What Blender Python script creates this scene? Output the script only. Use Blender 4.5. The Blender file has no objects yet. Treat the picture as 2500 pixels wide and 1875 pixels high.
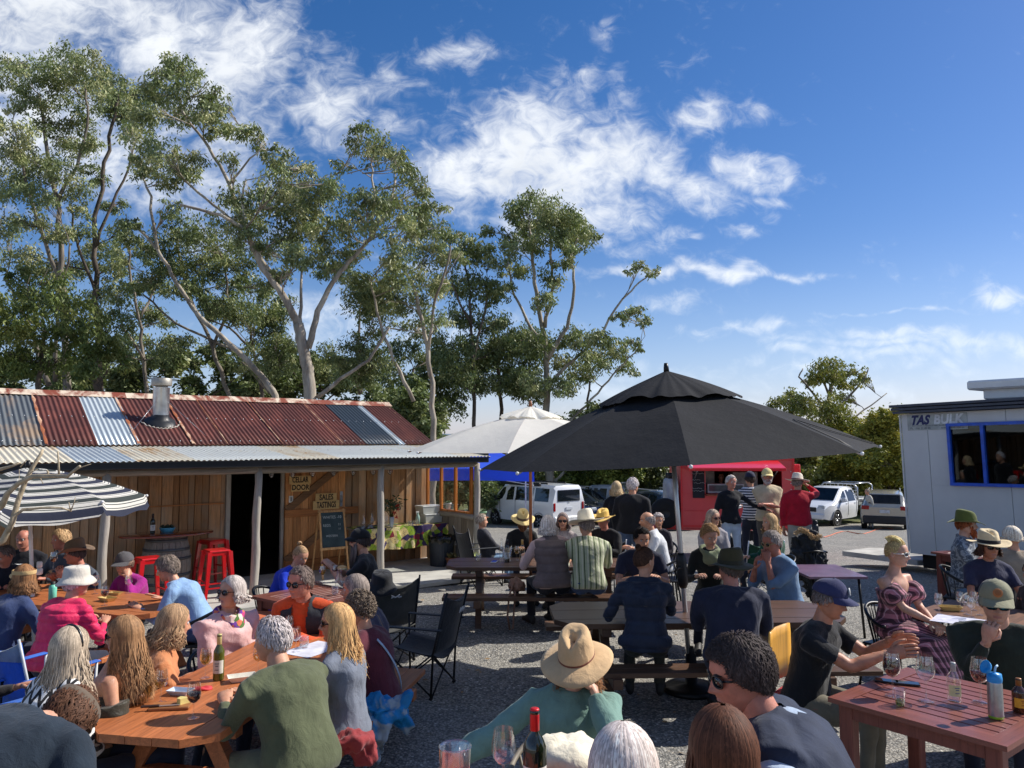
import bpy, math, random
import numpy as np
from mathutils import Vector, Matrix

# ------------------------------------------------------------------ camera, world, sun, exposure
SC = bpy.context.scene
COL = SC.collection
F, CAMZ, HOR = 1889., 2.4, 1078.
PITCH = math.atan((HOR-937.5)/F)
cam = bpy.data.cameras.new('camera'); camo = bpy.data.objects.new('camera', cam); COL.objects.link(camo)
cam.sensor_width = 36; cam.lens = F/2500*36; cam.clip_end = 5000; cam.clip_start = .05
camo.location = (0, 0, CAMZ); camo.rotation_euler = (math.pi/2+PITCH, 0, 0)
SC.camera = camo
SC.view_settings.view_transform = 'Standard'; SC.view_settings.look = 'None'
SC.view_settings.gamma = 1; SC.view_settings.use_curve_mapping = False
SC.view_settings.exposure = 0.42
SUN_AZ, SUN_EL = 71., 41.          # azimuth clockwise from +Y
cP, sP = math.cos(PITCH), math.sin(PITCH)

def ray(px, py):
 x = (px-1250)/F; u = (937.5-py)/F
 return Vector((x, cP-u*sP, sP+u*cP))
def G(px, py, z=0.):
 r = ray(px, py); return Vector((0, 0, CAMZ))+r*((z-CAMZ)/r.z)
def D(px, py, y):
 r = ray(px, py); return Vector((0, 0, CAMZ))+r*(y/r.y)
def c(r, g, b):
 def f(v):
  v /= 255.
  return v/12.92 if v <= .04045 else ((v+.055)/1.055)**2.4
 return (f(r), f(g), f(b))

sd = bpy.data.lights.new('sun', 'SUN'); so = bpy.data.objects.new('sun', sd); COL.objects.link(so)
sd.energy = 4.4; sd.angle = math.radians(.53); sd.color = (1, .95, .87)
_a, _e = math.radians(SUN_AZ), math.radians(SUN_EL)
_d = Vector((math.sin(_a)*math.cos(_e), math.cos(_a)*math.cos(_e), math.sin(_e)))
so.rotation_euler = _d.to_track_quat('Z', 'Y').to_euler(); so.location = _d*50

class NT:
 """tiny node helper"""
 def __init__(s, tree): s.t = tree; s.n = tree.nodes; s.l = tree.links
 def new(s, typ, ins=None, **kw):
  n = s.n.new(typ)
  for k, v in kw.items(): setattr(n, k, v)
  if ins:
   for k, v in ins.items():
    sock = n.inputs[k]
    if isinstance(v, bpy.types.NodeSocket): s.l.new(v, sock)
    elif isinstance(v, (tuple, list)) and len(v) == 3 and sock.type == 'RGBA': sock.default_value = (*v, 1)
    else: sock.default_value = v
  return n
 def math(s, op, a, b=None, c_=None, clamp=False):
  n = s.n.new('ShaderNodeMath'); n.operation = op; n.use_clamp = clamp
  for i, v in enumerate((a, b, c_)):
   if v is None: continue
   if isinstance(v, bpy.types.NodeSocket): s.l.new(v, n.inputs[i])
   else: n.inputs[i].default_value = v
  return n.outputs[0]
 def mix(s, fac, a, b, typ='MIX'):
  n = s.n.new('ShaderNodeMix'); n.data_type = 'RGBA'; n.blend_type = typ
  for sock, v in ((n.inputs[0], fac), (n.inputs[6], a), (n.inputs[7], b)):
   if isinstance(v, bpy.types.NodeSocket): s.l.new(v, sock)
   elif isinstance(v, (tuple, list)): sock.default_value = (*v[:3], 1)
   else: sock.default_value = v
  return n.outputs[2]
 def sstep(s, v, a, b):
  n = s.n.new('ShaderNodeMapRange'); n.interpolation_type = 'SMOOTHSTEP'
  s.l.new(v, n.inputs[0]); n.inputs[1].default_value = a; n.inputs[2].default_value = b
  return n.outputs[0]
 def lin(s, v, a, b, c_=0., d=1.):
  n = s.n.new('ShaderNodeMapRange')
  s.l.new(v, n.inputs[0])
  for i, q in enumerate((a, b, c_, d)): n.inputs[1+i].default_value = q
  return n.outputs[0]
 def noise(s, vec, scale, detail=3, rough=.55, dist=0.):
  n = s.n.new('ShaderNodeTexNoise'); n.inputs['Scale'].default_value = scale
  n.inputs['Detail'].default_value = detail; n.inputs['Roughness'].default_value = rough
  n.inputs['Distortion'].default_value = dist
  if vec is not None: s.l.new(vec, n.inputs['Vector'])
  return n.outputs['Fac']
 def mapv(s, vec, scale=(1, 1, 1), loc=(0, 0, 0), rot=(0, 0, 0)):
  n = s.n.new('ShaderNodeMapping'); s.l.new(vec, n.inputs[0])
  n.inputs['Scale'].default_value = scale; n.inputs['Location'].default_value = loc; n.inputs['Rotation'].default_value = rot
  return n.outputs[0]

def make_world():
 w = bpy.data.worlds.new('World'); SC.world = w; w.use_nodes = True
 t = NT(w.node_tree); w.node_tree.nodes.clear()
 sky = t.new('ShaderNodeTexSky', sky_type='NISHITA'); sky.sun_disc = False
 sky.sun_elevation = _e; sky.sun_rotation = _a; sky.air_density = 1.0; sky.dust_density = .35; sky.ozone_density = 3.5
 hs = t.new('ShaderNodeHueSaturation', {'Saturation': 1.32, 'Value': 1.0, 'Color': sky.outputs[0]})
 skyc = t.mix(1., hs.outputs[0], (1.22, .96, 1.05), 'MULTIPLY')
 tc = t.new('ShaderNodeTexCoord').outputs['Generated']
 sp = t.new('ShaderNodeSeparateXYZ', {0: tc})
 x, y, z = sp.outputs
 ys = t.math('MAXIMUM', t.math('ABSOLUTE', y), .08)
 u = t.math('DIVIDE', x, ys); v = t.math('DIVIDE', z, ys)
 uv = t.new('ShaderNodeCombineXYZ', {0: u, 1: v, 2: t.math('MULTIPLY', y, .6)}).outputs[0]
 wrp = t.new('ShaderNodeTexNoise', {'Vector': uv, 'Scale': 5.0, 'Detail': 4.0})
 wv = t.new('ShaderNodeVectorMath', {0: wrp.outputs['Color'], 1: (.5, .5, .5)}, operation='SUBTRACT')
 wv = t.new('ShaderNodeVectorMath', {0: wv.outputs[0], 'Scale': .16}, operation='SCALE')
 wuv = t.new('ShaderNodeVectorMath', {0: uv, 1: wv.outputs[0]}, operation='ADD').outputs[0]
 s2 = t.new('ShaderNodeSeparateXYZ', {0: wuv}); uu, vv = s2.outputs[0], s2.outputs[1]
 blobs = [(60, 60, 330, 230, 1), (430, 90, 230, 190, .95), (560, 190, 170, 200, .95), (120, 330, 330, 200, .9), (420, 420, 280, 170, .75),
    (830, 240, 140, 120, .72), (930, 220, 120, 80, .62), (1105, 178, 75, 40, .62), (960, 290, 90, 50, .5), (600, 560, 220, 120, .6),
    (1120, 300, 90, 60, .55), (1150, 420, 160, 120, .95), (1330, 400, 220, 160, 1.05), (1490, 350, 190, 120, 1.05), (1580, 400, 130, 100, .9), (1380, 530, 230, 100, .85),
    (1450, 135, 60, 60, .52), (1525, 195, 40, 50, .5), (1440, 200, 60, 50, .52), (1350, 245, 80, 50, .52),
    (1760, 280, 105, 52, .78), (1870, 260, 50, 30, .5), (1680, 480, 150, 75, .85), (1830, 420, 135, 52, .8), (1900, 400, 60, 28, .7), (1870, 490, 60, 22, .6),
    (1780, 590, 70, 22, .62), (1665, 622, 30, 14, .6), (1640, 747, 85, 34, .78), (1740, 795, 80, 22, .62), (1840, 805, 130, 28, .62), (1560, 610, 110, 40, .55),
    (1750, 672, 330, 13, .72), (1480, 680, 170, 22, .6), (2200, 768, 230, 9, .5), (2460, 742, 75, 24, .85),
    (2330, 838, 420, 24, .72), (1990, 890, 620, 24, .64), (2200, 860, 500, 20, .6), (1700, 930, 700, 30, .52), (1900, 985, 900, 22, .55), (800, 800, 500, 150, .45),
    (1040, 640, 200, 120, .55)]
 mask = None
 for (px, py, rx, ry, k) in blobs:
  r = ray(px, py); u0, v0 = r.x/r.y, r.z/r.y
  a = t.math('MULTIPLY', t.math('SUBTRACT', uu, u0), F/rx)
  b = t.math('MULTIPLY', t.math('SUBTRACT', vv, v0), F/ry)
  d2 = t.math('ADD', t.math('MULTIPLY', a, a), t.math('MULTIPLY', b, b))
  m = t.math('MULTIPLY', t.math('POWER', 2.718, t.math('MULTIPLY', d2, -.9)), k)
  mask = m if mask is None else t.math('MAXIMUM', mask, m)
 front = t.sstep(y, .05, .25)
 mask = t.math('MULTIPLY', mask, front)
 back = t.math('MULTIPLY', t.math('SUBTRACT', 1., front), .42)
 mask = t.math('ADD', mask, back)
 n1 = t.noise(t.mapv(uv, (1, 1.25, 1)), 8.5, 9, .6, .5)
 n2 = t.noise(t.mapv(uv, (2.0, 2.6, 1), (3, 1, 0)), 15., 8, .62, .8)
 nn = t.math('ADD', t.math('MULTIPLY', n1, .52), t.math('MULTIPLY', n2, .48))
 dens = t.math('ADD', mask, t.math('MULTIPLY', t.math('SUBTRACT', nn, .5), 2.5))
 al = t.sstep(dens, .16, 1.22)
 al = t.math('MULTIPLY', t.math('POWER', al, 1.15), .93)
 core = t.sstep(t.math('ADD', dens, t.math('MULTIPLY', t.math('SUBTRACT', n1, .5), -1.4)), .7, 1.6)
 lp = t.noise(t.mapv(uv, (1, 1, 1), (0.05, -.08, 0)), 7., 5, .55)
 core = t.math('MULTIPLY', core, t.sstep(lp, .35, .65))
 ccol = t.mix(core, (9.6, 9.9, 10.2), (6.9, 7.25, 7.7))
 col = t.mix(al, skyc, ccol)
 hz = t.math('MULTIPLY', t.sstep(z, .26, .0), .36)
 col = t.mix(hz, col, (4.9, 7.2, 10.2))
 bg = t.new('ShaderNodeBackground', {'Color': col, 'Strength': .082})
 t.new('ShaderNodeOutputWorld', {0: bg.outputs[0]})
 w.cycles.sampling_method = 'MANUAL'; w.cycles.sample_map_resolution = 512
make_world()

# ------------------------------------------------------------------ mesh builder
class MB:
 def __init__(s): s.v = []; s.f = []; s.m = []; s.s = []
 def add(s, v, f, mi=0, smooth=True, M=None):
  o = len(s.v)
  if M is not None: v = [tuple(M @ Vector(p)) for p in v]
  s.v.extend(tuple(p) for p in v)
  for q in f:
   s.f.append(tuple(i+o for i in q)); s.m.append(mi); s.s.append(smooth)
  return s
 def box(s, c0, size, mi=0, M=None, ch=0.):
  cx, cy, cz = c0; a, b, d = size[0]/2, size[1]/2, size[2]/2
  if ch <= 0:
   v = [(cx+i*a, cy+j*b, cz+k*d) for i in (-1, 1) for j in (-1, 1) for k in (-1, 1)]
   f = [(0, 1, 3, 2), (4, 6, 7, 5), (0, 4, 5, 1), (2, 3, 7, 6), (0, 2, 6, 4), (1, 5, 7, 3)]
   return s.add(v, f, mi, False, M)
  ch = min(ch, a*.9, b*.9, d*.9)
  v = []; idx = {}
  for i in (-1, 1):
   for j in (-1, 1):
    for k in (-1, 1):
     for ax in range(3):
      p = [i*(a-(0 if ax == 0 else ch)), j*(b-(0 if ax == 1 else ch)), k*(d-(0 if ax == 2 else ch))]
      idx[(i, j, k, ax)] = len(v); v.append((cx+p[0], cy+p[1], cz+p[2]))
  f = []
  for ax in range(3):
   o1, o2 = [q for q in range(3) if q != ax]
   for sg in (-1, 1):
    q = []
    for (p1, p2) in ((-1, -1), (1, -1), (1, 1), (-1, 1)):
     kk = [0, 0, 0]; kk[ax] = sg; kk[o1] = p1; kk[o2] = p2
     q.append(idx[(*kk, ax)])
    f.append(tuple(q))
  for ax in range(3):
   o1, o2 = [q for q in range(3) if q != ax]
   for p1 in (-1, 1):
    for p2 in (-1, 1):
     q = []
     for (e, A) in ((-1, o1), (1, o1), (1, o2), (-1, o2)):
      kk = [0, 0, 0]; kk[ax] = e; kk[o1] = p1; kk[o2] = p2
      q.append(idx[(*kk, A)])
     f.append(tuple(q))
  for i in (-1, 1):
   for j in (-1, 1):
    for k in (-1, 1): f.append(tuple(idx[(i, j, k, A)] for A in range(3)))
  return s.add(v, f, mi, False, M)
 def loft(s, rings, mi=0, smooth=True, cap=True, M=None, closed=True):
  n = len(rings[0]); v = [p for r in rings for p in r]; f = []
  for i in range(len(rings)-1):
   for j in range(n if closed else n-1):
    k = (j+1) % n
    f.append((i*n+j, i*n+k, (i+1)*n+k, (i+1)*n+j))
  if cap:
   f.append(tuple(range(n-1, -1, -1))); o = (len(rings)-1)*n; f.append(tuple(range(o, o+n)))
  return s.add(v, f, mi, smooth, M)
 def tube(s, path, rad, n=8, mi=0, cap=True, M=None, smooth=True, ref=None, asp=1.):
  """path of points; rad scalar, list, or list of (ra, rb); ra lies along ref"""
  P = [Vector(p) for p in path]; rings = []
  prev = None
  for i, p in enumerate(P):
   t = (P[min(i+1, len(P)-1)]-P[max(i-1, 0)])
   if t.length < 1e-9: t = Vector((0, 0, 1))
   t.normalize()
   if ref is not None: a = Vector(ref)
   elif prev is not None: a = prev
   else: a = Vector((1, 0, 0)) if abs(t.x) < .8 else Vector((0, 1, 0))
   a = a-t*a.dot(t)
   if a.length < 1e-6: a = t.orthogonal()
   a.normalize(); prev = a
   b = t.cross(a)
   r = rad[i] if isinstance(rad, (list, tuple)) else rad
   ra, rb = r if isinstance(r, (list, tuple)) else (r, r*asp)
   rings.append([tuple(p+a*(ra*math.cos(2*math.pi*k/n))+b*(rb*math.sin(2*math.pi*k/n))) for k in range(n)])
  return s.loft(rings, mi, smooth, cap, M)
 def lathe(s, prof, n=24, mi=0, M=None, sx=1., sy=1., smooth=True, cap=False):
  rings = [[(r*sx*math.cos(2*math.pi*k/n), r*sy*math.sin(2*math.pi*k/n), z) for k in range(n)] for r, z in prof]
  return s.loft(rings, mi, smooth, cap, M)
 def sph(s, c0, r, n=12, m=8, mi=0, M=None):
  if not isinstance(r, (tuple, list)): r = (r, r, r)
  v = [(c0[0], c0[1], c0[2]-r[2])]
  for i in range(1, m):
   a = -math.pi/2+math.pi*i/m
   for k in range(n):
    b = 2*math.pi*k/n
    v.append((c0[0]+r[0]*math.cos(a)*math.cos(b), c0[1]+r[1]*math.cos(a)*math.sin(b), c0[2]+r[2]*math.sin(a)))
  v.append((c0[0], c0[1], c0[2]+r[2])); f = []
  for k in range(n): f.append((0, 1+(k+1) % n, 1+k))
  for i in range(m-2):
   for k in range(n):
    a, b = 1+i*n+k, 1+i*n+(k+1) % n
    f.append((a, b, b+n, a+n))
  o = 1+(m-2)*n; L = len(v)-1
  for k in range(n): f.append((o+k, o+(k+1) % n, L))
  return s.add(v, f, mi, True, M)
 def prism(s, poly, z0, z1, mi=0, M=None, smooth=False):
  n = len(poly)
  v = [(x, y, z0) for x, y in poly]+[(x, y, z1) for x, y in poly]
  f = [tuple(range(n-1, -1, -1)), tuple(range(n, 2*n))]+[(i, (i+1) % n, n+(i+1) % n, n+i) for i in range(n)]
  return s.add(v, f, mi, smooth, M)
 def build(s, name, mats, parent=None, loc=(0, 0, 0), rot=None):
  me = bpy.data.meshes.new(name)
  me.from_pydata(s.v, [], s.f)
  if not isinstance(mats, (list, tuple)): mats = [mats]
  for m in mats: me.materials.append(m)
  me.polygons.foreach_set('material_index', np.array(s.m, dtype=np.int32))
  me.polygons.foreach_set('use_smooth', np.array(s.s, dtype=bool))
  me.update()
  return link(name, me, parent, loc, rot)

def link(name, me, parent=None, loc=(0, 0, 0), rot=None):
 o = bpy.data.objects.new(name, me); COL.objects.link(o)
 o.location = loc
 if rot is not None: o.rotation_euler = rot
 if parent is not None: o.parent = parent
 return o
def np_mesh(name, V, Q, mats, mi=None, parent=None, smooth=False, nv=4):
 me = bpy.data.meshes.new(name)
 V = np.asarray(V, dtype=np.float32); Q = np.asarray(Q, dtype=np.int32)
 me.vertices.add(len(V)); me.vertices.foreach_set('co', V.ravel())
 me.loops.add(Q.size); me.loops.foreach_set('vertex_index', Q.ravel())
 me.polygons.add(len(Q)); me.polygons.foreach_set('loop_start', np.arange(0, Q.size, nv, dtype=np.int32))
 if mi is not None: me.polygons.foreach_set('material_index', np.asarray(mi, dtype=np.int32))
 me.polygons.foreach_set('use_smooth', np.full(len(Q), smooth, dtype=bool))
 if not isinstance(mats, (list, tuple)): mats = [mats]
 for m in mats: me.materials.append(m)
 me.update(calc_edges=True)
 return link(name, me, parent)
def thing(name, label, cat, loc=(0, 0, 0), rz=0., group=None, rot=None):
 o = bpy.data.objects.new(name, None); COL.objects.link(o); o.empty_display_size = .1
 o.location = loc; o.rotation_euler = rot if rot is not None else (0, 0, rz)
 o['label'] = label; o['category'] = cat
 if group: o['group'] = group
 return o
def tag(o, label, cat, group=None):
 o['label'] = label; o['category'] = cat
 if group: o['group'] = group
 return o
def struct(o): o['kind'] = 'structure'; return o
def dup(root, loc, rz=0., label=None, rot=None, scale=None):
 r = root.copy(); COL.objects.link(r); r.location = loc
 r.rotation_euler = rot if rot is not None else (0, 0, rz)
 if scale: r.scale = (scale,)*3
 if label: r['label'] = label
 def rec(a, b):
  for ch in a.children:
   q = ch.copy(); COL.objects.link(q); q.parent = b
   rec(ch, q)
 rec(root, r)
 return r
def Rz(a): return Matrix.Rotation(a, 4, 'Z')
def Rx(a): return Matrix.Rotation(a, 4, 'X')
def Ry(a): return Matrix.Rotation(a, 4, 'Y')
def T(x, y, z): return Matrix.Translation((x, y, z))
rad = math.radians

# ------------------------------------------------------------------ materials
MC = {}
def mat_new(name):
 m = bpy.data.materials.new(name); m.use_nodes = True
 nt = m.node_tree; nt.nodes.clear(); t = NT(nt)
 b = t.new('ShaderNodeBsdfPrincipled'); o = t.new('ShaderNodeOutputMaterial', {0: b.outputs[0]})
 return m, t, b, o
def coords(t, kind='Object'): return t.new('ShaderNodeTexCoord').outputs[kind]
def bumpn(t, h, strength, dist, b):
 n = t.new('ShaderNodeBump', {'Height': h, 'Strength': strength, 'Distance': dist}); t.l.new(n.outputs[0], b.inputs['Normal'])
def P(name, col, rough=.6, metal=0., var=.2, sc=6., bump=0., bsc=80., spec=.5, rnd=0., coat=0., dirt=None):
 key = (name, col, rough, metal, var, sc, bump)
 if key in MC: return MC[key]
 m, t, b, o = mat_new(name); v = coords(t)
 n = t.noise(v, sc, 5, .6)
 lo = tuple(x*(1-var) for x in col); hi = tuple(min(1, x*(1+var)) for x in col)
 cc = t.mix(t.sstep(n, .3, .7), lo, hi)
 if dirt:
  cc = t.mix(t.math('MULTIPLY', t.sstep(t.noise(v, sc*.35, 6, .65), .48, .68), dirt[1]), cc, dirt[0])
 if rnd:
  oi = t.new('ShaderNodeObjectInfo').outputs['Random']
  cc = t.mix(1., cc, t.new('ShaderNodeCombineColor', {0: t.lin(oi, 0, 1, 1-rnd, 1+rnd), 1: t.lin(oi, 0, 1, 1-rnd, 1+rnd), 2: t.lin(oi, 0, 1, 1-rnd, 1+rnd)}).outputs[0], 'MULTIPLY')
 t.l.new(cc, b.inputs['Base Color']); b.inputs['Roughness'].default_value = rough
 b.inputs['Metallic'].default_value = metal; b.inputs['Specular IOR Level'].default_value = spec
 b.inputs['Coat Weight'].default_value = coat
 if bump: bumpn(t, t.noise(v, bsc, 4, .6), bump, .01, b)
 MC[key] = m; return m
def wood(name, col, axis='X', rough=.6, var=.35, grain=22., rnd=.25, weather=None, spec=.4, coat=0.):
 key = ('wood', name, axis)
 if key in MC: return MC[key]
 m, t, b, o = mat_new(name); v = coords(t)
 oi = t.new('ShaderNodeObjectInfo').outputs['Random']
 off = t.new('ShaderNodeCombineXYZ', {0: t.math('MULTIPLY', oi, 37.), 1: t.math('MULTIPLY', oi, 17.), 2: t.math('MULTIPLY', oi, 57.)}).outputs[0]
 v = t.new('ShaderNodeVectorMath', {0: v, 1: off}, operation='ADD').outputs[0]
 sc = {'X': (.06, 1, 1), 'Y': (1, .06, 1), 'Z': (1, 1, .06)}[axis]
 g = t.noise(t.mapv(v, sc), grain, 7, .65, 1.2)
 g2 = t.noise(t.mapv(v, sc), grain*5, 4, .6)
 big = t.noise(v, 1.7, 3)
 lo = tuple(x*(1-var) for x in col); hi = tuple(min(1, x*(1+var)) for x in col)
 cc = t.mix(t.sstep(g, .3, .7), lo, hi)
 cc = t.mix(t.math('MULTIPLY', t.sstep(g2, .52, .72), .45), cc, tuple(x*.35 for x in col))
 if weather: cc = t.mix(t.math('MULTIPLY', t.sstep(big, .38, .62), weather[1]), cc, weather[0])
 k = t.lin(oi, 0, 1, 1-rnd, 1+rnd)
 cc = t.mix(1., cc, t.new('ShaderNodeCombineColor', {0: k, 1: t.math('POWER', k, 1.1), 2: t.math('POWER', k, 1.25)}).outputs[0], 'MULTIPLY')
 t.l.new(cc, b.inputs['Base Color']); b.inputs['Roughness'].default_value = rough
 b.inputs['Specular IOR Level'].default_value = spec; b.inputs['Coat Weight'].default_value = coat; b.inputs['Coat Roughness'].default_value = .25
 bumpn(t, g2, .35, .004, b)
 MC[key] = m; return m
def glassy(name, tint=(1, 1, 1), alpha=.12, rough=.02, spec_col=(1, 1, 1)):
 key = ('glass', name)
 if key in MC: return MC[key]
 m = bpy.data.materials.new(name); m.use_nodes = True; m.node_tree.nodes.clear(); t = NT(m.node_tree)
 tr = t.new('ShaderNodeBsdfTransparent', {0: tint}); gl = t.new('ShaderNodeBsdfGlossy', {0: spec_col, 'Roughness': rough})
 lw = t.new('ShaderNodeLayerWeight', {'Blend': .35}).outputs['Facing']
 fac = t.math('ADD', t.math('MULTIPLY', t.math('POWER', lw, 2.2), .75), alpha, clamp=True)
 mx = t.new('ShaderNodeMixShader', {0: fac, 1: tr.outputs[0], 2: gl.outputs[0]})
 t.new('ShaderNodeOutputMaterial', {0: mx.outputs[0]})
 MC[key] = m; return m
def canvas(name, col, trans=.35, patt=None, var=.12, tcol=None):
 m, t, b, o = mat_new(name); v = coords(t)
 n = t.noise(v, 2.2, 5, .6); cc = t.mix(t.sstep(n, .35, .7), tuple(x*(1-var) for x in col), tuple(x*(1+var) for x in col))
 if patt: cc = patt(t, v, cc)
 t.l.new(cc, b.inputs['Base Color']); b.inputs['Roughness'].default_value = .85; b.inputs['Specular IOR Level'].default_value = .25
 wv = t.noise(t.mapv(v, (1, 1, 1)), 420, 2); w2 = t.noise(v, 5., 4, .6)
 bumpn(t, t.math('ADD', t.math('MULTIPLY', wv, .06), w2), .35, .03, b)
 tl = t.new('ShaderNodeBsdfTranslucent', {0: cc})
 mx = t.new('ShaderNodeMixShader', {0: trans, 1: b.outputs[0], 2: tl.outputs[0]})
 t.l.new(mx.outputs[0], o.inputs[0])
 return m
def cloth(name, col, rough=.9, patt=None, var=.16, bump=.25, sheen=.15, fine=260.):
 key = ('cloth', name, col)
 if key in MC: return MC[key]
 m, t, b, o = mat_new(name); v = coords(t)
 n = t.noise(v, 7., 5, .6)
 cc = t.mix(t.sstep(n, .3, .7), tuple(x*(1-var) for x in col), tuple(min(1, x*(1+var)) for x in col))
 if patt: cc = patt(t, v, cc)
 t.l.new(cc, b.inputs['Base Color']); b.inputs['Roughness'].default_value = rough; b.inputs['Specular IOR Level'].default_value = .3
 b.inputs['Sheen Weight'].default_value = sheen; b.inputs['Sheen Roughness'].default_value = .5
 h = t.math('ADD', t.math('MULTIPLY', t.noise(v, fine, 2), .12), t.noise(t.mapv(v, (1, 1, .6)), 16., 4, .55, .8))
 bumpn(t, h, bump, .03, b)
 MC[key] = m; return m
def sepx(t, v): return t.new('ShaderNodeSeparateXYZ', {0: v}).outputs
def stripe(t, x, freq, a, b):   # 1 inside band
 fr = t.math('FRACT', t.math('MULTIPLY', x, freq))
 return t.math('MULTIPLY', t.math('GREATER_THAN', fr, a), t.math('LESS_THAN', fr, b))
# ------------------------------------------------------------------ people
def skin_mat(i):
 tones = [c(205, 152, 122), c(190, 132, 102), c(214, 164, 138), c(176, 118, 90), c(196, 130, 108)]
 key = ('skin', i)
 if key in MC: return MC[key]
 m, t, b, o = mat_new('skin'); v = coords(t)
 n = t.noise(v, 14., 5, .6); base = tones[i]
 cc = t.mix(t.sstep(n, .3, .7), tuple(x*.78 for x in base), tuple(x*1.12 for x in base))
 cc = t.mix(t.math('MULTIPLY', t.sstep(t.noise(v, 22., 3), .5, .72), .4), cc, (base[0]*.95, base[1]*.72, base[2]*.68))
 t.l.new(cc, b.inputs['Base Color']); b.inputs['Roughness'].default_value = .52
 b.inputs['Subsurface Weight'].default_value = .12; b.inputs['Subsurface Radius'].default_value = (.012, .004, .002); b.inputs['Subsurface Scale'].default_value = .5
 bumpn(t, t.noise(v, 240., 3), .15, .004, b)
 MC[key] = m; return m
def lerp_tab(tab, z):
 zs = [a for a, _ in tab]; ys = [b for _, b in tab]
 return float(np.interp(z, zs, ys))
_YF = sorted([(.118, 0), (.113, .03), (.10, .053), (.08, .074), (.055, .086), (.03, .090), (.015, .085), (-.005, .086), (-.03, .086), (-.045, .085), (-.06, .084), (-.075, .078), (-.09, .081), (-.103, .070), (-.114, .045), (-.118, .0)])
_YB = sorted([(.118, 0), (.113, .03), (.10, .056), (.07, .086), (.03, .101), (.0, .098), (-.03, .082), (-.06, .056), (-.09, .03), (-.114, .01), (-.118, 0)])
_XW = sorted([(.118, 0), (.113, .028), (.10, .047), (.07, .067), (.04, .074), (.0, .073), (-.03, .069), (-.06, .062), (-.085, .050), (-.103, .036), (-.114, .02), (-.118, 0)])
def head_verts(nz=30, na=34, jaw=1.):
 zs = [.118, .115, .108, .098, .085, .07, .055, .042, .032, .024, .016, .009, .002, -.006, -.014, -.021, -.027, -.033, -.039, -.045, -.051, -.0565, -.062, -.068, -.076, -.084, -.092, -.100, -.108, -.115, -.1178]
 g = lambda a, s: math.exp(-(a/s)**2)
 rings = []
 for z in zs:
  r = []
  yf, yb, xw = lerp_tab(_YF, z), lerp_tab(_YB, z), lerp_tab(_XW, z)
  if z < -.02: xw *= 1+(jaw-1)*1.0
  for k in range(na):
   a = 2*math.pi*k/na; a = a-.38*math.sin(a)
   sx, cy = math.sin(a), math.cos(a)
   e = .88
   x = xw*math.copysign(abs(sx)**e, sx); y = (yf if cy > 0 else yb)*math.copysign(abs(cy)**e, cy)
   if cy > 0:
    N = np.interp(z, [-.043, -.038, -.030, -.02, .0, .014, .022], [0, .55, 1, .78, .42, .18, 0])
    w = .0095+.007*max(0, np.interp(z, [-.04, -.032, -.02], [1, 1, 0]))
    y += .031*N*g(x, w)
    ax = abs(x)
    y -= .011*g(ax-.031, .014)*g(z-.008, .012)
    y += .0045*g(ax-.026, .02)*g(z-.026, .008)
    y += .004*g(ax-.040, .016)*g(z+.026, .016)
    y += .0055*g(x, .019)*(g(z+.0515, .0042)+1.05*g(z+.062, .0045))-.003*g(x, .022)*g(z+.0567, .0028)
    y -= .003*g(x, .02)*g(z+.074, .006)
    y += .004*g(x, .016)*g(z+.09, .011)
   r.append((x, y, z))
  rings.append(r)
 return rings
HEAD_RINGS = head_verts()

def hair_mats(col):
 ms = []
 for k, f in enumerate((1.0, .68, 1.32)):
  key = ('hair', col, k)
  if key not in MC:
   m, t, b, o = mat_new('hair'); v = coords(t)
   n = t.noise(t.mapv(v, (1, 1, .25)), 60., 4, .6)
   cc = t.mix(t.sstep(n, .3, .7), tuple(x*f*.75*q for x, q in zip(col, (1.05, .96, .98))), tuple(min(.95, x*f*1.2*q) for x, q in zip(col, (1.05, .96, .98))))
   t.l.new(cc, b.inputs['Base Color']); b.inputs['Roughness'].default_value = .66; b.inputs['Specular IOR Level'].default_value = .22
   MC[key] = m
  ms.append(MC[key])
 return ms

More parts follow.
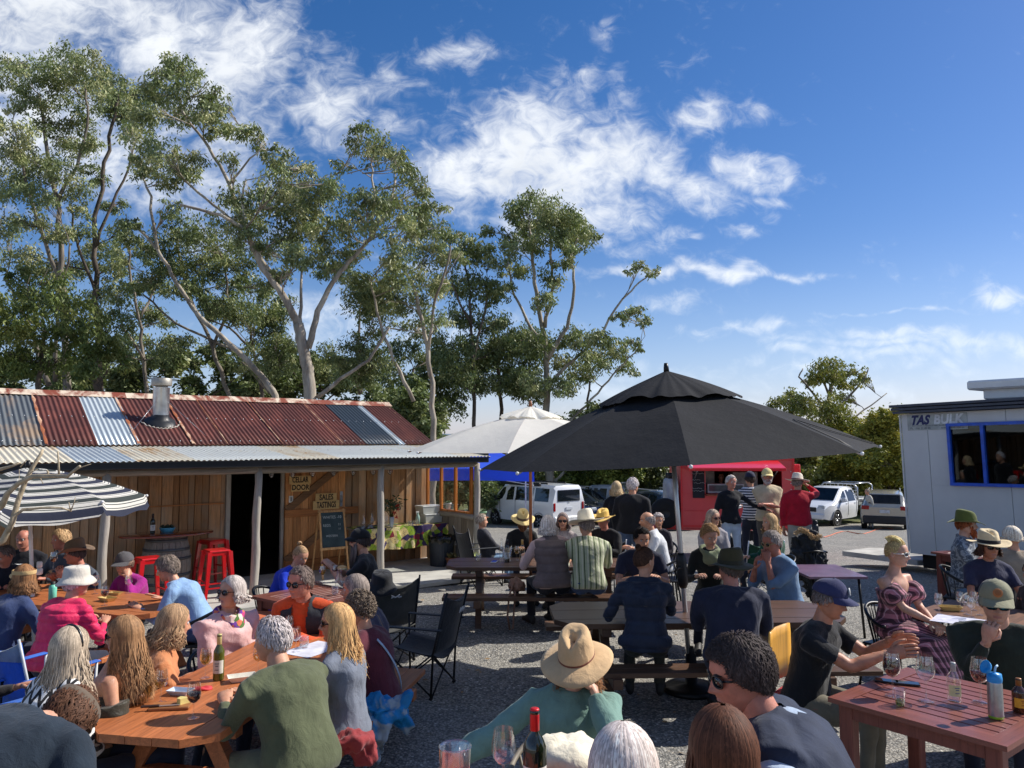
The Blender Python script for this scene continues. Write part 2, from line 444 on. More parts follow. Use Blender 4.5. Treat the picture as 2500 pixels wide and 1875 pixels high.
def hair_geo(kind, seed, L=.3, dens=1., hatted=False):
 """hair in the head frame: an under-shell plus many narrow locks that follow the scalp and then fall"""
 rnd = random.Random(seed); mb = MB()
 R = Vector((.0775, .0995, .1045)); C0 = Vector((0, -.006, .016))
 def surf(az, el, off=0.):
  d = Vector((math.sin(az)*math.cos(el), math.cos(az)*math.cos(el), math.sin(el)))
  return C0+Vector((d.x*(R.x+off), d.y*(R.y+off), d.z*(R.z+off)))
 def hairline(az):    # lowest elevation that carries hair; az 0 = face
  a = abs((az+math.pi) % (2*math.pi)-math.pi)
  front = {'bald': 1.45, 'recede': .95, 'shaved': .75}.get(kind, .66)
  return float(np.interp(a, [0, .55, .95, 1.25, 1.7, 2.2, 3.15], [front, front, front*.62, .12, -.12, -.42, -.55]))
 def topline(az):
  if kind == 'bald':
   a = abs((az+math.pi) % (2*math.pi)-math.pi)
   return float(np.interp(a, [0, 1.2, 1.8, 3.15], [0., .35, .5, .62]))
  return 1.6
 if kind != 'bald' or True:
  na, nl = 28, 8; rings = []
  for j in range(nl+1):
   r = []
   for k in range(na):
    az = 2*math.pi*k/na; lo = hairline(az); hi = min(1.55, topline(az))
    if hi < lo+.02: hi = lo+.02
    r.append(tuple(surf(az, lo+(hi-lo)*j/nl, .0015+.0035*math.sin(math.pi*min(1, j/nl*.9+.1)))))
   rings.append(r)
  mb.loft(rings, 1, True, False)
 cr = {'short': (620, .036), 'bald': (420, .026), 'recede': (480, .036), 'curly': (420, .05), 'bob': (560, L), 'long': (640, L), 'bun': (330, .05), 'shaved': (160, .012), 'pony': (330, .05), 'wavy': (560, .08)}[kind]
 n = int(cr[0]*dens*1.35); length = cr[1]
 w0 = .0030/math.sqrt(dens)*(1.15 if kind in ('long', 'bob') else 1)
 for i in range(n):
  az = rnd.uniform(-math.pi, math.pi); lo = hairline(az); hi = min(1.45, topline(az))
  if hatted: hi = min(hi, .22)
  if hi <= lo: continue
  u = rnd.random(); el = math.asin(min(1, max(-1, math.sin(lo)+(math.sin(hi)-math.sin(lo))*u)))
  off = .002+rnd.random()*.006
  if kind in ('bald', 'shaved'): off *= .45
  pts = []; m = rnd.choice((0, 0, 1, 2)); w = w0*rnd.uniform(.7, 1.5)
  if kind == 'curly' or kind == 'wavyc':
   p = surf(az, el, off); nrm = (p-C0).normalized(); t1 = nrm.orthogonal().normalized(); t2 = nrm.cross(t1)
   rr = rnd.uniform(.006, .013); ph = rnd.uniform(0, 6.28)
   for k in range(7):
    a = ph+k*.85
    pts.append(p+t1*(rr*math.cos(a))+t2*(rr*math.sin(a))+nrm*(rr*.9*math.sin(k*.9)+.004+.003*k))
   mb.tube(pts, [w*.6, w*.8, w*.9, w*.9, w*.8, w*.6, w*.25], 4, m, True)
   continue
  if kind == 'wavy' or kind == 'short' or kind == 'recede' or kind == 'shaved' or kind == 'bald' or kind in ('bun', 'pony'):
   a = abs((az+math.pi) % (2*math.pi)-math.pi)
   seg = 5; st = length/seg
   da = 0.
   for k in range(seg+1):
    s_ = k/seg
    if kind in ('bun', 'pony'):
     q = surf(az, el, off*.7).lerp(Vector((0, -.085, .085)), s_*.8); dq = (q-C0)
     e2 = math.sqrt((dq.x/R.x)**2+(dq.y/R.y)**2+(dq.z/R.z)**2)
     q = C0+dq*(1.03+off)/max(e2, .4) if e2 < 1.03 else q
     pts.append(q)
    else:
     e2 = el-st*k/.1*(.9 if el < 1.0 else .8)
     if a < 1.0 and el > .5: e2 = el+st*k/.1*.35*(1 if kind != 'wavy' else -.8)
     wv = .009*math.sin(i+k*1.9) if kind == 'wavy' else 0
     pts.append(surf(az+wv*8+.12*s_*math.sin(i*1.7), max(e2, lo-.25), off+.006*math.sin(s_*3.14)+(.008*math.sin(i*1.3+k*1.7)**2 if kind == 'wavy' else 0)+(.006*s_ if kind != 'shaved' else 0)*(.3 if kind == 'bald' else 1)))
  else:
   a = abs((az+math.pi) % (2*math.pi)-math.pi)
   el0 = rnd.uniform(max(.75, lo), 1.5) if not hatted else rnd.uniform(.1, .3)
   side = 1 if az > 0 else -1
   az_end = az
   if a < 1.15: az_end = side*rnd.uniform(1.15, 1.6)
   el_end = -.2 if a > 1. else -.05
   arc = 6
   for k in range(arc+1):
    s_ = k/arc
    pts.append(surf(az+(az_end-az)*s_**.8, el0+(el_end-el0)*s_, off+.004*s_))
   p = pts[-1].copy(); ln = L*rnd.uniform(.75, 1.05); seg = 6
   outd = Vector((math.sin(az_end), math.cos(az_end), 0))
   spread = .022+.045*(L/.4)
   for k in range(1, seg+1):
    s_ = k/seg
    q = p+outd*(spread*s_**1.3*rnd.uniform(.6, 1.1)*.8)+Vector((0, -.012*s_, -ln*s_))
    q += Vector((math.sin(i*2.1+k*1.1), math.cos(i*1.3+k*1.2), 0))*(.009*min(1, s_*2)*(1+2*(i % 9 == 0)))
    pts.append(q)
   w *= 1.25
  vs = []; Lp = len(pts)
  for k, p in enumerate(pts):
   tn = (pts[min(k+1, Lp-1)]-pts[max(k-1, 0)])
   rd = p-C0; rd.z *= .3
   sd_ = tn.cross(rd)
   if sd_.length < 1e-7: sd_ = Vector((1, 0, 0))
   sd_.normalize(); ww = w*(1 if k < Lp-2 else (.7 if k == Lp-2 else .15))
   rn = rd.normalized()*w*.35
   vs += [p-sd_*ww, p+rn, p+sd_*ww]
  f = []
  for k in range(Lp-1):
   f += [(3*k, 3*k+1, 3*k+4, 3*k+3), (3*k+1, 3*k+2, 3*k+5, 3*k+4)]
  mb.add(vs, f, m, True)
 if kind == 'bun':
  for i in range(60):
   a = rnd.uniform(0, 6.28); b_ = rnd.uniform(-1, 1); rr = rnd.uniform(.02, .03)
   pts = [Vector((rr*math.cos(a+k*.6)*math.cos(b_), -.075+rr*math.sin(b_)*.8, .115+rr*math.sin(a+k*.6)*math.cos(b_)*.9+.008)) for k in range(5)]
   mb.tube(pts, .005, 4, rnd.choice((0, 1, 2)))
 if kind == 'shaved':    # longer strip on top
  for i in range(150):
   x = rnd.uniform(-.035, .035); y = rnd.uniform(-.07, .055)
   b_ = Vector((x, y, .016+.106*math.sqrt(max(.05, 1-(x/.079)**2-((y+.006)/.101)**2))))
   pts = [b_, b_+Vector((.004, -.006, .02)), b_+Vector((.008*math.sin(i), -.02, .034)), b_+Vector((.01*math.sin(i), -.034, .038))]
   mb.tube(pts, [.004, .005, .004, .001], 4, rnd.choice((0, 2, 2)))
 return mb

def hat_geo(kind, p):
 """returns list of (name, MB, material)"""
 col = p['col']; out = []; M = Matrix.Identity(4)
 hm = cloth('felt' if kind != 'straw' else 'straw', col, .9, var=.12, bump=.3, fine=120. if kind != 'straw' else 300.)
 band = p.get('band')
 if kind in ('fedora', 'cowboy', 'straw'):
  H = p.get('h', .115); br = p.get('brim', .075); base = .028
  mb = MB(); n = 36; rings = []
  for j, (rr, z) in enumerate([(1.03, 0), (1.02, .012), (.99, .03), (.95, .06), (.90, .085), (.84, .100), (.74, .110), (.58, .114), (.38, .112), (.18, .107), (.02, .105)]):
   r = []
   for k in range(n):
    a = 2*math.pi*k/n; x = .088*rr*math.sin(a); y = .106*rr*math.cos(a); zz = z*H/.114
    if z > .08:
     zz -= .030*math.exp(-(x/.022)**2)*(1 if z > .1 else .4)*(.6+.4*math.cos(a))
     zz += .012*math.cos(a)*(-1)
    if z > .05 and y > .03:   # front pinch
     x *= 1-.25*(min(1, (y-.03)/.06))
    r.append((x, y, base+zz))
   rings.append(r)
  mb.loft(rings, 0, True, True)
  bm = MB(); rings = []
  prof = [(1.0, 0, -.002), (.3, .0, 0), (.6, 0, 0), (1.0, 0, 0)]
  def brz(a, f):
   x = math.sin(a); y = math.cos(a)
   z = (-.012*f) + (p.get('curl', .03))*(x*x)*f**1.6 - (p.get('dip', .015))*(y > 0)*y*y*f**1.5 - p.get('droop', 0.)*f**1.5
   z += .004*math.sin(3*a+p.get('ph', 0))*f
   return z
  top = []; bot = []
  for f in (0, .25, .5, .75, 1.0):
   rt = []; rb = []
   for k in range(n):
    a = 2*math.pi*k/n; e = 1+.0
    rx = .090+br*f; ry = .108+br*f*1.0
    q = (rx*math.sin(a), ry*math.cos(a), base+brz(a, f))
    rt.append(q); rb.append((q[0], q[1], q[2]-.004))
   top.append(rt); bot.append(rb)
  bm.loft(top+bot[::-1], 0, True, False)
  out.append(('hat', mb, hm)); out.append(('brim', bm, hm))
  if band:
   b = MB(); b.loft([[(.0915*math.sin(2*math.pi*k/n)*q, .1105*math.cos(2*math.pi*k/n)*q, base+zz) for k in range(n)] for q, zz in ((1., .001), (1.0, .006), (.99, p.get('bh', .024)), (.975, p.get('bh', .024)+.001))], 0, True, False)
   out.append(('hat_band', b, cloth('band', band, .7)))
 elif kind == 'bucket':
  mb = MB(); n = 32
  prof = [(1.50, -.036), (1.34, -.018), (1.16, .0), (1.03, .012), (1.0, .03), (.97, .06), (.93, .08), (.86, .091), (.6, .096), (.3, .098), (.01, .098)]
  rings = []
  for q, z in prof:
   rings.append([(.088*q*math.sin(2*math.pi*k/n), .104*q*math.cos(2*math.pi*k/n), .024+z*1.05+(.007*math.sin(2*math.pi*k/n*3+1) if q > 1.1 else .002*math.sin(5*k))) for k in range(n)])
  inn = [[(x*.97, y*.97, z-.005) for x, y, z in r] for r in rings[:4]]
  mb.loft(inn[::-1]+rings, 0, True, False)
  out.append(('hat', mb, hm))
  if p.get('flower'):
   fl = MB()
   for k in range(7):
    a = k*.9; fl.sph((-.092+.0*k, .02*math.cos(a), .035+.02*math.sin(a)), (.008, .013, .013), 8, 5)
   out.append(('flower', fl, hm))
 elif kind == 'beret':
  mb = MB(); n = 40; rings = []
  for q, z in ((1.03, .0), (1.04, .03), (1.12, .045), (1.30, .07), (1.34, .10), (1.22, .128), (.95, .146), (.55, .152), (.2, .148), (.01, .146)):
   rings.append([(.088*q*math.sin(2*math.pi*k/n)*(1+.04*math.sin(k*.45)*(q > 1.1)), -.01+.104*q*math.cos(2*math.pi*k/n)*(1+.04*math.sin(k*.31+1)*(q > 1.1)), .018+z*.8+(.008*math.sin(k*.5+z*30)+.006*math.sin(k*.9+q*9) if z > .06 and q > .3 else 0)) for k in range(n)])
  mb.loft(rings, 0, True, False); out.append(('hat', mb, hm))
 elif kind in ('cap', 'visor'):
  n = 28; mb = MB()
  if kind == 'cap':
   rings = []
   for el in (0, .12, .3, .55, .8, 1.05, 1.3, 1.5):
    rings.append([(.086*math.cos(el)**.9*math.sin(2*math.pi*k/n), -.004+.108*math.cos(el)**.9*math.cos(2*math.pi*k/n), .030+.098*math.sin(el)*(1+.06*math.cos(2*math.pi*k/n))) for k in range(n)])
   mb.loft(rings, 0, True, True); mb.sph((0, 0, .131), .006, 8, 4)
   if p.get('mesh'):
    mb.m = [1 if (sum(mb.v[i][1] for i in f)/len(f) < .012) else 0 for f in mb.f]
  else:
   rings = [[(.088*q*math.sin(2*math.pi*k/n), .108*q*math.cos(2*math.pi*k/n), z) for k in range(n)] for q, z in ((1., .03), (1.02, .05), (.99, .062))]
   mb.loft(rings, 0, True, False)
  out.append(('hat' if kind == 'cap' else 'visor_band', mb, [hm, cloth('cap_mesh', p.get('mesh') or col, .9)]))
  v = MB(); top = []; bot = []
  BL = p.get('bill', .075)
  for j in range(6):
   f = j/5; rt = []; rb = []
   for k in range(13):
    a = (k/12-.5)*math.pi*.92
    x = .083*math.sin(a)*(1+.10*f*math.cos(a)); y = .098*math.cos(a)+BL*f*math.cos(a)**.55
    z = .034-.010*f-.022*(math.sin(a)**2)*f-.010*f*f
    rt.append((x, y, z+.004)); rb.append((x, y, z))
   top.append(rt); bot.append(rb)
  v.loft(top, 0, True, False, closed=False); v.loft([r[::-1] for r in bot], 0, True, False, closed=False)
  v.loft([top[-1], bot[-1]], 0, True, False, closed=False)
  out.append(('brim', v, cloth('felt', p.get('billcol', col), .9)))
  if p.get('badge'):
   b = MB(); b.lathe([(0, .002), (.022, .002), (.024, 0), (.024, -.003)], 20, 0, T(.0, .104, .078) @ Rx(rad(-68)))
   b.lathe([(0, .003), (.014, .003), (.015, .002)], 16, 1, T(.0, .104, .078) @ Rx(rad(-68)))
   out.append(('badge', b, [P('badge', p['badge'], .7), P('badge_in', tuple(x*.7 for x in p['badge']), .7)]))
 return out

def glasses_geo(frame, lens, wide=1., white=False):
 mb = MB(); lb = MB()
 for s in (-1, 1):
  pts = []
  for k in range(14):
   a = 2*math.pi*k/14
   ex = .0245*wide*math.copysign(abs(math.cos(a))**.75, math.cos(a)); ez = .0185*math.copysign(abs(math.sin(a))**.8, math.sin(a))
   x = s*(.033+ex*s*1.0) if False else s*.033+ex
   y = .097-.55*(abs(x))**2*6.0-.004
   pts.append(Vector((x, y+.002, .006+ez)))
  mb.tube(pts+[pts[0]], .0026, 5, 0, False)
  cv = [tuple(p) for p in pts]; lb.add(cv+[(p[0], p[1]-.002, p[2]) for p in cv], [tuple(range(14))]+[tuple(range(27, 13, -1))]+[(k, 14+k, 14+(k+1) % 14, (k+1) % 14) for k in range(14)], 0, True)
  mb.tube([(s*.055, .080, .012), (s*.073, .062, .013), (s*.080, .0, .010), (s*.078, -.015, .002)], [(.0022, .004)]*4, 5, 0, True)
 mb.tube([(-.010, .094, .009), (0, .099, .012), (.010, .094, .009)], .0026, 5, 0)
 return mb, lb

def hand_geo(mb, W, d, n, side, curl=.5, s=1., spread=.12):
 """palm and five bent fingers; W wrist, d direction, n back-of-hand normal"""
 d = Vector(d).normalized(); n = Vector(n); n = (n-d*n.dot(d)).normalized(); x = d.cross(n)*side  # x towards the thumb... set below
 tdir = x
 W = Vector(W)
 rings = []
 for u, hw, th in ((-.03, .024, .021), (0, .026, .019), (.03, .037, .018), (.06, .042, .016), (.088, .041, .013), (.095, .036, .009)):
  cc = W+d*(u*s); r = []
  for k in range(10):
   a = 2*math.pi*k/10; r.append(tuple(cc+tdir*(hw*s*math.cos(a))+n*(th*s*math.sin(a))))
  rings.append(r)
 mb.loft(rings, 0, True, True)
 for i, (ox, ln, r0) in enumerate(((.030, .072, .0098), (.010, .082, .0102), (-.011, .075, .0096), (-.030, .058, .0086))):
  base = W+d*(.082*s)+tdir*(ox*s); dd = (d+tdir*(spread*(.030-ox*0+ox-.03+ox)*6)).normalized()
  p = base.copy(); pts = [p-dd*.012*s, p.copy()]; ang = curl*(.35+.08*i)
  seg = (ln*.45, ln*.32, ln*.23)
  for q, sl in enumerate(seg):
   dir_ = dd*math.cos(ang)-n*math.sin(ang); p = p+dir_*(sl*s); pts.append(p.copy()); ang += curl*(.95 if q == 0 else .8)
  mb.tube(pts, [r0*s, r0*s*1.04, r0*s*1.02, r0*s*.93, r0*s*.72], 7, 0, True)
  mb.sph(pts[-1], r0*s*.72, 7, 4)
 b = W+d*(.018*s)+tdir*(.022*s); t1 = (d*.62+tdir*.78-n*(.25+curl*.25)).normalized(); p1 = b+t1*(.038*s); t2 = (t1*.7+d*.55-n*curl*.35-tdir*curl*.5).normalized()
 p2 = p1+t2*(.033*s); p3 = p2+(t2*.8+d*.3-tdir*curl*.45).normalized()*(.026*s)
 mb.tube([b, p1, p2, p3], [.0145*s, .0125*s, .0112*s, .008*s], 7, 0, True); mb.sph(p3, .008*s, 7, 4)

_tmp = []
def remesh(mb, vox, it=6, thick=0.):
 me = bpy.data.meshes.new('tmp'); me.from_pydata(mb.v, [], mb.f)
 o = bpy.data.objects.new('tmp', me); COL.objects.link(o)
 r = o.modifiers.new('r', 'REMESH'); r.mode = 'VOXEL'; r.voxel_size = vox; r.use_smooth_shade = True
 s = o.modifiers.new('s', 'SMOOTH'); s.factor = .5; s.iterations = it
 dg = bpy.context.evaluated_depsgraph_get(); e = o.evaluated_get(dg); m2 = e.to_mesh()
 nv = len(m2.vertices); V = np.empty(nv*3, dtype=np.float32); m2.vertices.foreach_get('co', V)
 N = np.empty(nv*3, dtype=np.float32); m2.vertices.foreach_get('normal', N)
 lt = np.empty(len(m2.polygons), dtype=np.int32); m2.polygons.foreach_get('loop_total', lt)
 li = np.empty(len(m2.loops), dtype=np.int32); m2.loops.foreach_get('vertex_index', li)
 e.to_mesh_clear(); bpy.data.objects.remove(o); bpy.data.meshes.remove(me)
 if not (lt == 4).all():
  st = np.concatenate([[0], np.cumsum(lt)[:-1]]); Q = np.array([list(li[a:a+4]) if b == 4 else list(li[a:a+3])+[li[a+2]] for a, b in zip(st, lt)], dtype=np.int32)
 else: Q = li.reshape(-1, 4)
 return V.reshape(-1, 3), N.reshape(-1, 3), Q
def folds(V, N, amp, seed, k=1.):
 r = np.random.RandomState(seed); d = np.zeros(len(V)); amp *= 1.55
 for f, a in ((11, 1.), (19, .8), (33, .5), (52, .28)):
  for _ in range(2):
   w = r.normal(size=3); w /= np.linalg.norm(w); w[2] *= 1.3
   w2 = r.normal(size=3)
   ph = V@w*f*k+1.6*np.sin(V@w2*7+r.rand()*6)+r.rand()*6
   d += a*(1-2*np.abs(np.sin(ph*.5))**.8)*.5
 return V+N*(amp*d+amp*.35)[:, None]

HEADS = {}
NPEOPLE = [0]
def person(label, px, py, hz, face=180., ground=0., pose='sit', lean=8., side=0., hface=None, hpitch=0., hroll=0.,
     top=None, legs=None, hair=None, hat=None, glasses=None, beard=None, la=None, ra=None, lcurl=.6, rcurl=.6,
     build=1., skin=0, group='people at the gathering', seat=.45, female=False, vox=.017, belly=0., scale=None,
     vest=None, hood=None, scarf=None, skirt=None, lhn=None, rhn=None, lhd=None, rhd=None, shoes=(40, 38, 36), strap=None, knee=None, headband=None, neck=None, depth=None, collar=None, smile=False):
 """px,py: where the head centre shows; hz: its height above the world's zero level"""
 NPEOPLE[0] += 1; seed = NPEOPLE[0]*7+3; rnd = random.Random(seed)
 top = top or {}; legs = legs or {'col': c(40, 45, 60)}
 shw = (.158 if female else .178)*build
 Ln = .50
 hip = Vector((0, 0, (seat+.095) if pose == 'sit' else (.93 if pose == 'stand' else seat)))
 la_ = rad(lean); ls = rad(side)
 def dirv(a): return Vector((math.sin(ls), math.sin(a)*math.cos(ls), math.cos(a)*math.cos(ls))).normalized()
 sp = [hip-dirv(la_*.3)*.06, hip]
 for i in range(1, 7):
  u = i/6; sp.append(sp[-1]+dirv(la_*(.5+1.0*u))*(Ln/6))
 N = sp[-1]; S5 = sp
 nd = dirv(rad(neck) if neck is not None else la_*.75+rad(6))
 HC = N+nd*.165+Vector((0, .012, .0))
 sc_ = scale or 1.
 hworld = D(px, py, depth) if depth else G(px, py, hz)
 if depth: hz = hworld.z
 s = (hz-ground)/HC.z if scale is None else scale
 yaw = -rad(face)
 Rm = Rz(yaw)
 root = hworld-(Rm @ (HC*s)); root.z = hworld.z-HC.z*s
 o = thing('person', label, 'person', root, yaw, group); o.scale = (s, s, s)
 def spine(u):
  u = max(0., min(1.0, u))*6; i = min(5, int(u)); return S5[1+i].lerp(S5[2+i], u-i)
 def sptan(u): return (spine(min(1, u+.08))-spine(max(0, u-.08))).normalized()
 prof = [(-.12, .150, .115), (-.04, .172, .130), (.06, .172, .132), (.2, .155, .122), (.36, .143, .112), (.52, .148, .113), (.68, .165, .118), (.80, .172, .115), (.90, .150, .095), (.97, .095, .075)]
 if female: prof = [(u, a*(1.02 if u < .1 else .86 if u < .4 else .88), b*(1. if u < .6 or u > .85 else 1.14)) for u, a, b in prof]
 def torso(mb, inf=0., u0=-.12, u1=1., k=1.):
  rings = []
  for u, a, b in prof:
   if u < u0-.01 or u > u1+.01: continue
   p = spine(u) if u >= 0 else S5[1]+(S5[0]-S5[1])*(-u/.12)
   t = sptan(max(0, u)); x = Vector((1, 0, 0)); x = (x-t*x.dot(t)).normalized(); y = t.cross(x)
   a2 = a*build*k+inf; bb = b*build**.5*k+inf; bf = bb*(1+belly*math.exp(-((u-.22)/.25)**2))
   rings.append([tuple(p+x*(a2*math.copysign(abs(math.cos(q))**.85, math.cos(q)))+y*((bf if math.sin(q) > 0 else bb)*math.sin(q))) for q in [2*math.pi*j/16 for j in range(16)]])
  mb.loft(rings, 0, True, True)
 shL, shR = [spine(.88)+Vector((sg*shw, -.005, 0)) for sg in (-1, 1)]
 def ik(S, Tt, sg, L1=.285, L2=.255):
  Tt = Vector(Tt); dv = Tt-S; L = dv.length
  if L > L1+L2-.01: Tt = S+dv*((L1+L2-.01)/L); dv = Tt-S; L = dv.length
  L = max(L, .08)
  a = (L1*L1-L2*L2+L*L)/(2*L); h = math.sqrt(max(0, L1*L1-a*a))
  pole = Vector((sg*.55, -.35, -.9)); dn = dv.normalized(); pl = (pole-dn*pole.dot(dn)).normalized()
  return S+dn*a+pl*h, Tt
 defl = {'sit': (.12, .30, hip.z+.10), 'stand': (.24, .03, .80), 'none': (.1, .3, .6)}[pose]
 named = {'lap': (.07, .30, hip.z+.09), 'table': (.13, .42, .80), 'down': (.25, .03, hip.z-.12), 'clasp': (.035, .42, .82), 'elb': (.2, .38, .8)}
 arms = []
 for sg, A in ((-1, la), (1, ra)):
  if A is None: A = defl
  if isinstance(A, str):
   if A == 'chin': A = tuple(HC+Vector((sg*.05, .10, -.17))); tt = Vector(A)
   elif A == 'cheek': tt = HC+Vector((sg*.095, .055, -.12))
   elif A == 'mouth': tt = HC+Vector((sg*.04, .15, -.20))
   elif A == 'ear': tt = HC+Vector((sg*.12, .04, -.03))
   else: q = named[A]; tt = Vector((sg*q[0], q[1], q[2]))
  else: tt = Vector((sg*A[0], A[1], A[2])) if len(A) == 3 else Vector((A[0], A[1], A[2]))
  S = shL if sg < 0 else shR
  E, W = ik(S, tt, sg); arms.append((sg, S, E, W))
 lg = []
 for sg in (-1, 1):
  hj = hip+Vector((sg*.09*build, 0, -.02))
  if pose == 'stand':
   K = Vector((sg*.10, .03, .50)); A_ = Vector((sg*.11, -.02, .09))
  elif pose == 'none':
   K = hj+Vector((sg*.05, .40, .0)); A_ = K+Vector((0, -.05, -.40))
  else:
   sf = min(1., hip.z/.545)
   kk = knee or (.13, .42)
   K = Vector((sg*kk[0], kk[1], .50*sf+.02)); A_ = Vector((sg*kk[0], kk[1]-.04, .09))
  lg.append((sg, hj, K, A_))
 sm = skin_mat(skin)
 vb = max(vox, .018)
 b = MB(); torso(b, -.020, k=.94)
 b.tube([N-nd*.06, N+nd*.02, N+nd*.075, HC-nd*.03+Vector((0, -.012, 0))], [.075*build, .056*build**.5*(.9 if female else 1), .052*build**.5*(.88 if female else 1), .05], 14)
 for sg, S, E, W in arms:
  am = .88 if female else 1.
  am *= build**.4
  b.tube([S+Vector((-sg*.05, 0, -.01)), S, S.lerp(E, .35), S.lerp(E, .8), E, E.lerp(W, .3), E.lerp(W, .75), W+(W-E).normalized()*.008], ([.052*am, .056*am, .047*am, .041*am, .039*am, .042*am, .031*am, .0235*am] if top.get('ss') or top.get('sleeve') == 'none' else [.046*am, .046*am, .036*am, .037*am, .036*am, .036*am, .029*am, .0235*am] if top.get('sleeve', 'long') != 'short' else [.046*am, .046*am, .038*am, .041*am, .039*am, .042*am, .031*am, .0235*am]), 12)
 for sg, hj, K, A_ in lg:
  b.tube([hj, hj.lerp(K, .5), K, K.lerp(A_, .3), K.lerp(A_, .75), A_], ([.07, .055, .042, .044, .036, .034] if not skirt else [.085, .07, .052, .052, .038, .034]), 12)
 V, Nn, Q = remesh(b, vb, 4)
 fb = MB(); fb.v = [tuple(x) for x in V.tolist()]; fb.f = [tuple(q) if len(set(q)) == 4 else tuple(dict.fromkeys(q)) for q in Q.tolist()]; fb.m = [0]*len(fb.f); fb.s = [True]*len(fb.f)
 hf = face if hface is None else hface
 Mh = T(*HC) @ Rz(-rad(hf-face)) @ Rx(-rad(hpitch)) @ Ry(rad(hroll)) @ Matrix.Scale(1.0, 4)
 jaw = .93 if female else 1.04
 rings = [[(x*(1+(jaw-1)*min(1, max(0, -(z-.01)/.05))), y, z) for x, y, z in r] for r in HEAD_RINGS]
 n0 = len(fb.f)
 fb.loft(rings, 0, True, True, Mh)
 na = len(rings[0])
 for q in range(n0, n0+(len(rings)-1)*na):
  j, k = divmod(q-n0, na)
  x, y, z = rings[j][k]
  if y > .05 and abs(x) < .019 and -.0665 < z < -.047: fb.m[q] = 1
 for sg in (-1, 1):
  er = []
  for u, r1, r2 in ((0, .010, .017), (.008, .013, .024), (.014, .015, .028), (.017, .011, .022), (.015, .006, .012)):
   er.append([(sg*(.068+u*.9), -.008+r1*math.cos(2*math.pi*k/10)-u*.35, -.004+r2*math.sin(2*math.pi*k/10)) for k in range(10)])
  if sg > 0: er = [r[::-1] for r in er]
  fb.loft(er, 0, True, True, Mh)
 for (sg, S, E, W), cu, hn, hd in ((arms[0], lcurl, lhn, lhd), (arms[1], rcurl, rhn, rhd)):
  fd = (W-E).normalized(); d = Vector(hd) if hd else fd
  nrm = Vector(hn) if hn else Vector((sg*.35, -.2, 1)) if abs(fd.z) < .8 else Vector((sg*.6, .5, 0))
  nrm = nrm-d.normalized()*nrm.dot(d.normalized())
  xx = d.normalized().cross(nrm.normalized())
  sd_ = 1 if xx.x*(-sg) > 0 else -1
  hand_geo(fb, W, d, nrm, sd_, cu, .96 if female else 1.05)
 bo = fb.build('body', [sm, P('lips', tuple(a*b_ for a, b_ in zip((.42, .19, .16), (1, 1, 1))), .45)], o)
 if not glasses:
  for sg in (-1, 1):
   e = MB(); e.sph((sg*.031, .0715, .008), .0120, 10, 7, 0, Mh)
   e.sph((sg*.031, .0785, .008), .0057, 8, 5, 1, Mh)
   e.build('eye', [P('eye_white', (.6, .57, .54), .2), P('eye_dark', (.03, .02, .015), .15)], o)
 if hair:
  hm = hair_mats(hair['col'])
  if not glasses or True:
   eb = MB()
   for sg in (-1, 1): eb.tube([(sg*.015, .0905, .023), (sg*.03, .0875, .028), (sg*.045, .0765, .024)], [.0035, .004, .002], 5, 1, True, Mh)
   eb.build('eyebrows', hm, o)
  dens = hair.get('d', 1.)
  hg = hair_geo(hair['kind'], seed, hair.get('L', .3), dens, bool(hat) and hat['kind'] != 'visor')
  hg2 = MB(); hg2.add(hg.v, hg.f, 0, True, Mh); hg2.m = hg.m
  hg2.build('hair', hm, o)
 if beard:
  bb = MB(); br = random.Random(seed)
  for i in range(220 if beard.get('L', .03) < .06 else 330):
   a = br.uniform(-1.35, 1.35); z = br.uniform(-.112, -.045)
   if abs(a) < .3 and -.072 < z < -.045: z = -.075
   if abs(a) > .9: z = br.uniform(-.09, -.0)
   xw, yf = lerp_tab(_XW, z), lerp_tab(_YF, z)
   p0 = Vector((xw*math.sin(a)*1.02, yf*math.cos(a)**.9*1.02 if math.cos(a) > 0 else 0, z)); L_ = beard.get('L', .03)*br.uniform(.6, 1.1)
   dd = Vector((p0.x*1.5, .04, -.1 if L_ < .05 else -.35)).normalized()
   bb.tube([p0, p0+dd*L_*.5, p0+dd*L_+Vector((-p0.x*.4, 0, -L_*.15))], [.004, .005, .0015], 4, br.choice((0, 1, 2)), True, Mh)
  for i in range(40):
   a = br.uniform(-.35, .35); p0 = Vector((.07*math.sin(a), .088, -.043))
   bb.tube([p0, p0+Vector((a*.04, .006, -.009))], [.003, .002], 4, br.choice((0, 1, 2)), True, Mh)
  bb.build('beard', hair_mats(beard['col']), o)
 if glasses:
  gm, lm = glasses_geo(None, None, glasses.get('w', 1.))
  g2 = MB(); g2.add(gm.v, gm.f, 0, True, Mh); go = g2.build('sunglasses', P('frame', glasses.get('frame', (.012, .012, .013)), .3), o)
  l2 = MB(); l2.add(lm.v, lm.f, 0, True, Mh); lo = l2.build('lens', P('lens', glasses.get('lens', (.01, .01, .012)), .06, metal=glasses.get('metal', 0.), var=.02, spec=.8), go)
 if headband:
  hb = MB(); hb.tube([(.083*math.cos(a), -.0, .02+.108*math.sin(a)) for a in [math.pi*k/12 for k in range(13)]], .009, 8, 0, True, Mh); hb.build('headband', P('frame', (.012, .012, .013), .3), o)
 if hat:
  Mt = Mh @ T(0, -.006, hat.get('dz', .012)) @ Rx(rad(hat.get('tilt', 0))) @ Matrix.Scale(hat.get('s', 1.04), 4)
  ho = None
  for nm, g, m in hat_geo(hat['kind'], hat):
   g2 = MB(); g2.add(g.v, g.f, 0, True, Mt); g2.m = g.m
   if ho is None: ho = g2.build(nm, m, o)
   else: g2.build(nm, m, ho)
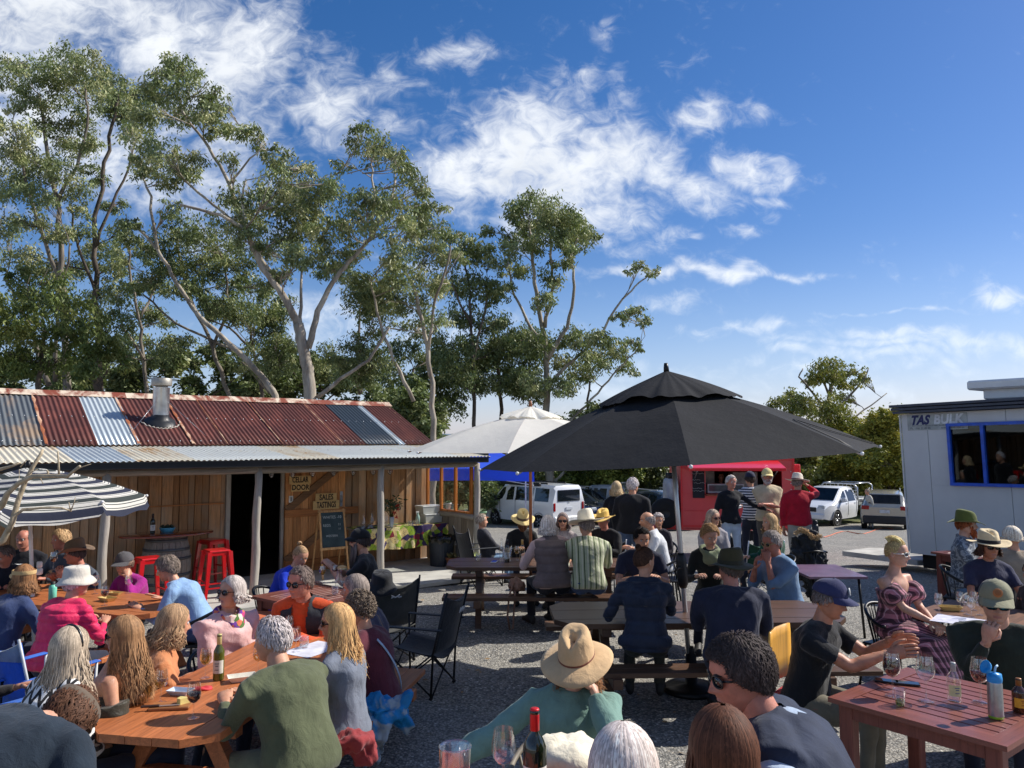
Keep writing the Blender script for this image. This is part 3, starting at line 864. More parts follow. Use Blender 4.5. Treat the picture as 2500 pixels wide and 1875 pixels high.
 def garment(name, mb, mt, amp=.004, vx=None, k=1., post=None, parent=o):
  V, Nn, Q = remesh(mb, vx or vox, 7)
  V = folds(V, Nn, amp, seed+len(name), k)
  if post: V, Q = post(V, Nn, Q)
  q = np_mesh(name, V, Q, mt, None, parent, True)
  return q
 infl = top.get('inf', .010)
 g = MB(); u1 = top.get('u1', .97); torso(g, infl, -.12+top.get('u0', 0), u1, top.get('k', 1.))
 if top.get('collar', True) and u1 > .9: g.tube([spine(.93), N+nd*.02, N+nd*.035], [.10*build, .072*build**.5, .066], 14)
 ts = top.get('sleeve', 'long'); ss = top.get('ss', 0.)
 for sg, S, E, W in arms:
  lo_ = top.get('sr', 1.)
  if ts == 'none':
   if u1 > .9: g.sph(S+Vector((-sg*.035, 0, -.01)), (.055*build, .06*build, .062*build), 10, 8)
   continue
  am = build**.4*lo_*(.93 if female else 1)
  if ts == 'long': g.tube([S+Vector((-sg*.06, 0, -.02)), S, S.lerp(E, .4), S.lerp(E, .85), E, E.lerp(W, .4), E.lerp(W, .92)], [.060*am, .064*am, .060*am, .054*am, .053*am, .051*am, .038*am], 14)
  elif ts == 'elbow': g.tube([S+Vector((-sg*.06, 0, -.02)), S, S.lerp(E, .4), S.lerp(E, .9), E, E.lerp(W, .3)], [.06*am, .064*am, .06*am, .057*am, .055*am, .052*am], 14)
  else:
   if ss: g.tube([S.lerp(E, ss), S.lerp(E, .4), S.lerp(E, .7), S.lerp(E, .85)], [.062*am, .082*am, .085*am, .055*am], 14)
   else: g.tube([S+Vector((-sg*.06, 0, -.02)), S, S.lerp(E, .35), S.lerp(E, .68)], [.060*am, .064*am, .062*am, .064*am], 14)
 if u1 > .9:
  for sg, S, E, W in arms: g.tube([N+Vector((sg*.03, -.005, -.02)), N.lerp(S, .5)+Vector((0, 0, .012)), S+Vector((-sg*.01, 0, .0))], [.068, .064, .060*build**.4], 12)
 if top.get('shirtcollar'): g.tube([N+Vector((.078*math.sin(a), .072*math.cos(a)+.004, .022-.022*math.cos(a))) for a in [2*math.pi*k/12 for k in range(13)]], .021, 8, 0, False)
 if hood: g.tube([spine(.97)+Vector((-.10, -.02, .01)), spine(.9)+Vector((-.07, -.12, -.01)), spine(.84)+Vector((0, -.15, -.05)), spine(.9)+Vector((.07, -.12, -.01)), spine(.97)+Vector((.10, -.02, .01))], [.035, .05, .06, .05, .035], 10)
 def quilt(V, Nn, Q):
  z = V[:, 2]+V[:, 1]*.15
  d = -np.exp(-(((z*top.get('quilt', 12.)) % 1.0)-.5)**2/.012)*.012+.004
  return V+Nn*d[:, None], Q
 tm = cloth(top.get('name', 'shirt'), top.get('col', (.02, .02, .02)), top.get('rough', .9), top.get('patt'), bump=top.get('bump', .4), sheen=top.get('sheen', .15))
 so_ = garment(top.get('part', 'shirt'), g, tm, top.get('amp', .0045), None, 1., quilt if top.get('quilt') else None)
 if top.get('print'):
  top['print'](so_, spine, sptan, prof, build)
 if vest:
  g = MB(); torso(g, infl+.022, -.12, .98, 1.);
  for sg, S, E, W in arms: g.sph(S+Vector((-sg*.035, 0, -.005)), (.050*build, .062*build, .062*build), 10, 8)
  for sg, S, E, W in (arms if vest.get('sleeves') else []): g.tube([N+Vector((sg*.03, -.005, -.02)), N.lerp(S, .5)+Vector((0, 0, .014)), S+Vector((-sg*.01, 0, .0))], [.086, .082, .078*build**.4], 12)
  if vest.get('sleeves'):
   for sg, S, E, W in arms: g.tube([S, S.lerp(E, .5), E, E.lerp(W, .5), E.lerp(W, .95)], [.088*build**.5, .084*build**.5, .074, .066, .054], 12)
  g.tube([spine(.93), N+nd*.03, N+nd*.06], [.11*build, .085, .080], 14)
  def post(V, Nn, Q):
   if vest.get('quilt'):
    z = V[:, 2]; V = V+Nn*(-np.exp(-(((z*11.) % 1.0)-.5)**2/.012)*.010+.003)[:, None]
   if vest.get('open'):
    cx = V[Q].mean(1); keep = ~((np.abs(cx[:, 0]) < vest.get('gap', .055)+vest.get('flare', .10)*np.clip((cx[:, 2]-spine(.6).z), 0, .3)) & (cx[:, 1] > spine(.5).y*.6+(cx[:, 2]-hip.z)*.15)); Q = Q[keep]
   return V, Q
  garment('vest', g, cloth('vest', vest['col'], .8, sheen=.1), .003, None, 1., post)
 if scarf:
  g = MB(); pts = []
  for k in range(13):
   a = 2*math.pi*k/12
   pts.append(N+Vector((.095*math.sin(a), .085*math.cos(a)+.01, .0-.03*math.cos(a)+.01)))
  g.tube(pts, [.036+.007*math.sin(k*2) for k in range(13)], 10, 0, False);
  g.sph(N+Vector((0, .095, -.07)), (.09, .05, .08), 12, 8)
  garment('scarf', g, cloth('scarf', scarf['col'], .95, scarf.get('patt'), bump=.4), .008, .014)
 if strap:
  st = MB(); pts = []
  for k in range(9):
   u = k/8; q_ = .9-.75*u; p = spine(q_); tn = sptan(q_); pts.append(p+Vector((-.10+.24*u, 0, 0))-Vector((0, tn.z, -tn.y))*(((.118+infl)*build**.5)*math.sqrt(1-min(.8, (abs(-.10+.24*u)/.19)**2))+.012))
  st.tube(pts, [(.012, .004)]*9, 6); st.build('bag_strap', P('strap', strap, .6), o)
 g = MB(); torso(g, .006, -.12, .10)
 lk = legs.get('k', 1.)
 for sg, hj, K, A_ in lg:
  end = A_ if not legs.get('shorts') else K.lerp(A_, .05)
  g.tube([hj+Vector((-sg*.02, -.02, 0)), hj.lerp(K, .5), K, K.lerp(end, .5), end], [.10*build, .083*build**.5*lk, .066*lk, .058*lk, .056*lk if not legs.get('shorts') else .07], 12)
 if skirt:
  g.tube([hip+Vector((0, -.04, -.02)), hip+Vector((0, .2, -.02)), Vector((0, .40, .47)), Vector((0, .46, .30)), Vector((0, .47, .16))], [(.19*build, .12), (.21, .12), (.23, .10), (.25, .12), (.27, .14)], 18, ref=(1, 0, 0))
 garment('skirt' if skirt else 'trousers', g, tm if skirt else cloth('trousers', legs['col'], .92), .004, max(vox, .02))
 shm = P('shoe', c(*shoes), .6)
 for sg, hj, K, A_ in lg:
  s2 = MB(); rr = []
  for u, w_, h_ in ((-.07, .02, .03), (-.06, .036, .055), (0, .04, .075), (.08, .042, .05), (.14, .047, .035), (.18, .038, .028), (.20, .015, .015)):
   rr.append([(A_.x+sg*.02*max(0, u*5)+w_*math.cos(2*math.pi*k/12), A_.y+u+.02, max(A_.z-.085, A_.z-.085+h_*.95+h_*math.sin(2*math.pi*k/12))) for k in range(12)])
  s2.loft(rr, 0, True, True); s2.build('shoe', shm, o)
 return o
# ------------------------------------------------------------------ setting
def gz(y):      # the yard is level near us and falls away towards the car park
 return 0. if y < 13 else -1.45*((y-13)/23.)**1.0 if y < 36 else (-1.45-.012*(y-36) if y < 90 else -2.1)
def gravel_mat():
 m, t, b, o = mat_new('gravel'); v = coords(t)
 vo = t.new('ShaderNodeTexVoronoi', {'Vector': v, 'Scale': 46.}); vo2 = t.new('ShaderNodeTexVoronoi', {'Vector': v, 'Scale': 95.})
 r = t.new('ShaderNodeSeparateColor', {0: vo.outputs['Color']}).outputs[0]
 r2 = t.new('ShaderNodeSeparateColor', {0: vo2.outputs['Color']}).outputs[1]
 cr = t.new('ShaderNodeValToRGB', {0: r}).outputs[0]
 n = cr.node.color_ramp; e = n.elements; e[0].color = (*c(108, 107, 103), 1); e[1].color = (*c(240, 237, 228), 1); e[0].position = 0
 for p_, q in ((.35, c(148, 146, 141)), (.7, c(174, 171, 163)), (.9, c(182, 173, 158))):
  a = e.new(p_); a.color = (*q, 1)
 cc = t.mix(t.lin(r2, 0, 1, 0, .45), cr, c(120, 119, 116))
 big = t.noise(v, .55, 5, .6); cc = t.mix(t.math('MULTIPLY', t.sstep(big, .45, .6), .5), cc, c(176, 171, 160))
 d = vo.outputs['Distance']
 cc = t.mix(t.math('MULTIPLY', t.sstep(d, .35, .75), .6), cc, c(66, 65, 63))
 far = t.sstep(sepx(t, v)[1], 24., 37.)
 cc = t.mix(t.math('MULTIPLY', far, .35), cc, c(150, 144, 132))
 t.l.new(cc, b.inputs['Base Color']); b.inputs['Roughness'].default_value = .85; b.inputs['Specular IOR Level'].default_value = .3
 h = t.math('ADD', t.math('MULTIPLY', d, -1.), t.math('MULTIPLY', r, .8)); h = t.math('ADD', h, t.math('MULTIPLY', vo2.outputs['Distance'], -.4))
 bumpn(t, h, .62, .02, b)
 return m
def sheet(name, xs, ys, zf, m):
 V = [(x, y, zf(x, y)) for y in ys for x in xs]; nx = len(xs)
 Q = [(j*nx+i, j*nx+i+1, (j+1)*nx+i+1, (j+1)*nx+i) for j in range(len(ys)-1) for i in range(nx-1)]
 return struct(np_mesh(name, V, Q, m, None, None, True))
sheet('gravel_yard', [-60, -40, -25]+list(np.arange(-16, 20, 1.))+[25, 40, 60], [-30, -10]+list(np.arange(-2, 37.01, .5)), lambda x, y: gz(y)+(.012*math.sin(x*1.3+y*.7)*math.sin(y*.9) if 4 < y < 30 else 0), gravel_mat())
def grass_mat():
 m, t, b, o = mat_new('grass'); v = coords(t)
 n = t.noise(v, .8, 6, .65); n2 = t.noise(v, 25., 4, .7)
 cc = t.mix(t.sstep(n, .35, .65), c(92, 104, 48), c(120, 116, 70)); cc = t.mix(t.math('MULTIPLY', n2, .6), cc, c(60, 74, 34))
 t.l.new(cc, b.inputs['Base Color']); b.inputs['Roughness'].default_value = .95; bumpn(t, n2, .8, .05, b)
 return m
def gfar(x, y): return gz(y)+.004 if y < 90 else -2.1+.000*y
sheet('grass_field', [-1500, -300, -60, -20, 0, 20, 60, 300, 1500], [36.9, 45, 60, 90, 200, 600, 2500], gfar, grass_mat())
gm = MB()
for (x0, x1, y0, y1) in ((-1500, -60, -900, 36.9), (60, 1500, -900, 36.9), (-60, 60, -900, -30)):
 gm.add([(x0, y0, -.004), (x1, y0, -.004), (x1, y1, gz(y1)-.004 if y1 > 0 else -.004), (x0, y1, gz(y1)-.004 if y1 > 0 else -.004)], [(0, 1, 2, 3)], 0, False)
struct(gm.build('paddock', grass_mat()))
def hill(name, y, h, col, ph):
 xs = np.linspace(-1.6*y, 1.6*y, 160); V = [];
 for j, (dy, k) in enumerate(((-.12, 0), (-.06, .55), (0, 1.), (.08, .9))):
  for x in xs: V.append((x, y*(1+dy), -3+k*h*(.62+.22*math.sin(x/y*3.1+ph)+.12*math.sin(x/y*9+ph*2)+.05*math.sin(x/y*47+ph)+.03*math.sin(x/y*111))))
 n = len(xs); Q = [(j*n+i, j*n+i+1, (j+1)*n+i+1, (j+1)*n+i) for j in range(3) for i in range(n-1)]
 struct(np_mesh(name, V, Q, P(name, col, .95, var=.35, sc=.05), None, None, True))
hill('wooded_hill', 260., 8.5, c(58, 72, 48), 1.2)
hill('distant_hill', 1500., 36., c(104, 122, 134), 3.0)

# ------------------------------------------------------------------ trees
LEAF = None
def leaf_mats(cols):
 ms = []
 for i, col in enumerate(cols):
  key = ('leaf', col)
  if key not in MC:
   m, t, b, o = mat_new('leaves'); v = coords(t, 'Object')
   n = t.noise(v, 1.1, 3, .6); n2 = t.noise(v, 9., 2, .5)
   cc = t.mix(t.sstep(n, .35, .65), tuple(x*.72 for x in col), tuple(x*1.25 for x in col))
   cc = t.mix(t.math('MULTIPLY', t.sstep(n2, .55, .7), .25), cc, c(128, 122, 78))
   t.l.new(cc, b.inputs['Base Color']); b.inputs['Roughness'].default_value = .5; b.inputs['Specular IOR Level'].default_value = .3
   tl = t.new('ShaderNodeBsdfTranslucent', {0: t.mix(.5, cc, c(120, 140, 40))})
   mx = t.new('ShaderNodeMixShader', {0: .22, 1: b.outputs[0], 2: tl.outputs[0]}); t.l.new(mx.outputs[0], o.inputs[0])
   MC[key] = m
  ms.append(MC[key])
 return ms
def bark_mat(kind):
 key = ('bark', kind)
 if key in MC: return MC[key]
 m, t, b, o = mat_new('bark'); v = coords(t)
 n = t.noise(t.mapv(v, (1, 1, .25)), 2.4, 6, .65, .6); n2 = t.noise(t.mapv(v, (1, 1, .15)), 14., 5, .65)
 if kind == 0: a, b_, d = c(190, 180, 162), c(130, 120, 106), c(150, 106, 70)
 elif kind == 1: a, b_, d = c(112, 100, 88), c(66, 58, 50), c(96, 74, 56)
 else: a, b_, d = c(150, 140, 126), c(98, 90, 80), c(110, 84, 62)
 cc = t.mix(t.sstep(n, .35, .65), a, b_); cc = t.mix(t.math('MULTIPLY', t.sstep(n2, .5, .75), .5), cc, d)
 t.l.new(cc, b.inputs['Base Color']); b.inputs['Roughness'].default_value = .85; bumpn(t, n2, .6, .03, b)
 MC[key] = m; return m
G1 = (c(136, 148, 102), c(154, 162, 112), c(110, 122, 82), c(182, 182, 134))
G2 = (c(164, 160, 72), c(182, 172, 76), c(132, 136, 66), c(196, 182, 84))
G3 = (c(114, 128, 86), c(132, 142, 94), c(94, 106, 70), c(156, 160, 110))
def leaves(cl, seed, dens=1., ln=.14, wd=.026, droop=1., flat=.88):
 """cl: list of (centre, radius). diamond leaves gathered in drooping puffs"""
 r = np.random.RandomState(seed); VV = []; MI = []
 for (cx, R) in cl:
  K = max(5, int(15*min(1.6, max(.5, R/.7))**1.1))
  d = r.normal(size=(K, 3)); d /= np.linalg.norm(d, axis=1)[:, None]; d[:, 2] = np.where(d[:, 2] < 0, d[:, 2]*.75, d[:, 2])
  pc = np.array(cx)+d*np.array([R, R, R*flat])*(r.uniform(.35, 1., size=(K, 1)))
  n = int(62*dens*(R/.7)**1.0*(1 if R < 1.2 else 1.3))
  for k in range(K):
   pr = R*r.uniform(.22, .40)
   q = r.normal(size=(n, 3))*np.array([1, 1, .8])*pr*.66+pc[k]; q[:, 2] -= np.abs(r.normal(size=n))*pr*.3
   a = r.uniform(0, 2*np.pi, n); tilt = r.normal(size=n)*.55
   dx = np.stack([np.cos(a)*np.cos(tilt)*.75, np.sin(a)*np.cos(tilt)*.75, -droop*(.35+.65*r.rand(n))+.2*np.sin(tilt)], 1); dx /= np.linalg.norm(dx, axis=1)[:, None]
   w = np.cross(dx, r.normal(size=(n, 3))); w /= np.linalg.norm(w, axis=1)[:, None]+1e-9
   L = ln*r.uniform(.7, 1.3, (n, 1)); W = wd*r.uniform(.7, 1.2, (n, 1))
   VV.append(np.stack([q, q+dx*L*.45+w*W, q+dx*L, q+dx*L*.45-w*W], 1).reshape(-1, 3))
   MI.append(np.full(n, [0, 0, 1, 2, 3][r.randint(5)]))
 V = np.concatenate(VV); Q = np.arange(len(V)).reshape(-1, 4); return V, Q, np.concatenate(MI)
NT_ = [0]
def tree(label, Y, limbs, clumps, bark=0, cols=G1, base=None, dens=1., jit=1.5, group='gum trees behind the yard', name='gum_tree', ln=.14, wd=.026, twigs=1., droop=1., sat=1):
 """limbs: [(list of (px,py), r_px_start, r_px_end)], first limb is the trunk; clumps: (px,py,r_px)"""
 NT_[0] += 1; rn = random.Random(NT_[0]*13+5); k = Y/F
 b0 = D(*limbs[0][0][0], Y); b0.z = gz(Y)-.1
 root = thing(name, label, 'tree', b0, 0, group)
 tk = MB(); segs = []
 for li, (pts, r0, r1) in enumerate(limbs):
  dy = 0 if li == 0 else rn.uniform(-1, 1)*jit*.8
  W = []
  for i, (x, y) in enumerate(pts):
   W.append(D(x, y, Y+dy*i/max(1, len(pts)-1)+(0 if li == 0 else (segs[0][0][1].y-Y)*0)))
  if li == 0 and W[0].z > b0.z+.3: W.insert(0, b0.copy())
  S = []
  for a, b in zip(W[:-1], W[1:]):
   for q in range(4):
    p = a.lerp(b, q/4)
    if q: p += Vector((rn.uniform(-1, 1), rn.uniform(-1, 1), 0))*(b-a).length*.035
    S.append(p)
  S.append(W[-1]); n = len(S)
  rr = [max(.012, (r0+(r1-r0)*(i/(n-1))**.7)*k*(.74 if li else .8)) for i in range(n)]
  if li == 0: rr[0] *= 1.5; rr[1] *= 1.15
  tk.tube([p-b0 for p in S], rr, 9, 0); segs.append((S, rr))
 cl = []
 for (x, y, r) in clumps:
  dy = rn.uniform(-1, 1)*jit
  cc_ = D(x, y, Y+dy); R = r*k; cl.append((cc_-b0, R*1.0))
  for _ in range(sat if rn.random() < .55 else 0):
   a_ = rn.uniform(0, 6.28); cl.append((cc_-b0+Vector((math.cos(a_)*R*1.05, rn.uniform(-.8, .8)*R, math.sin(a_)*R*.8-.1*R)), R*rn.uniform(.5, .72)))
  best = None
  for S, rr in segs:
   for p, q in zip(S, rr):
    if p.z > cc_.z-.15: continue
    dd = (p-cc_).length+abs(p.z-cc_.z)*-.15
    if best is None or dd < best[0]: best = (dd, p, q)
  if best is None: continue
  _, p, q = best; L = (cc_-p).length
  mid = p.lerp(cc_, .45)+Vector((rn.uniform(-1, 1), rn.uniform(-1, 1), rn.uniform(-.4, .6)))*L*.12
  r_ = min(q*.6, max(.014, .010+.011*L))
  pth = [p, p.lerp(mid, .5)+Vector((rn.uniform(-1, 1), rn.uniform(-1, 1), 0))*L*.04, mid, mid.lerp(cc_, .5)+Vector((rn.uniform(-1, 1), rn.uniform(-1, 1), 0))*L*.05, cc_]
  tk.tube([a-b0 for a in pth], [r_, r_*.8, r_*.62, r_*.45, r_*.3], 6, 0)
  segs.append((pth, [r_, r_*.8, r_*.62, r_*.45, r_*.3]))
  for w in range(int(6*twigs)):
   s0 = pth[rn.choice((1, 2, 3))]; d = Vector((rn.gauss(0, 1), rn.gauss(0, 1), abs(rn.gauss(.3, .6)))).normalized()
   e = cc_+Vector((d.x, d.y, d.z*.7))*R*rn.uniform(.6, 1.)
   m_ = s0.lerp(e, .5)+Vector((rn.uniform(-1, 1), rn.uniform(-1, 1), rn.uniform(-1, .3)))*R*.2
   tk.tube([s0-b0, m_-b0, e-b0], [.016, .011, .005], 4, 0)
 tk.build('trunk', bark_mat(bark), root)
 V, Q, mi = leaves(cl, NT_[0], dens, ln, wd, droop)
 cr = np_mesh('crown', V, Q, leaf_mats(cols), mi, root, False)
 return root
def cl_rand(n, x0, x1, y0, y1, r0, r1, seed):
 r = random.Random(seed); return [(r.uniform(x0, x1), r.uniform(y0, y1), r.uniform(r0, r1)) for _ in range(n)]

tree('tallest pale gum at the far left, several slim trunks and layered crown', 27,
  [([(165, 960), (158, 820), (150, 640), (135, 470), (110, 330), (95, 230)], 15, 4), ([(150, 700), (100, 560), (60, 430), (30, 300)], 8, 3), ([(140, 500), (190, 400), (215, 280), (205, 200)], 7, 3), ([(120, 940), (75, 800), (10, 680)], 9, 4), ([(135, 930), (140, 760), (170, 600)], 8, 3)],
  [(20, 170, 48), (62, 165, 46), (115, 165, 48), (160, 140, 45), (205, 160, 55), (140, 215, 58), (60, 235, 46), (215, 240, 50), (45, 330, 42), (125, 300, 50), (40, 380, 58), (105, 400, 55), (30, 450, 58), (90, 480, 45), (160, 350, 46), (200, 350, 40), (150, 420, 40), (20, 560, 50), (80, 545, 45), (-20, 300, 50), (-30, 460, 60), (150, 560, 36), (195, 300, 40)], 2, G1, jit=2.2)
tree('dark leaning gum beside the tallest one, crown of small upper clumps', 29,
  [([(245, 960), (240, 830), (235, 700), (230, 560), (250, 430), (275, 300), (290, 230)], 13, 4), ([(236, 600), (285, 470), (330, 350)], 6, 3), ([(236, 720), (190, 600), (170, 500)], 6, 3)],
  [(255, 195, 50), (300, 215, 52), (345, 240, 46), (280, 270, 48), (335, 290, 40), (240, 430, 34), (275, 500, 34), (310, 255, 42), (190, 470, 42), (120, 650, 55), (60, 640, 55), (200, 640, 52), (260, 600, 44), (285, 640, 36), (205, 560, 36), (255, 720, 44), (290, 560, 30)], 1, G1, jit=2.)
tree('bright green bushy gum low at the left edge behind the shed', 22,
  [([(95, 960), (100, 880), (110, 800)], 12, 5), ([(240, 960), (225, 870), (200, 800)], 9, 4)],
  [(30, 745, 55), (90, 720, 58), (150, 735, 60), (205, 760, 55), (250, 790, 46), (45, 810, 58), (110, 800, 60), (175, 820, 58), (235, 850, 50), (20, 870, 48), (80, 875, 52), (150, 880, 48), (265, 850, 34), (210, 895, 36), (300, 880, 36), (-20, 800, 60), (120, 680, 40), (50, 680, 40)], 1, (c(108, 122, 66), c(122, 132, 70), c(86, 102, 56), c(134, 138, 78)), dens=1.1, jit=1.6)
tree('gum with a high rounded crown leaning over from the middle of the row', 24,
  [([(672, 966), (640, 920), (560, 840), (485, 770), (430, 690), (385, 610), (330, 545)], 13, 4), ([(705, 740), (640, 640), (600, 560), (560, 450), (510, 360), (455, 290), (430, 230)], 11, 3), ([(560, 450), (600, 400), (650, 350)], 5, 2), ([(600, 560), (520, 500), (450, 440), (390, 370)], 6, 3), ([(385, 610), (370, 480), (330, 400)], 6, 3)],
  [(430, 155, 40), (400, 180, 40), (470, 180, 44), (380, 220, 46), (440, 225, 50), (500, 225, 40), (360, 270, 42), (420, 285, 44), (490, 275, 44), (530, 290, 40), (560, 315, 36), (595, 320, 32), (625, 345, 32), (655, 370, 26), (545, 250, 30), (340, 350, 40), (385, 370, 44), (430, 390, 46), (470, 420, 38), (345, 410, 42), (400, 440, 40), (320, 320, 36), (480, 380, 34), (560, 385, 28), (420, 500, 26), (300, 540, 30)], 0, G1, jit=1.6)
tree('great white forked gum standing right behind the shed roof', 23,
  [([(757, 975), (752, 900), (738, 840), (728, 790)], 21, 16), ([(730, 800), (690, 720), (640, 655), (612, 590), (598, 560), (540, 525), (440, 500)], 14, 4), ([(752, 850), (775, 760), (812, 690), (850, 640), (905, 580), (950, 510), (965, 440)], 12, 4), ([(735, 800), (735, 700), (738, 640)], 7, 3), ([(775, 970), (830, 925), (900, 880), (950, 800)], 8, 4), ([(598, 560), (590, 480), (600, 440)], 6, 3), ([(905, 580), (915, 470), (905, 400)], 5, 3)],
  [(700, 400, 40), (735, 415, 42), (690, 450, 50), (745, 455, 50), (790, 450, 42), (710, 500, 48), (770, 500, 52), (810, 470, 40), (615, 465, 48), (575, 480, 44), (560, 530, 48), (620, 520, 54), (670, 510, 50), (600, 580, 34), (885, 345, 42), (925, 350, 38), (960, 372, 42), (905, 385, 36), (985, 400, 40), (1010, 440, 40), (1035, 462, 30), (880, 480, 42), (920, 500, 56), (975, 500, 50), (860, 530, 50), (1020, 510, 44), (930, 545, 50), (990, 545, 40), (820, 560, 50), (760, 560, 52), (700, 580, 50), (650, 610, 40), (790, 620, 50), (730, 640, 46), (860, 610, 40), (690, 670, 40), (820, 660, 36), (830, 400, 28), (1050, 500, 30)], 0, G1, jit=1.8)
tree('gum with grey crooked stems in the gap left of the forked gum', 27,
  [([(560, 965), (520, 850), (470, 740), (440, 640), (430, 560)], 9, 3), ([(520, 850), (560, 740), (545, 640)], 6, 3), ([(660, 960), (560, 850), (430, 790), (350, 720)], 6, 3)],
  [(430, 560, 52), (490, 570, 54), (545, 600, 50), (400, 620, 50), (455, 640, 54), (515, 650, 50), (370, 680, 40), (430, 700, 44), (480, 705, 36), (590, 640, 40), (560, 700, 40), (350, 610, 30), (640, 700, 36), (520, 740, 34)], 2, G3, jit=2.)
tree('slim gum filling the gap between the tallest gum and the leaning one', 28,
  [([(360, 970), (352, 880), (340, 780), (320, 690), (315, 600)], 8, 3), ([(340, 780), (380, 700), (400, 640)], 5, 2), ([(352, 880), (300, 800), (285, 740)], 5, 2)],
  [(315, 580, 36), (350, 620, 38), (295, 650, 36), (330, 690, 40), (380, 700, 34), (290, 720, 38), (350, 760, 40), (300, 790, 42), (390, 780, 38), (340, 840, 44), (280, 860, 40), (400, 850, 40), (450, 830, 36), (620, 600, 30)], 2, G3, jit=2.)
tree('low dark gum filling the space above the shed ridge', 28,
  [([(640, 960), (620, 860), (600, 760)], 8, 3), ([(620, 860), (560, 800), (510, 780)], 5, 2), ([(880, 960), (870, 860), (880, 740)], 9, 3)],
  cl_rand(13, 480, 700, 740, 930, 30, 48, 4)+cl_rand(14, 780, 960, 660, 930, 30, 50, 6)+[(620, 700, 44), (690, 740, 40), (600, 760, 55), (660, 800, 55)], 1, G3, jit=2.5)
tree('slender gum between the forked gum and the tall one on the right', 26,
  [([(1058, 1090), (1056, 960), (1045, 860), (1030, 780), (1010, 700), (975, 640), (950, 590)], 11, 4), ([(1045, 860), (1060, 740), (1090, 650), (1100, 600)], 6, 3), ([(1010, 980), (960, 880), (920, 760), (905, 690)], 7, 3)],
  [(1030, 530, 40), (1072, 560, 42), (1010, 590, 50), (1055, 625, 50), (970, 620, 46), (1100, 575, 34), (985, 680, 48), (1045, 700, 50), (930, 680, 44), (1000, 740, 44), (1080, 690, 36), (960, 740, 44), (1020, 800, 46), (930, 800, 40), (1070, 780, 32), (1110, 620, 26)], 0, G1, jit=1.8)
tree('thin gum with a red streaked stem in front of the tall one', 38.5,
  [([(1160, 1090), (1158, 980), (1155, 880), (1150, 780), (1145, 700), (1135, 640)], 8, 3), ([(1155, 880), (1185, 760), (1190, 680)], 5, 2), ([(1152, 800), (1115, 720), (1100, 680)], 5, 2)],
  [(1140, 605, 42), (1180, 620, 42), (1105, 630, 34), (1120, 690, 42), (1165, 700, 46), (1205, 700, 34), (1130, 770, 46), (1185, 790, 46), (1110, 840, 48), (1165, 850, 50), (1210, 860, 40), (1130, 910, 50), (1180, 930, 46), (1090, 920, 44), (1225, 780, 30), (1080, 860, 38)], 1, G3, jit=1.8, ln=.2, wd=.04, dens=.6)
tree('tall open gum on the right of the row with bare arching limbs', 40,
  [([(1343, 1170), (1338, 1080), (1335, 980), (1334, 900), (1330, 830), (1312, 740), (1300, 640), (1292, 560)], 17, 4), ([(1336, 880), (1385, 800), (1402, 700), (1395, 620), (1410, 580)], 8, 3), ([(1337, 940), (1400, 880), (1455, 830), (1520, 730), (1560, 690), (1590, 668)], 7, 2), ([(1334, 850), (1290, 790), (1255, 720), (1240, 640)], 7, 3), ([(1345, 1060), (1400, 1020), (1460, 960), (1510, 900), (1560, 850)], 6, 2), ([(1330, 800), (1350, 700), (1345, 600), (1340, 540)], 7, 3), ([(1340, 1190), (1390, 1140), (1440, 1120)], 7, 3)],
  [(1300, 495, 42), (1265, 515, 36), (1340, 515, 46), (1375, 535, 42), (1320, 545, 44), (1285, 555, 40), (1400, 565, 44), (1440, 575, 32), (1240, 575, 28), (1350, 580, 44), (1250, 605, 34), (1305, 600, 40), (1395, 605, 34), (1220, 640, 30), (1275, 655, 34), (1195, 560, 22), (1345, 680, 34), (1330, 735, 34), (1230, 700, 30), (1380, 640, 26), (1560, 650, 20), (1590, 662, 20), (1545, 765, 26), (1570, 785, 22), (1520, 775, 20), (1470, 825, 38), (1430, 850, 42), (1500, 850, 36), (1400, 815, 34), (1465, 880, 40), (1540, 835, 20), (1565, 845, 16), (1420, 905, 44), (1375, 880, 34), (1520, 895, 26), (1370, 945, 36), (1260, 830, 36), (1240, 900, 40), (1290, 930, 36)], 0, G1, jit=2.4, ln=.20, wd=.04, dens=.62)
tree('dark dense gum filling in behind the white parasol', 41,
  [([(1230, 1140), (1225, 1000), (1215, 900), (1200, 800)], 9, 4), ([(1425, 1140), (1430, 1020), (1440, 930)], 7, 3), ([(1005, 1130), (1000, 1000), (1010, 900)], 9, 4)],
  cl_rand(14, 930, 1110, 850, 1080, 34, 52, 8)+cl_rand(14, 1130, 1330, 820, 1100, 34, 52, 9), 1, G3, jit=2.5, ln=.2, wd=.04, dens=.6)
tree('round headed olive gum far behind the food trailer', 46,
  [([(2040, 1180), (2030, 1080), (2022, 1000), (2030, 940)], 13, 6), ([(2022, 1010), (1985, 960), (1950, 920), (1960, 900)], 5, 2), ([(2026, 1010), (2080, 960), (2110, 925), (2120, 900)], 5, 2), ([(2060, 1040), (2110, 1000), (2165, 960)], 4, 1.5), ([(2022, 960), (2000, 900), (2010, 880)], 4, 2)],
  [(2005, 892, 26), (2035, 893, 28), (2062, 905, 28), (1990, 915, 24), (2050, 930, 26), (2105, 925, 22), (2085, 935, 18), (1975, 930, 20), (2020, 920, 26), (2060, 965, 26), (2030, 985, 36), (1935, 975, 34), (1900, 985, 28), (1970, 990, 36), (2000, 1015, 40), (2055, 1010, 34), (1940, 1010, 34), (2100, 905, 14)], 2, (c(140, 144, 76), c(158, 156, 80), c(114, 122, 68), c(172, 164, 88)), jit=2.5, ln=.2, wd=.045, dens=.55, twigs=2., sat=0)
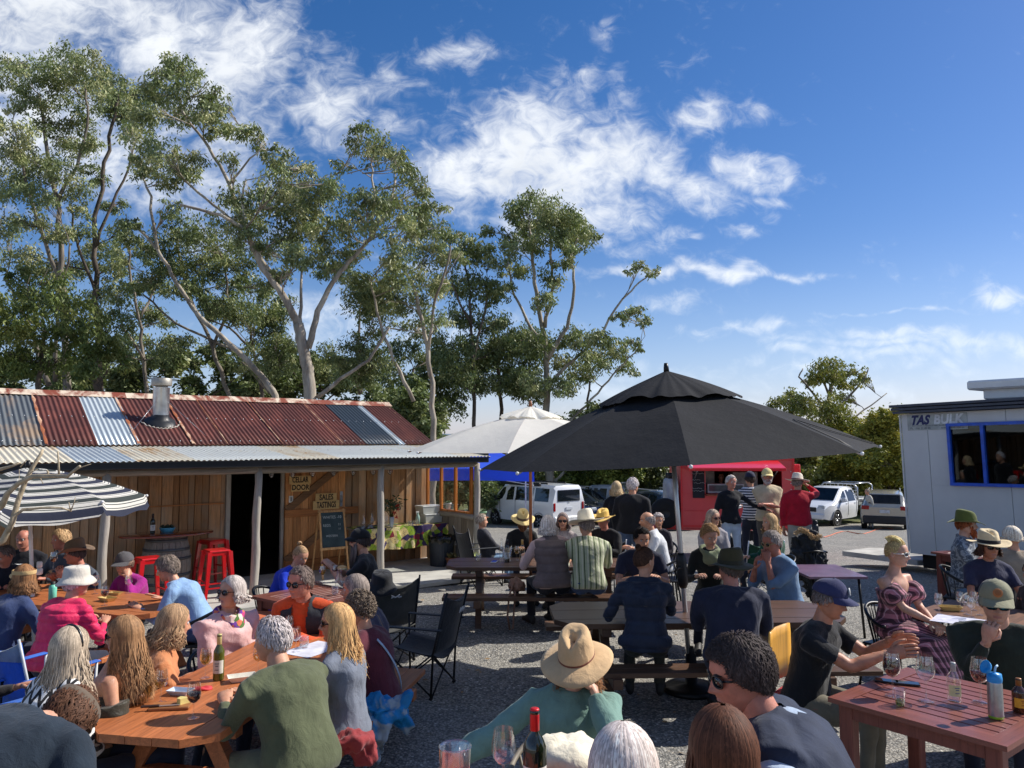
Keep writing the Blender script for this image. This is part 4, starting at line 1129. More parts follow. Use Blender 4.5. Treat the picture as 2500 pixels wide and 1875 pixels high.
def bush(label, Y, x0, x1, y0, y1, n, r0, r1, cols, seed, group='shrubs and low trees beyond the car park', bark=1, top=None, ln=.2, wd=.055):
 rn = random.Random(seed); cl = []
 for i in range(n):
  x = rn.uniform(x0, x1); u = (x-(x0+x1)/2)/((x1-x0)/2); yt = y0+(y1-y0)*.45*u*u
  cl.append((x, rn.uniform(yt, y1), rn.uniform(r0, r1)))
 xm = (x0+x1)/2
 return tree(label, Y, [([(xm, y1+50), (xm+6, (y0+y1)/2+20), (xm-4, (y0+y1)/2-10)], 7, 3), ([(xm, y1), (xm+(x1-x0)*.3, (y0+y1)/2)], 4, 2)], cl, bark, cols, jit=2., group=group, name='bush_tree', ln=ln, wd=wd, droop=.5, sat=1)
bush('yellow green wattle closest to the corner of the grey hut', 42, 2110, 2230, 1010, 1235, 24, 26, 42, G2, 21)
bush('large wattle above the white utility truck', 44, 1990, 2130, 1035, 1240, 26, 28, 44, G2, 22)
bush('dark wattle behind the right end of the food trailer', 43, 1900, 2020, 1060, 1240, 18, 28, 44, (c(130, 130, 70), c(148, 142, 74), c(104, 108, 62), c(164, 154, 82)), 23)
bush('broad olive green bush between the white van and the couple', 41, 1370, 1520, 1105, 1200, 18, 26, 38, (c(108, 122, 56), c(122, 134, 60), c(88, 102, 50), c(138, 144, 68)), 24)
bush('dark tree in shade left of the food trailer', 45, 1500, 1640, 1085, 1200, 20, 28, 44, G3, 25)
bush('grey green bush right beside the food trailer gas bottles', 42, 1590, 1690, 1110, 1210, 14, 24, 38, (c(92, 98, 66), c(104, 108, 72), c(74, 80, 56), c(118, 118, 80)), 26)
bush('shaded bush behind the blue marquee', 38, 1060, 1230, 1120, 1220, 20, 26, 40, G3, 27)
bush('dark bush above the roof of the white van', 44, 1220, 1390, 1110, 1210, 18, 26, 40, G3, 28)
bush('far bush glimpsed left of the round headed gum', 52, 1860, 1960, 1000, 1140, 16, 24, 38, G2, 29)
bush('scrubby gum between the black parasol and the tall gum', 40, 1400, 1560, 985, 1130, 22, 26, 42, G3, 30)
bush('dark scrub behind the shed, right of the ridge end', 34, 900, 1060, 930, 1120, 22, 30, 46, G3, 31)
bush('low scrub behind the shed chimney', 32, 300, 640, 850, 1000, 26, 26, 40, G3, 32)
bush('low scrub behind the far left of the shed', 32, -80, 330, 850, 1000, 30, 26, 40, G3, 33)
bush('low scrub behind the middle of the shed ridge', 33, 600, 920, 850, 1010, 28, 26, 40, G3, 34)

wd = []
_r = random.Random(99)
for i in range(150):
 x = _r.uniform(-75, 75); wd.append((Vector((x, _r.uniform(60, 72), -2.1+_r.uniform(.3, 5.2+1.2*math.sin(x*.13)))), _r.uniform(1.2, 2.1)))
V, Q, mi = leaves(wd, 77, .55, .45, .16, .4)
fw = np_mesh('far_wood', V, Q, leaf_mats(G3), mi); fw['kind'] = 'stuff'
fw['label'] = 'dark wood edge closing the view beyond the car park'

_q = random.Random(12); V = []; Q = []; MI = []
for i in range(5200):
 y = 4.3+15*_q.random()**1.6; x = _q.uniform(-.72, .72)*(y+1.5); r = _q.uniform(.006, .015)*(1+.9*(_q.random() > .96)); o = len(V)
 V += [(x+r*_q.uniform(.6, 1.2)*dx, y+r*_q.uniform(.6, 1.2)*dy, gz(y)+.004+r*.7*dz) for dx, dy, dz in ((-1, 0, 0), (0, -1, 0), (1, 0, 0), (0, 1, 0), (0, 0, 1), (0, 0, -.6))]
 Q += [(o, o+1, o+4), (o+1, o+2, o+4), (o+2, o+3, o+4), (o+3, o, o+4)]; MI += [_q.choice((0, 0, 1, 2))]*4
st = np_mesh('loose_stones', V, Q, [P('stone', c(150, 148, 142), .9), P('stone_pale', c(206, 202, 190), .9), P('stone_dark', c(92, 92, 92), .9)], MI, None, False, 3); st['kind'] = 'stuff'; st['label'] = 'loose stones lying on the gravel yard'
V = []; Q = []
for i in range(420):
 y = 4.4+12*_q.random()**1.3; x = _q.uniform(-.7, .7)*(y+1.5); a = _q.uniform(0, 6.3); L = _q.uniform(.03, .08); w = L*.2; o = len(V); ca, sa = math.cos(a), math.sin(a)
 V += [(x, y, gz(y)+.012), (x+ca*L*.5-sa*w, y+sa*L*.5+ca*w, gz(y)+.020), (x+ca*L, y+sa*L, gz(y)+.014), (x+ca*L*.5+sa*w, y+sa*L*.5-ca*w, gz(y)+.010)]; Q.append((o, o+1, o+2, o+3))
st = np_mesh('leaf_litter', V, Q, P('dry_leaf', c(150, 124, 88), .8, var=.4)); st['kind'] = 'stuff'; st['label'] = 'fallen gum leaves scattered over the gravel'
# ------------------------------------------------------------------ the shed
SO = G(1165, 1397, 0); SA = rad(38.3); SM = T(*SO) @ Rz(SA); SI = SM.inverted()
def SL(px, py, v):      # picture point on the shed plane local y = v -> local x, z
 o = SI @ Vector((0, 0, CAMZ)); d = (SI.to_3x3() @ ray(px, py)); k = (v-o.y)/d.y; p = o+d*k; return p.x, p.z
VD, ZG, ZW, ZR, VR, XL = 1.73, 2.10, 2.33, 3.24, 3.66, -9.6
timber = wood('weathered_board', c(180, 134, 92), 'Z', .8, .3, 26, .32, (c(164, 150, 130), .5))
timber2 = wood('grey_board', c(140, 128, 112), 'Z', .85, .3, 26, .25, (c(150, 140, 126), .6))
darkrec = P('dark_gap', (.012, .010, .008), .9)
postm = wood('silvered_post', c(176, 170, 160), 'Z', .85, .22, 30, .1, (c(150, 140, 126), .5))
honey = wood('honey_timber', c(194, 134, 80), 'Z', .6, .3, 26, .2)
honeyx = wood('honey_timber_x', c(176, 112, 60), 'X', .6, .3, 26, .2)
shed = thing('timber_shed', 'long timber board shed with rusty corrugated roof and front verandah', 'shed', SO, SA)
shr = random.Random(5)
def board(x0, x1, z0, z1, y, th, m, parent, name='board', M=None):
 b = MB(); b.box(((x0+x1)/2, y, (z0+z1)/2), (x1-x0, th, z1-z0), 0, M, .006); return b.build(name, m, parent)
xdoor0, xdoor1 = SL(550, 1250, VD)[0], SL(692, 1250, VD)[0]
xleaf1 = SL(838, 1250, VD)[0]
x = XL; k = 0
while x < -.02:
 w = shr.uniform(.10, .20)
 if x+w > 0: w = -x
 if not (x+w/2 > xdoor0 and x+w/2 < xdoor1):
  if x < xdoor0 < x+w: w = xdoor0-x
  if w > .03:
   board(x, x+w-.006, .0, ZW+.05, VD+(.016 if k % 2 else 0)+shr.uniform(0, .004), .028, timber, shed)
 x += w; k += 1
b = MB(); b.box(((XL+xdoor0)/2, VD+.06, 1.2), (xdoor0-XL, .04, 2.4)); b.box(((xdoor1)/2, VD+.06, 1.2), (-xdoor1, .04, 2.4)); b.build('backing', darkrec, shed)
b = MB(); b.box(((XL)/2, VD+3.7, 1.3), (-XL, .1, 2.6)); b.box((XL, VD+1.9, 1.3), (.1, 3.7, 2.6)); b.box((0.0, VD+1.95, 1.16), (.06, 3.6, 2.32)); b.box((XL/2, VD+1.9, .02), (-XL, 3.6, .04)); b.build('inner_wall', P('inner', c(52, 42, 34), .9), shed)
b = MB(); b.box((xdoor0+.03, VD-.02, 1.15), (.07, .08, 2.3)); b.build('door_post', postm, shed); b = MB(); b.box((xdoor1-.03, VD-.0, 1.15), (.05, .06, 2.3)); b.build('door_post', postm, shed)
for i in range(16):
 y0 = VD+.02+i*.235; y1 = y0+.228
 if y0 > 2*VR-VD: break
 zt = min(ZW+(y0+.11-VD)*(ZR-ZW)/(VR-VD), ZR-(y0+.11-VR)*(ZR-ZW)/(VR-VD))
 b = MB(); b.box((.045, (y0+y1)/2, zt/2-.02), (.025, y1-y0, zt), 0, None, .005); b.build('board', timber, shed)
door = MB();
dx0, dx1 = xdoor1+.005, xleaf1
n = 8
dl = bpy.data.objects.new('sliding_door', None); COL.objects.link(dl); dl.parent = shed
for i in range(n):
 w = (dx1-dx0)/n; board(dx0+i*w+.002, dx0+(i+1)*w-.002, .05, 2.22, VD-.055-.003*(i % 2), .03, honey, dl)
z1_ = SL(740, 1252, VD-.08)[1]
b = MB(); b.box(((dx0+dx1)/2+.12, VD-.09, z1_), (dx1-dx0+.28, .035, .13), 0, None, .006); b.build('ledge', honeyx, dl)
b = MB(); b.box(((dx0+dx1)/2, VD-.09, .22), (dx1-dx0, .035, .13), 0, None, .006); b.build('ledge', honeyx, dl)
b = MB(); b.box(((dx0+dx1)/2, VD-.09, 2.08), (dx1-dx0, .035, .13), 0, None, .006); b.build('ledge', honeyx, dl)
for (za, zb) in ((z1_+.05, 2.03), (.28, z1_-.06)):
 L = math.hypot(dx1-dx0, zb-za); a = math.atan2(zb-za, dx1-dx0)
 b = MB(); b.box((0, 0, 0), (L*.98, .03, .13), 0, T((dx0+dx1)/2, VD-.088, (za+zb)/2) @ Ry(-a), .005); b.build('brace', wood('brace', c(130, 96, 66), 'X', .8), dl)
b = MB(); xx, zz = SL(834, 1218, VD-.1); b.box((xx, VD-.085, zz), (.055, .01, .28), 0, None, .003); b.tube([(xx, VD-.10, zz-.06), (xx, VD-.13, zz-.04), (xx, VD-.13, zz+.04), (xx, VD-.10, zz+.06)], .008, 8); b.build('latch', P('galv', c(150, 152, 154), .4, .8), dl)
xa, za = SL(352, 1238, VD); xb, zb = SL(545, 1228, VD)
b = MB(); b.box(((xa+xb)/2, VD-.03, (za+zb)/2), (xb-xa, .03, .02)); b.build('wall_rail', honeyx, shed)
xs = -.03
z_s0 = .98
for i in range(8):
 y0 = .10+i*(VD-.16)/8; b = MB(); b.box((-.02-.006*(i % 2), y0+.1, z_s0/2), (.022, (VD-.16)/8-.005, z_s0-.02), 0, None, .004); b.build('board', timber2, shed)
for z in (z_s0+.02, .46):
 b = MB(); b.tube([(-.06, .06, z), (-.06, .6, z+.012), (-.055, 1.1, z-.006), (-.06, VD-.02, z+.004)], [.05, .045, .052, .048], 10); b.build('log_rail', wood('log', c(160, 150, 136), 'Y', .85, .25), shed)
wf = MB(); z0, z1 = z_s0+.08, 1.98; wm = wood('window_timber', c(186, 112, 48), 'Z', .45)
for y in (.14, .66, 1.16, VD-.07): wf.box((-.04, y, (z0+z1)/2), (.05, .055, z1-z0))
for z in (z0, z1): wf.box((-.038, (.14+VD-.07)/2, z), (.056, VD-.16, .05))
wo = wf.build('window', wm, shed)
gl = glassy('window_glass', (.93, .95, .95), .06)
for y0, y1 in ((.17, .63), (.69, 1.13), (1.19, VD-.1)):
 b = MB(); b.box((-.04, (y0+y1)/2, (z0+z1)/2), (.006, y1-y0, z1-z0-.05)); b.build('pane', gl, wo)
b = MB(); b.box((-.02, VD/2, 2.05), (.05, VD, .12)); b.build('head_beam', timber2, shed)
for i, (ppx, lean) in enumerate(((1165, .0), (930, -.02), (632, .03), (264, .035), (-60, .0))):
 xx, _ = SL(ppx, 1118, .06)
 pts = [(xx-lean*(1-j/8)+.008*math.sin(j*1.4+i*2), .06+.007*math.cos(j*1.1+i), .0+j*(ZG-.1)/8) for j in range(9)]
 b = MB(); b.tube(pts, [.066-.0014*j+.004*math.sin(j*2.3+i) for j in range(9)], 14); b.build('verandah_post', postm, shed)
b = MB(); b.tube([(XL, .06, ZG-.13)]+[(XL+(-XL)*j/8, .06, ZG-.13+.01*math.sin(j)) for j in range(1, 9)], .055, 10); b.build('verandah_beam', wood('log_x', c(150, 138, 122), 'X', .85), shed)
for i in range(14):
 b = MB(); b.box((XL+.3+i*.7, VD/2, (ZG+ZW)/2-.1), (.045, VD, .07), 0, T(0, 0, 0)); b.build('rafter', timber2, shed)
b = MB(); b.box((XL/2+.06, -.14, ZG-.035), (-XL+.16, .07, .10), 0, None, .012); b.box((XL/2+.06, -.185, ZG+.01), (-XL+.16, .03, .016)); b.build('gutter', P('gutter_black', c(26, 29, 34), .35, .3), shed)
b = MB(); b.box((.13, VD/2-.06, ZG+.08), (.02, VD+.2, .12), 0, T(0, 0, .0) @ Matrix.Identity(4)); b.build('barge', P('gutter_black', c(26, 29, 34), .35, .3), shed)
def iron(name, base, rust, amt, met=.6, rough=.5, sc=2.):
 key = ('iron', name)
 if key in MC: return MC[key]
 m, t, b, o = mat_new(name); v = coords(t)
 oi = t.new('ShaderNodeObjectInfo').outputs['Random']
 v2 = t.new('ShaderNodeVectorMath', {0: v, 1: t.new('ShaderNodeCombineXYZ', {0: t.math('MULTIPLY', oi, 20.)}).outputs[0]}, operation='ADD').outputs[0]
 n = t.noise(t.mapv(v2, (1, .35, 1)), sc, 7, .68, .6); n2 = t.noise(t.mapv(v2, (1, .12, 1)), 24., 4, .6)
 msk = t.sstep(n, .62-amt*.4, .80-amt*.4)
 cc = t.mix(t.math('MULTIPLY', n2, .5), base, tuple(x*.72 for x in base)); cc = t.mix(msk, cc, rust)
 cc = t.mix(t.math('MULTIPLY', t.sstep(t.noise(v2, 9., 5, .7), .58, .72), .35), cc, tuple(x*.55 for x in rust))
 t.l.new(cc, b.inputs['Base Color']); t.l.new(t.math('MULTIPLY', t.math('SUBTRACT', 1., msk), met), b.inputs['Metallic']); b.inputs['Roughness'].default_value = rough
 bumpn(t, n2, .2, .01, b); MC[key] = m; return m
IR = {'rust': iron('rusty_iron', c(110, 56, 46), c(84, 40, 34), .6, .0, .75), 'galv': iron('galvanised_iron', c(196, 206, 210), c(170, 160, 140), .1, .35, .5),
   'cream': iron('worn_iron', c(220, 212, 190), c(184, 148, 100), .32, .05, .6), 'pale': iron('pale_iron', c(220, 222, 214), c(202, 192, 164), .25, .08, .55), 'dark': iron('grey_plastic_sheet', c(66, 76, 84), c(84, 84, 82), .2, .1, .4),
   'oldgrey': iron('old_grey_sheet', c(98, 104, 108), c(140, 120, 100), .35, .1, .6), 'edge': iron('flaking_edge', c(206, 170, 140), c(150, 84, 48), .55, .0, .8), 'ridge': iron('ridge_iron', c(224, 206, 182), c(128, 60, 40), .55, .0, .75, 3.)}
def corr(x0, x1, p0, p1, m, parent, pitch=.076, amp=.011, rows=4, lift=0., name='roof_sheet', sag=0.):
 """sheet between local points p0=(y,z) low edge and p1=(y,z) high edge"""
 n = max(6, int((x1-x0)/pitch*8)); V = []; dy, dz = p1[0]-p0[0], p1[1]-p0[1]; L = math.hypot(dy, dz); ny, nz = -dz/L, dy/L
 for j in range(rows+1):
  f = j/rows
  for i in range(n+1):
   x = x0+(x1-x0)*i/n; h = amp*math.sin(2*math.pi*x/pitch)+lift+sag*math.sin(math.pi*f)
   V.append((x, p0[0]+dy*f+ny*h, p0[1]+dz*f+nz*h))
 o = (rows+1)*(n+1); V += [(a, b_-ny*.002, c_-nz*.002) for a, b_, c_ in V[:n+1]]   # thin visible lip
 Q = [(j*(n+1)+i, j*(n+1)+i+1, (j+1)*(n+1)+i+1, (j+1)*(n+1)+i) for j in range(rows) for i in range(n)]
 Q += [(o+i, o+i+1, i+1, i) for i in range(n)]
 return np_mesh(name, V, Q, m, None, parent, True)
lo = (VD-.10, ZW+.015); hi = (VR, ZR)
def rx(px): return SL(px, 1086, VD-.10)[0]
edges = [(-9.7, 'oldgrey'), (rx(112), 'rust'), (rx(240), 'galv'), (rx(338), 'rust'), (rx(472), 'rust'), (rx(556), 'rust'), (rx(690), 'rust'), (rx(838), 'rust'), (rx(895), 'dark'), (rx(972), 'galv'), (rx(990), 'rust'), (.10, None)]
for i in range(len(edges)-1):
 k = edges[i][1]; a, b_ = edges[i][0], edges[i+1][0]
 s_ = corr(a, b_+.03, lo, hi, IR[k], shed, lift=.004*(i % 3))
 if k in ('oldgrey', 'dark', 'galv'): s_['label'] = {'oldgrey': 'weathered grey sheet', 'dark': 'dark plastic sheet', 'galv': 'bright galvanised sheet'}[k]
for i, px_ in enumerate((112, 338, 472, 556, 690, 838)):   # flaking lap edges
 a = rx(px_); w = .045 if i < 3 else .02
 e = MB(); L = math.hypot(hi[0]-lo[0], hi[1]-lo[1])
 pts = []
 for j in range(13):
  f = j/12; ww = w*(.6+.4*math.sin(j*2.7+i)); y = lo[0]+(hi[0]-lo[0])*f; z = lo[1]+(hi[1]-lo[1])*f+.022; pts.append((a-ww*.4, a+ww, y, z))
 V = [p for q in pts for p in ((q[0], q[2], q[3]), ((q[0]+q[1])/2, q[2], q[3]+.006), (q[1], q[2], q[3]-.004))]
 F_ = [(3*j+k, 3*j+k+1, 3*j+4+k, 3*j+3+k) for j in range(12) for k in (0, 1)]
 e.add(V, F_, 0, True); e.build('lap_edge', IR['edge'], shed)
corr(-9.7, .10, (2*VR-VD+.1, ZW), hi, IR['rust'], shed)
xr = [-9.75, -7.2, -5.3, -3.4, -1.6, .14]
for i in range(5):
 rr = []
 for x_ in np.linspace(xr[i]-.02, xr[i+1]+.02, 8):
  q = .004*(i % 2)+.003*math.sin(x_*5)
  rr.append([(x_, VR-.17, ZR-.055+q), (x_, VR-.06, ZR+.012+q), (x_, VR-.02, ZR+.045+q), (x_, VR+.02, ZR+.045+q), (x_, VR+.06, ZR+.012+q), (x_, VR+.17, ZR-.055+q)])
 b = MB(); b.loft(rr, 0, True, False, closed=False); b.build('ridge_cap', IR['ridge'], shed)
xs_ = [-9.7]; kinds = ['cream', 'cream', 'cream', 'cream', 'galv', 'cream', 'pale', 'pale', 'cream', 'pale', 'pale', 'pale', 'cream']
k = 0
while xs_[-1] < .1: xs_.append(min(.12, xs_[-1]+.762))
for i in range(len(xs_)-1):
 corr(xs_[i], xs_[i+1]+.03, (-.20, ZG+.03), (VD-.02, ZW-.005), IR[kinds[i % len(kinds)]], shed, lift=.003*(i % 2), amp=.009)
sc_ = MB()
for f in (.04, .5, .96) if False else (.05, .5):
 for i in range(58):
  x_ = -9.6+i*.165+(.03 if f > .3 else 0); y = lo[0]+(hi[0]-lo[0])*f; z = lo[1]+(hi[1]-lo[1])*f+.02; sc_.sph((x_, y, z), .011, 6, 3)
for i in range(46):
 for v_, z_ in ((.0, ZG+.058), (.9, ZG+.16)): sc_.sph((-9.5+i*.21, v_, z_), .009, 6, 3)
q = sc_.build('roof_screws', P('galv', c(190, 192, 194), .4, .8), shed); q['kind'] = 'stuff'
fx, fz = SL(391, 1050, VR-1.15); fy = VR-1.15; fzr = ZW+(fy-VD)*(ZR-ZW)/(VR-VD)
fl = bpy.data.objects.new('flue', None); COL.objects.link(fl); fl.parent = shed; fl.location = (fx, fy, fzr+.03)
zt = SL(391, 925, fy)[1]-fzr-.03
steel = P('stainless', c(176, 180, 184), .32, .85, .12, 9.)
b = MB(); b.lathe([(.135, .10), (.135, zt-.16), (.14, zt-.155), (.14, zt-.15)], 28); b.build('flue_pipe', steel, fl)
b = MB(); b.lathe([(.13, zt-.17), (.10, zt-.15), (.10, zt-.12), (.165, zt-.12), (.167, zt-.115), (.167, zt-.0), (.16, zt+.008), (.02, zt+.02), (.001, zt+.02)], 28); b.build('cowl', P('cowl', c(166, 160, 148), .5, .6), fl)
b = MB(); rr = []
for q_, z_ in ((1.9, .0), (1.75, .04), (1.35, .065), (1.12, .09), (1.04, .12), (1.02, .14)):
 rr.append([(.135*q_*(1+.05*math.sin(5*a))*math.cos(a), .135*q_*math.sin(a), z_+.135*q_*math.sin(a)*(.35 if z_ < .1 else .1)) for a in [2*math.pi*k/28 for k in range(28)]])
b.loft(rr, 0, True, False); b.build('flue_boot', P('rubber', c(28, 30, 33), .45), fl)
b = MB(); pts = []
for k in range(41):
 a = math.pi+math.pi*k/40; x_ = .31*math.cos(a); y_ = .27*math.sin(a); pts.append((x_, y_, y_*.47+.02+.013*math.sin(2*math.pi*x_/.06)))
b.tube(pts, .010, 5); b.build('flashing_edge', P('flashing', c(196, 188, 174), .6), fl)
for sx in (-1, 1):
 b = MB(); b.tube([(0, 0, zt*.62), (sx*.62, -.55, -.24)], .004, 4); b.build('guy_wire', steel, fl)
slab = MB(); slab.box((XL/2-.1, .55, .035), (-XL+.55, 2.5, .07), 0, None, .01)
so_ = slab.build('verandah_slab', P('concrete', c(186, 184, 176), .9, 0, .14, 3., .3, 60., dirt=(c(140, 138, 130), .5)), None, SO, (0, 0, SA)); struct(so_)
def ST(x, y, z): return SM @ Vector((x, y, z))
lampb = P('lamp_black', c(22, 24, 26), .4); lg_ = glassy('lamp_glass', (.95, .95, .92), .15)
lr = [(663, 'leftmost black cage lamp hanging in the dark doorway'), (714, 'black cage lamp hanging just above the CELLAR sign'), (763, 'black cage lamp hanging above and between the two pairs of wooden signs'), (814, 'black cage lamp hanging above the SALES sign at the top of the door brace'), (862, 'black cage lamp hanging right of the sliding door edge'), (911, 'black cage lamp hanging just left of the middle verandah post'), (952, 'rightmost black cage lamp hanging just right of the middle verandah post')]
L0 = None
for px_, lab in lr:
 xx, zz = SL(px_, 1142, .35)
 if L0 is None:
  L0 = thing('pendant_lamp', lab, 'lamp', ST(xx, .35, ZG-.20), 0, 'lamps hung under the verandah')
  b = MB(); b.lathe([(.002, .07), (.02, .07), (.024, .04), (.075, .015), (.078, .008), (.02, .02)], 16); b.tube([(0, 0, .07), (0, 0, .20)], .004, 5); b.build('lamp_shade', lampb, L0)
  b = MB(); b.lathe([(.022, .02), (.034, -.0), (.038, -.03), (.030, -.06), (.001, -.07)], 12); b.build('lamp_glass', lg_, L0)
  b = MB()
  for k in range(4):
   a = k*math.pi/2; b.tube([(.045*math.cos(a), .045*math.sin(a), .01), (.046*math.cos(a), .046*math.sin(a), -.04), (.0, .0, -.085)], .003, 4)
  b.build('lamp_cage', lampb, L0)
 else: dup(L0, ST(xx, .35, ZG-.20), 0, lab)
def text(name, s, size, m, parent, M, ext=.002, sx=1., bold=.0, shear=0., align='CENTER'):
 cu = bpy.data.curves.new('t', 'FONT'); cu.body = s; cu.size = size; cu.extrude = ext; cu.align_x = align; cu.align_y = 'CENTER'; cu.offset = bold; cu.shear = shear; cu.resolution_u = 3
 cu.space_character = 1.05
 o = bpy.data.objects.new('t', cu); COL.objects.link(o); dg = bpy.context.evaluated_depsgraph_get()
 me = bpy.data.meshes.new_from_object(o.evaluated_get(dg)); bpy.data.objects.remove(o); bpy.data.curves.remove(cu)
 me.transform(M @ Matrix.Diagonal((sx, 1, 1, 1))); me.materials.clear(); me.materials.append(m)
 return link(name, me, parent)
UP = Rx(rad(90))     # text upright, facing -y
signm = wood('sign_board', c(206, 170, 112), 'X', .7, .12, 20, .06); ink = P('sign_ink', c(34, 26, 22), .7)
for s_, (xa, xb, ya, yb), lab in (('CELLAR', (706, 759, 1162, 1181), 'pale wooden sign reading CELLAR on the sliding door'), ('DOOR', (711, 755, 1181.5, 1199), 'pale wooden sign reading DOOR under the CELLAR sign'),
          ('SALES', (770.5, 821.5, 1205, 1223), 'pale wooden sign reading SALES on the sliding door'), ('TASTINGS', (764, 828, 1223.5, 1242), 'pale wooden sign reading TASTINGS under the SALES sign')):
 y_ = VD-.125; x0, z1 = SL(xa, ya, y_); x1, z0 = SL(xb, yb, y_)
 t_ = thing('wooden_sign', lab, 'sign', ST((x0+x1)/2, y_, (z0+z1)/2), SA, 'signs on the sliding door')
 b = MB(); b.box((0, 0, 0), (x1-x0, .02, z1-z0-.004), 0, None, .003); b.build('sign_board', signm, t_)
 text('lettering', s_, (z1-z0)*.92, ink, t_, T(0, -.0125, 0) @ UP, .002, (x1-x0)*.86/((z1-z0)*.92*.70*len(s_)) if True else 1, .0035)
x_, z_ = SL(711, 1219, VD-.1); t_ = thing('door_bell_box', 'small white switch box on the left edge of the door', 'switch', ST(x_, VD-.085, z_), SA)
b = MB(); b.box((0, 0, 0), (.075, .03, .12), 0, None, .006); b.build('box_case', P('white_plastic', c(216, 214, 208), .4), t_)
b = MB(); b.box((0, -.017, 0), (.035, .008, .075), 0, None, .003); b.build('switch_plate', P('grey_plastic', c(120, 120, 118), .4), t_)
# ------------------------------------------------------------------ things on the verandah
glass = glassy('clear_glass', (.97, .98, .98), .10); redw = P('red_wine', c(58, 8, 18), .1, spec=.8); whitew = glassy('white_wine', c(236, 214, 130), .08)
pplast = P('tub_plastic', c(206, 206, 200), .35, var=.05)
def wine_glass(label, loc, wine=None, s=1., group='glasses on the tables', lv=.45):
 t_ = thing('wine_glass', label, 'glass', loc, 0, group); t_.scale = (s, s, s)
 b = MB(); b.lathe([(.0, .001), (.033, .002), (.034, .004), (.010, .008), (.0042, .016), (.0038, .075), (.006, .086)], 20, sx=1.); b.build('foot', glass, t_)
 bw = [(.004, .086), (.022, .094), (.034, .110), (.0395, .130), (.039, .150), (.034, .180), (.031, .198)]
 b = MB(); b.lathe(bw, 22); b.lathe([(r-.0012, z) for r, z in bw[::-1]], 22); b.build('bowl', glass, t_)
 if wine is not None:
  b = MB(); zt_ = .095+(.07*lv*1.4); pr = [(r*.94, z) for r, z in bw if z < zt_]; pr.append((np.interp(zt_, [z for r, z in bw], [r for r, z in bw])*.94, zt_)); b.lathe(pr+[(.001, zt_)], 18); b.build('wine', wine, t_)
 return t_
def bottle(label, loc, gm, cap, lab=c(225, 222, 212), h=.30, r=.037, group=None, printed=None, cat='bottle', rz=0.):
 t_ = thing('wine_bottle', label, cat, loc, rz, group)
 k = h/.30
 b = MB(); b.lathe([(.001, .004), (r*.9, .0), (r, .008*k), (r, .175*k), (r*.97, .19*k), (r*.7, .212*k), (.016, .232*k), (.0145, .25*k), (.0145, .285*k), (.0165, .286*k), (.0165, .297*k), (.001, .298*k)], 24); b.build('glass_body', gm, t_)
 b = MB(); b.lathe([(.0155, .235*k), (.0163, .236*k), (.0163, .298*k), (.015, .302*k), (.001, .302*k)], 20); b.build('cap', P('foil', cap, .35, .2), t_)
 if lab:
  b = MB(); rr = [[((r+.0008)*math.sin(a), -(r+.0008)*math.cos(a), z) for a in np.linspace(-1.25, 1.25, 14)] for z in (.05*k, .135*k)]
  b.loft(rr, 0, True, False, closed=False); lo_ = b.build('label', P('paper', lab, .7), t_)
  if printed:
   for z_, w_ in ((.115, .03), (.10, .02), (.075, .026)):
    b = MB(); rr = [[((r+.0016)*math.sin(a), -(r+.0016)*math.cos(a), z) for a in np.linspace(-w_/r/2, w_/r/2, 6)] for z in ((z_-.003)*k, (z_+.002)*k)]
    b.loft(rr, 0, True, False, closed=False); b.build('print', P('label_ink', printed, .7), lo_)
 return t_
green_g = P('bottle_green', c(26, 34, 20), .06, spec=.9); oliv_g = P('bottle_olive', c(84, 88, 30), .08, spec=.9)
bx, bz = SL(412, 1440, .75)
wk = wood('barrel_wood', c(128, 120, 110), 'Z', .8, .2, 26, .08); hoop = P('hoop', c(84, 86, 88), .5, .6)
t_ = thing('barrel_table', 'grey wine barrel with a glossy oval red timber top', 'barrel', ST(bx, .95, .07), SA)
b = MB(); pr = [(.27, 0), (.31, .12), (.345, .3), (.355, .45), (.345, .6), (.31, .78), (.27, .90)]
for k in range(22):
 a0, a1 = 2*math.pi*k/22+.008, 2*math.pi*(k+1)/22-.008
 rr = [[(r*math.cos(a)*q, r*math.sin(a)*q, z) for a, q in ((a0, .93), (a0, 1), ((a0+a1)/2, 1.004), (a1, 1), (a1, .93))] for r, z in pr]
 s_ = MB(); s_.loft(rr, 0, False, True); s_.build('stave', wk, t_)
for z_, r_ in ((.06, .292), (.2, .328), (.33, .352), (.57, .352), (.70, .328), (.84, .292)):
 b = MB(); b.lathe([(r_, z_-.02), (r_+.006, z_-.02), (r_+.006, z_+.02), (r_, z_+.02)], 32); b.build('hoop', hoop, t_)
b = MB(); b.lathe([(.001, .90), (.50, .90), (.56, .905), (.565, .925), (.55, .935), (.001, .938)], 48, sx=1.22, sy=.72, cap=False); b.build('table_top', P('red_gloss', c(122, 52, 34), .12, coat=.8, var=.2, sc=3.), t_)
zt_ = .07+.94
xx, _ = SL(372, 1300, .9); bottle('dark wine bottle with pale label standing on the barrel table', ST(xx, .9, zt_), green_g, c(40, 16, 16), printed=c(80, 70, 60), rz=SA)
xx, _ = SL(408, 1300, .95); t_ = thing('bowl', 'blue bowl of small dark plants on the barrel table', 'bowl', ST(xx, .95, zt_), 0)
b = MB(); b.lathe([(.001, .002), (.07, .0), (.10, .07), (.098, .075), (.09, .07), (.001, .05)], 24, sx=1.2); b.build('bowl_body', P('blue_enamel', c(84, 158, 184), .35), t_)
b = MB(); rr_ = random.Random(3)
for k in range(26): a = rr_.uniform(0, 6.3); q = rr_.uniform(0, .09); b.sph((q*math.cos(a)*1.1, q*math.sin(a), .075+rr_.uniform(0, .03)), (.016, .014, .02), 7, 5)
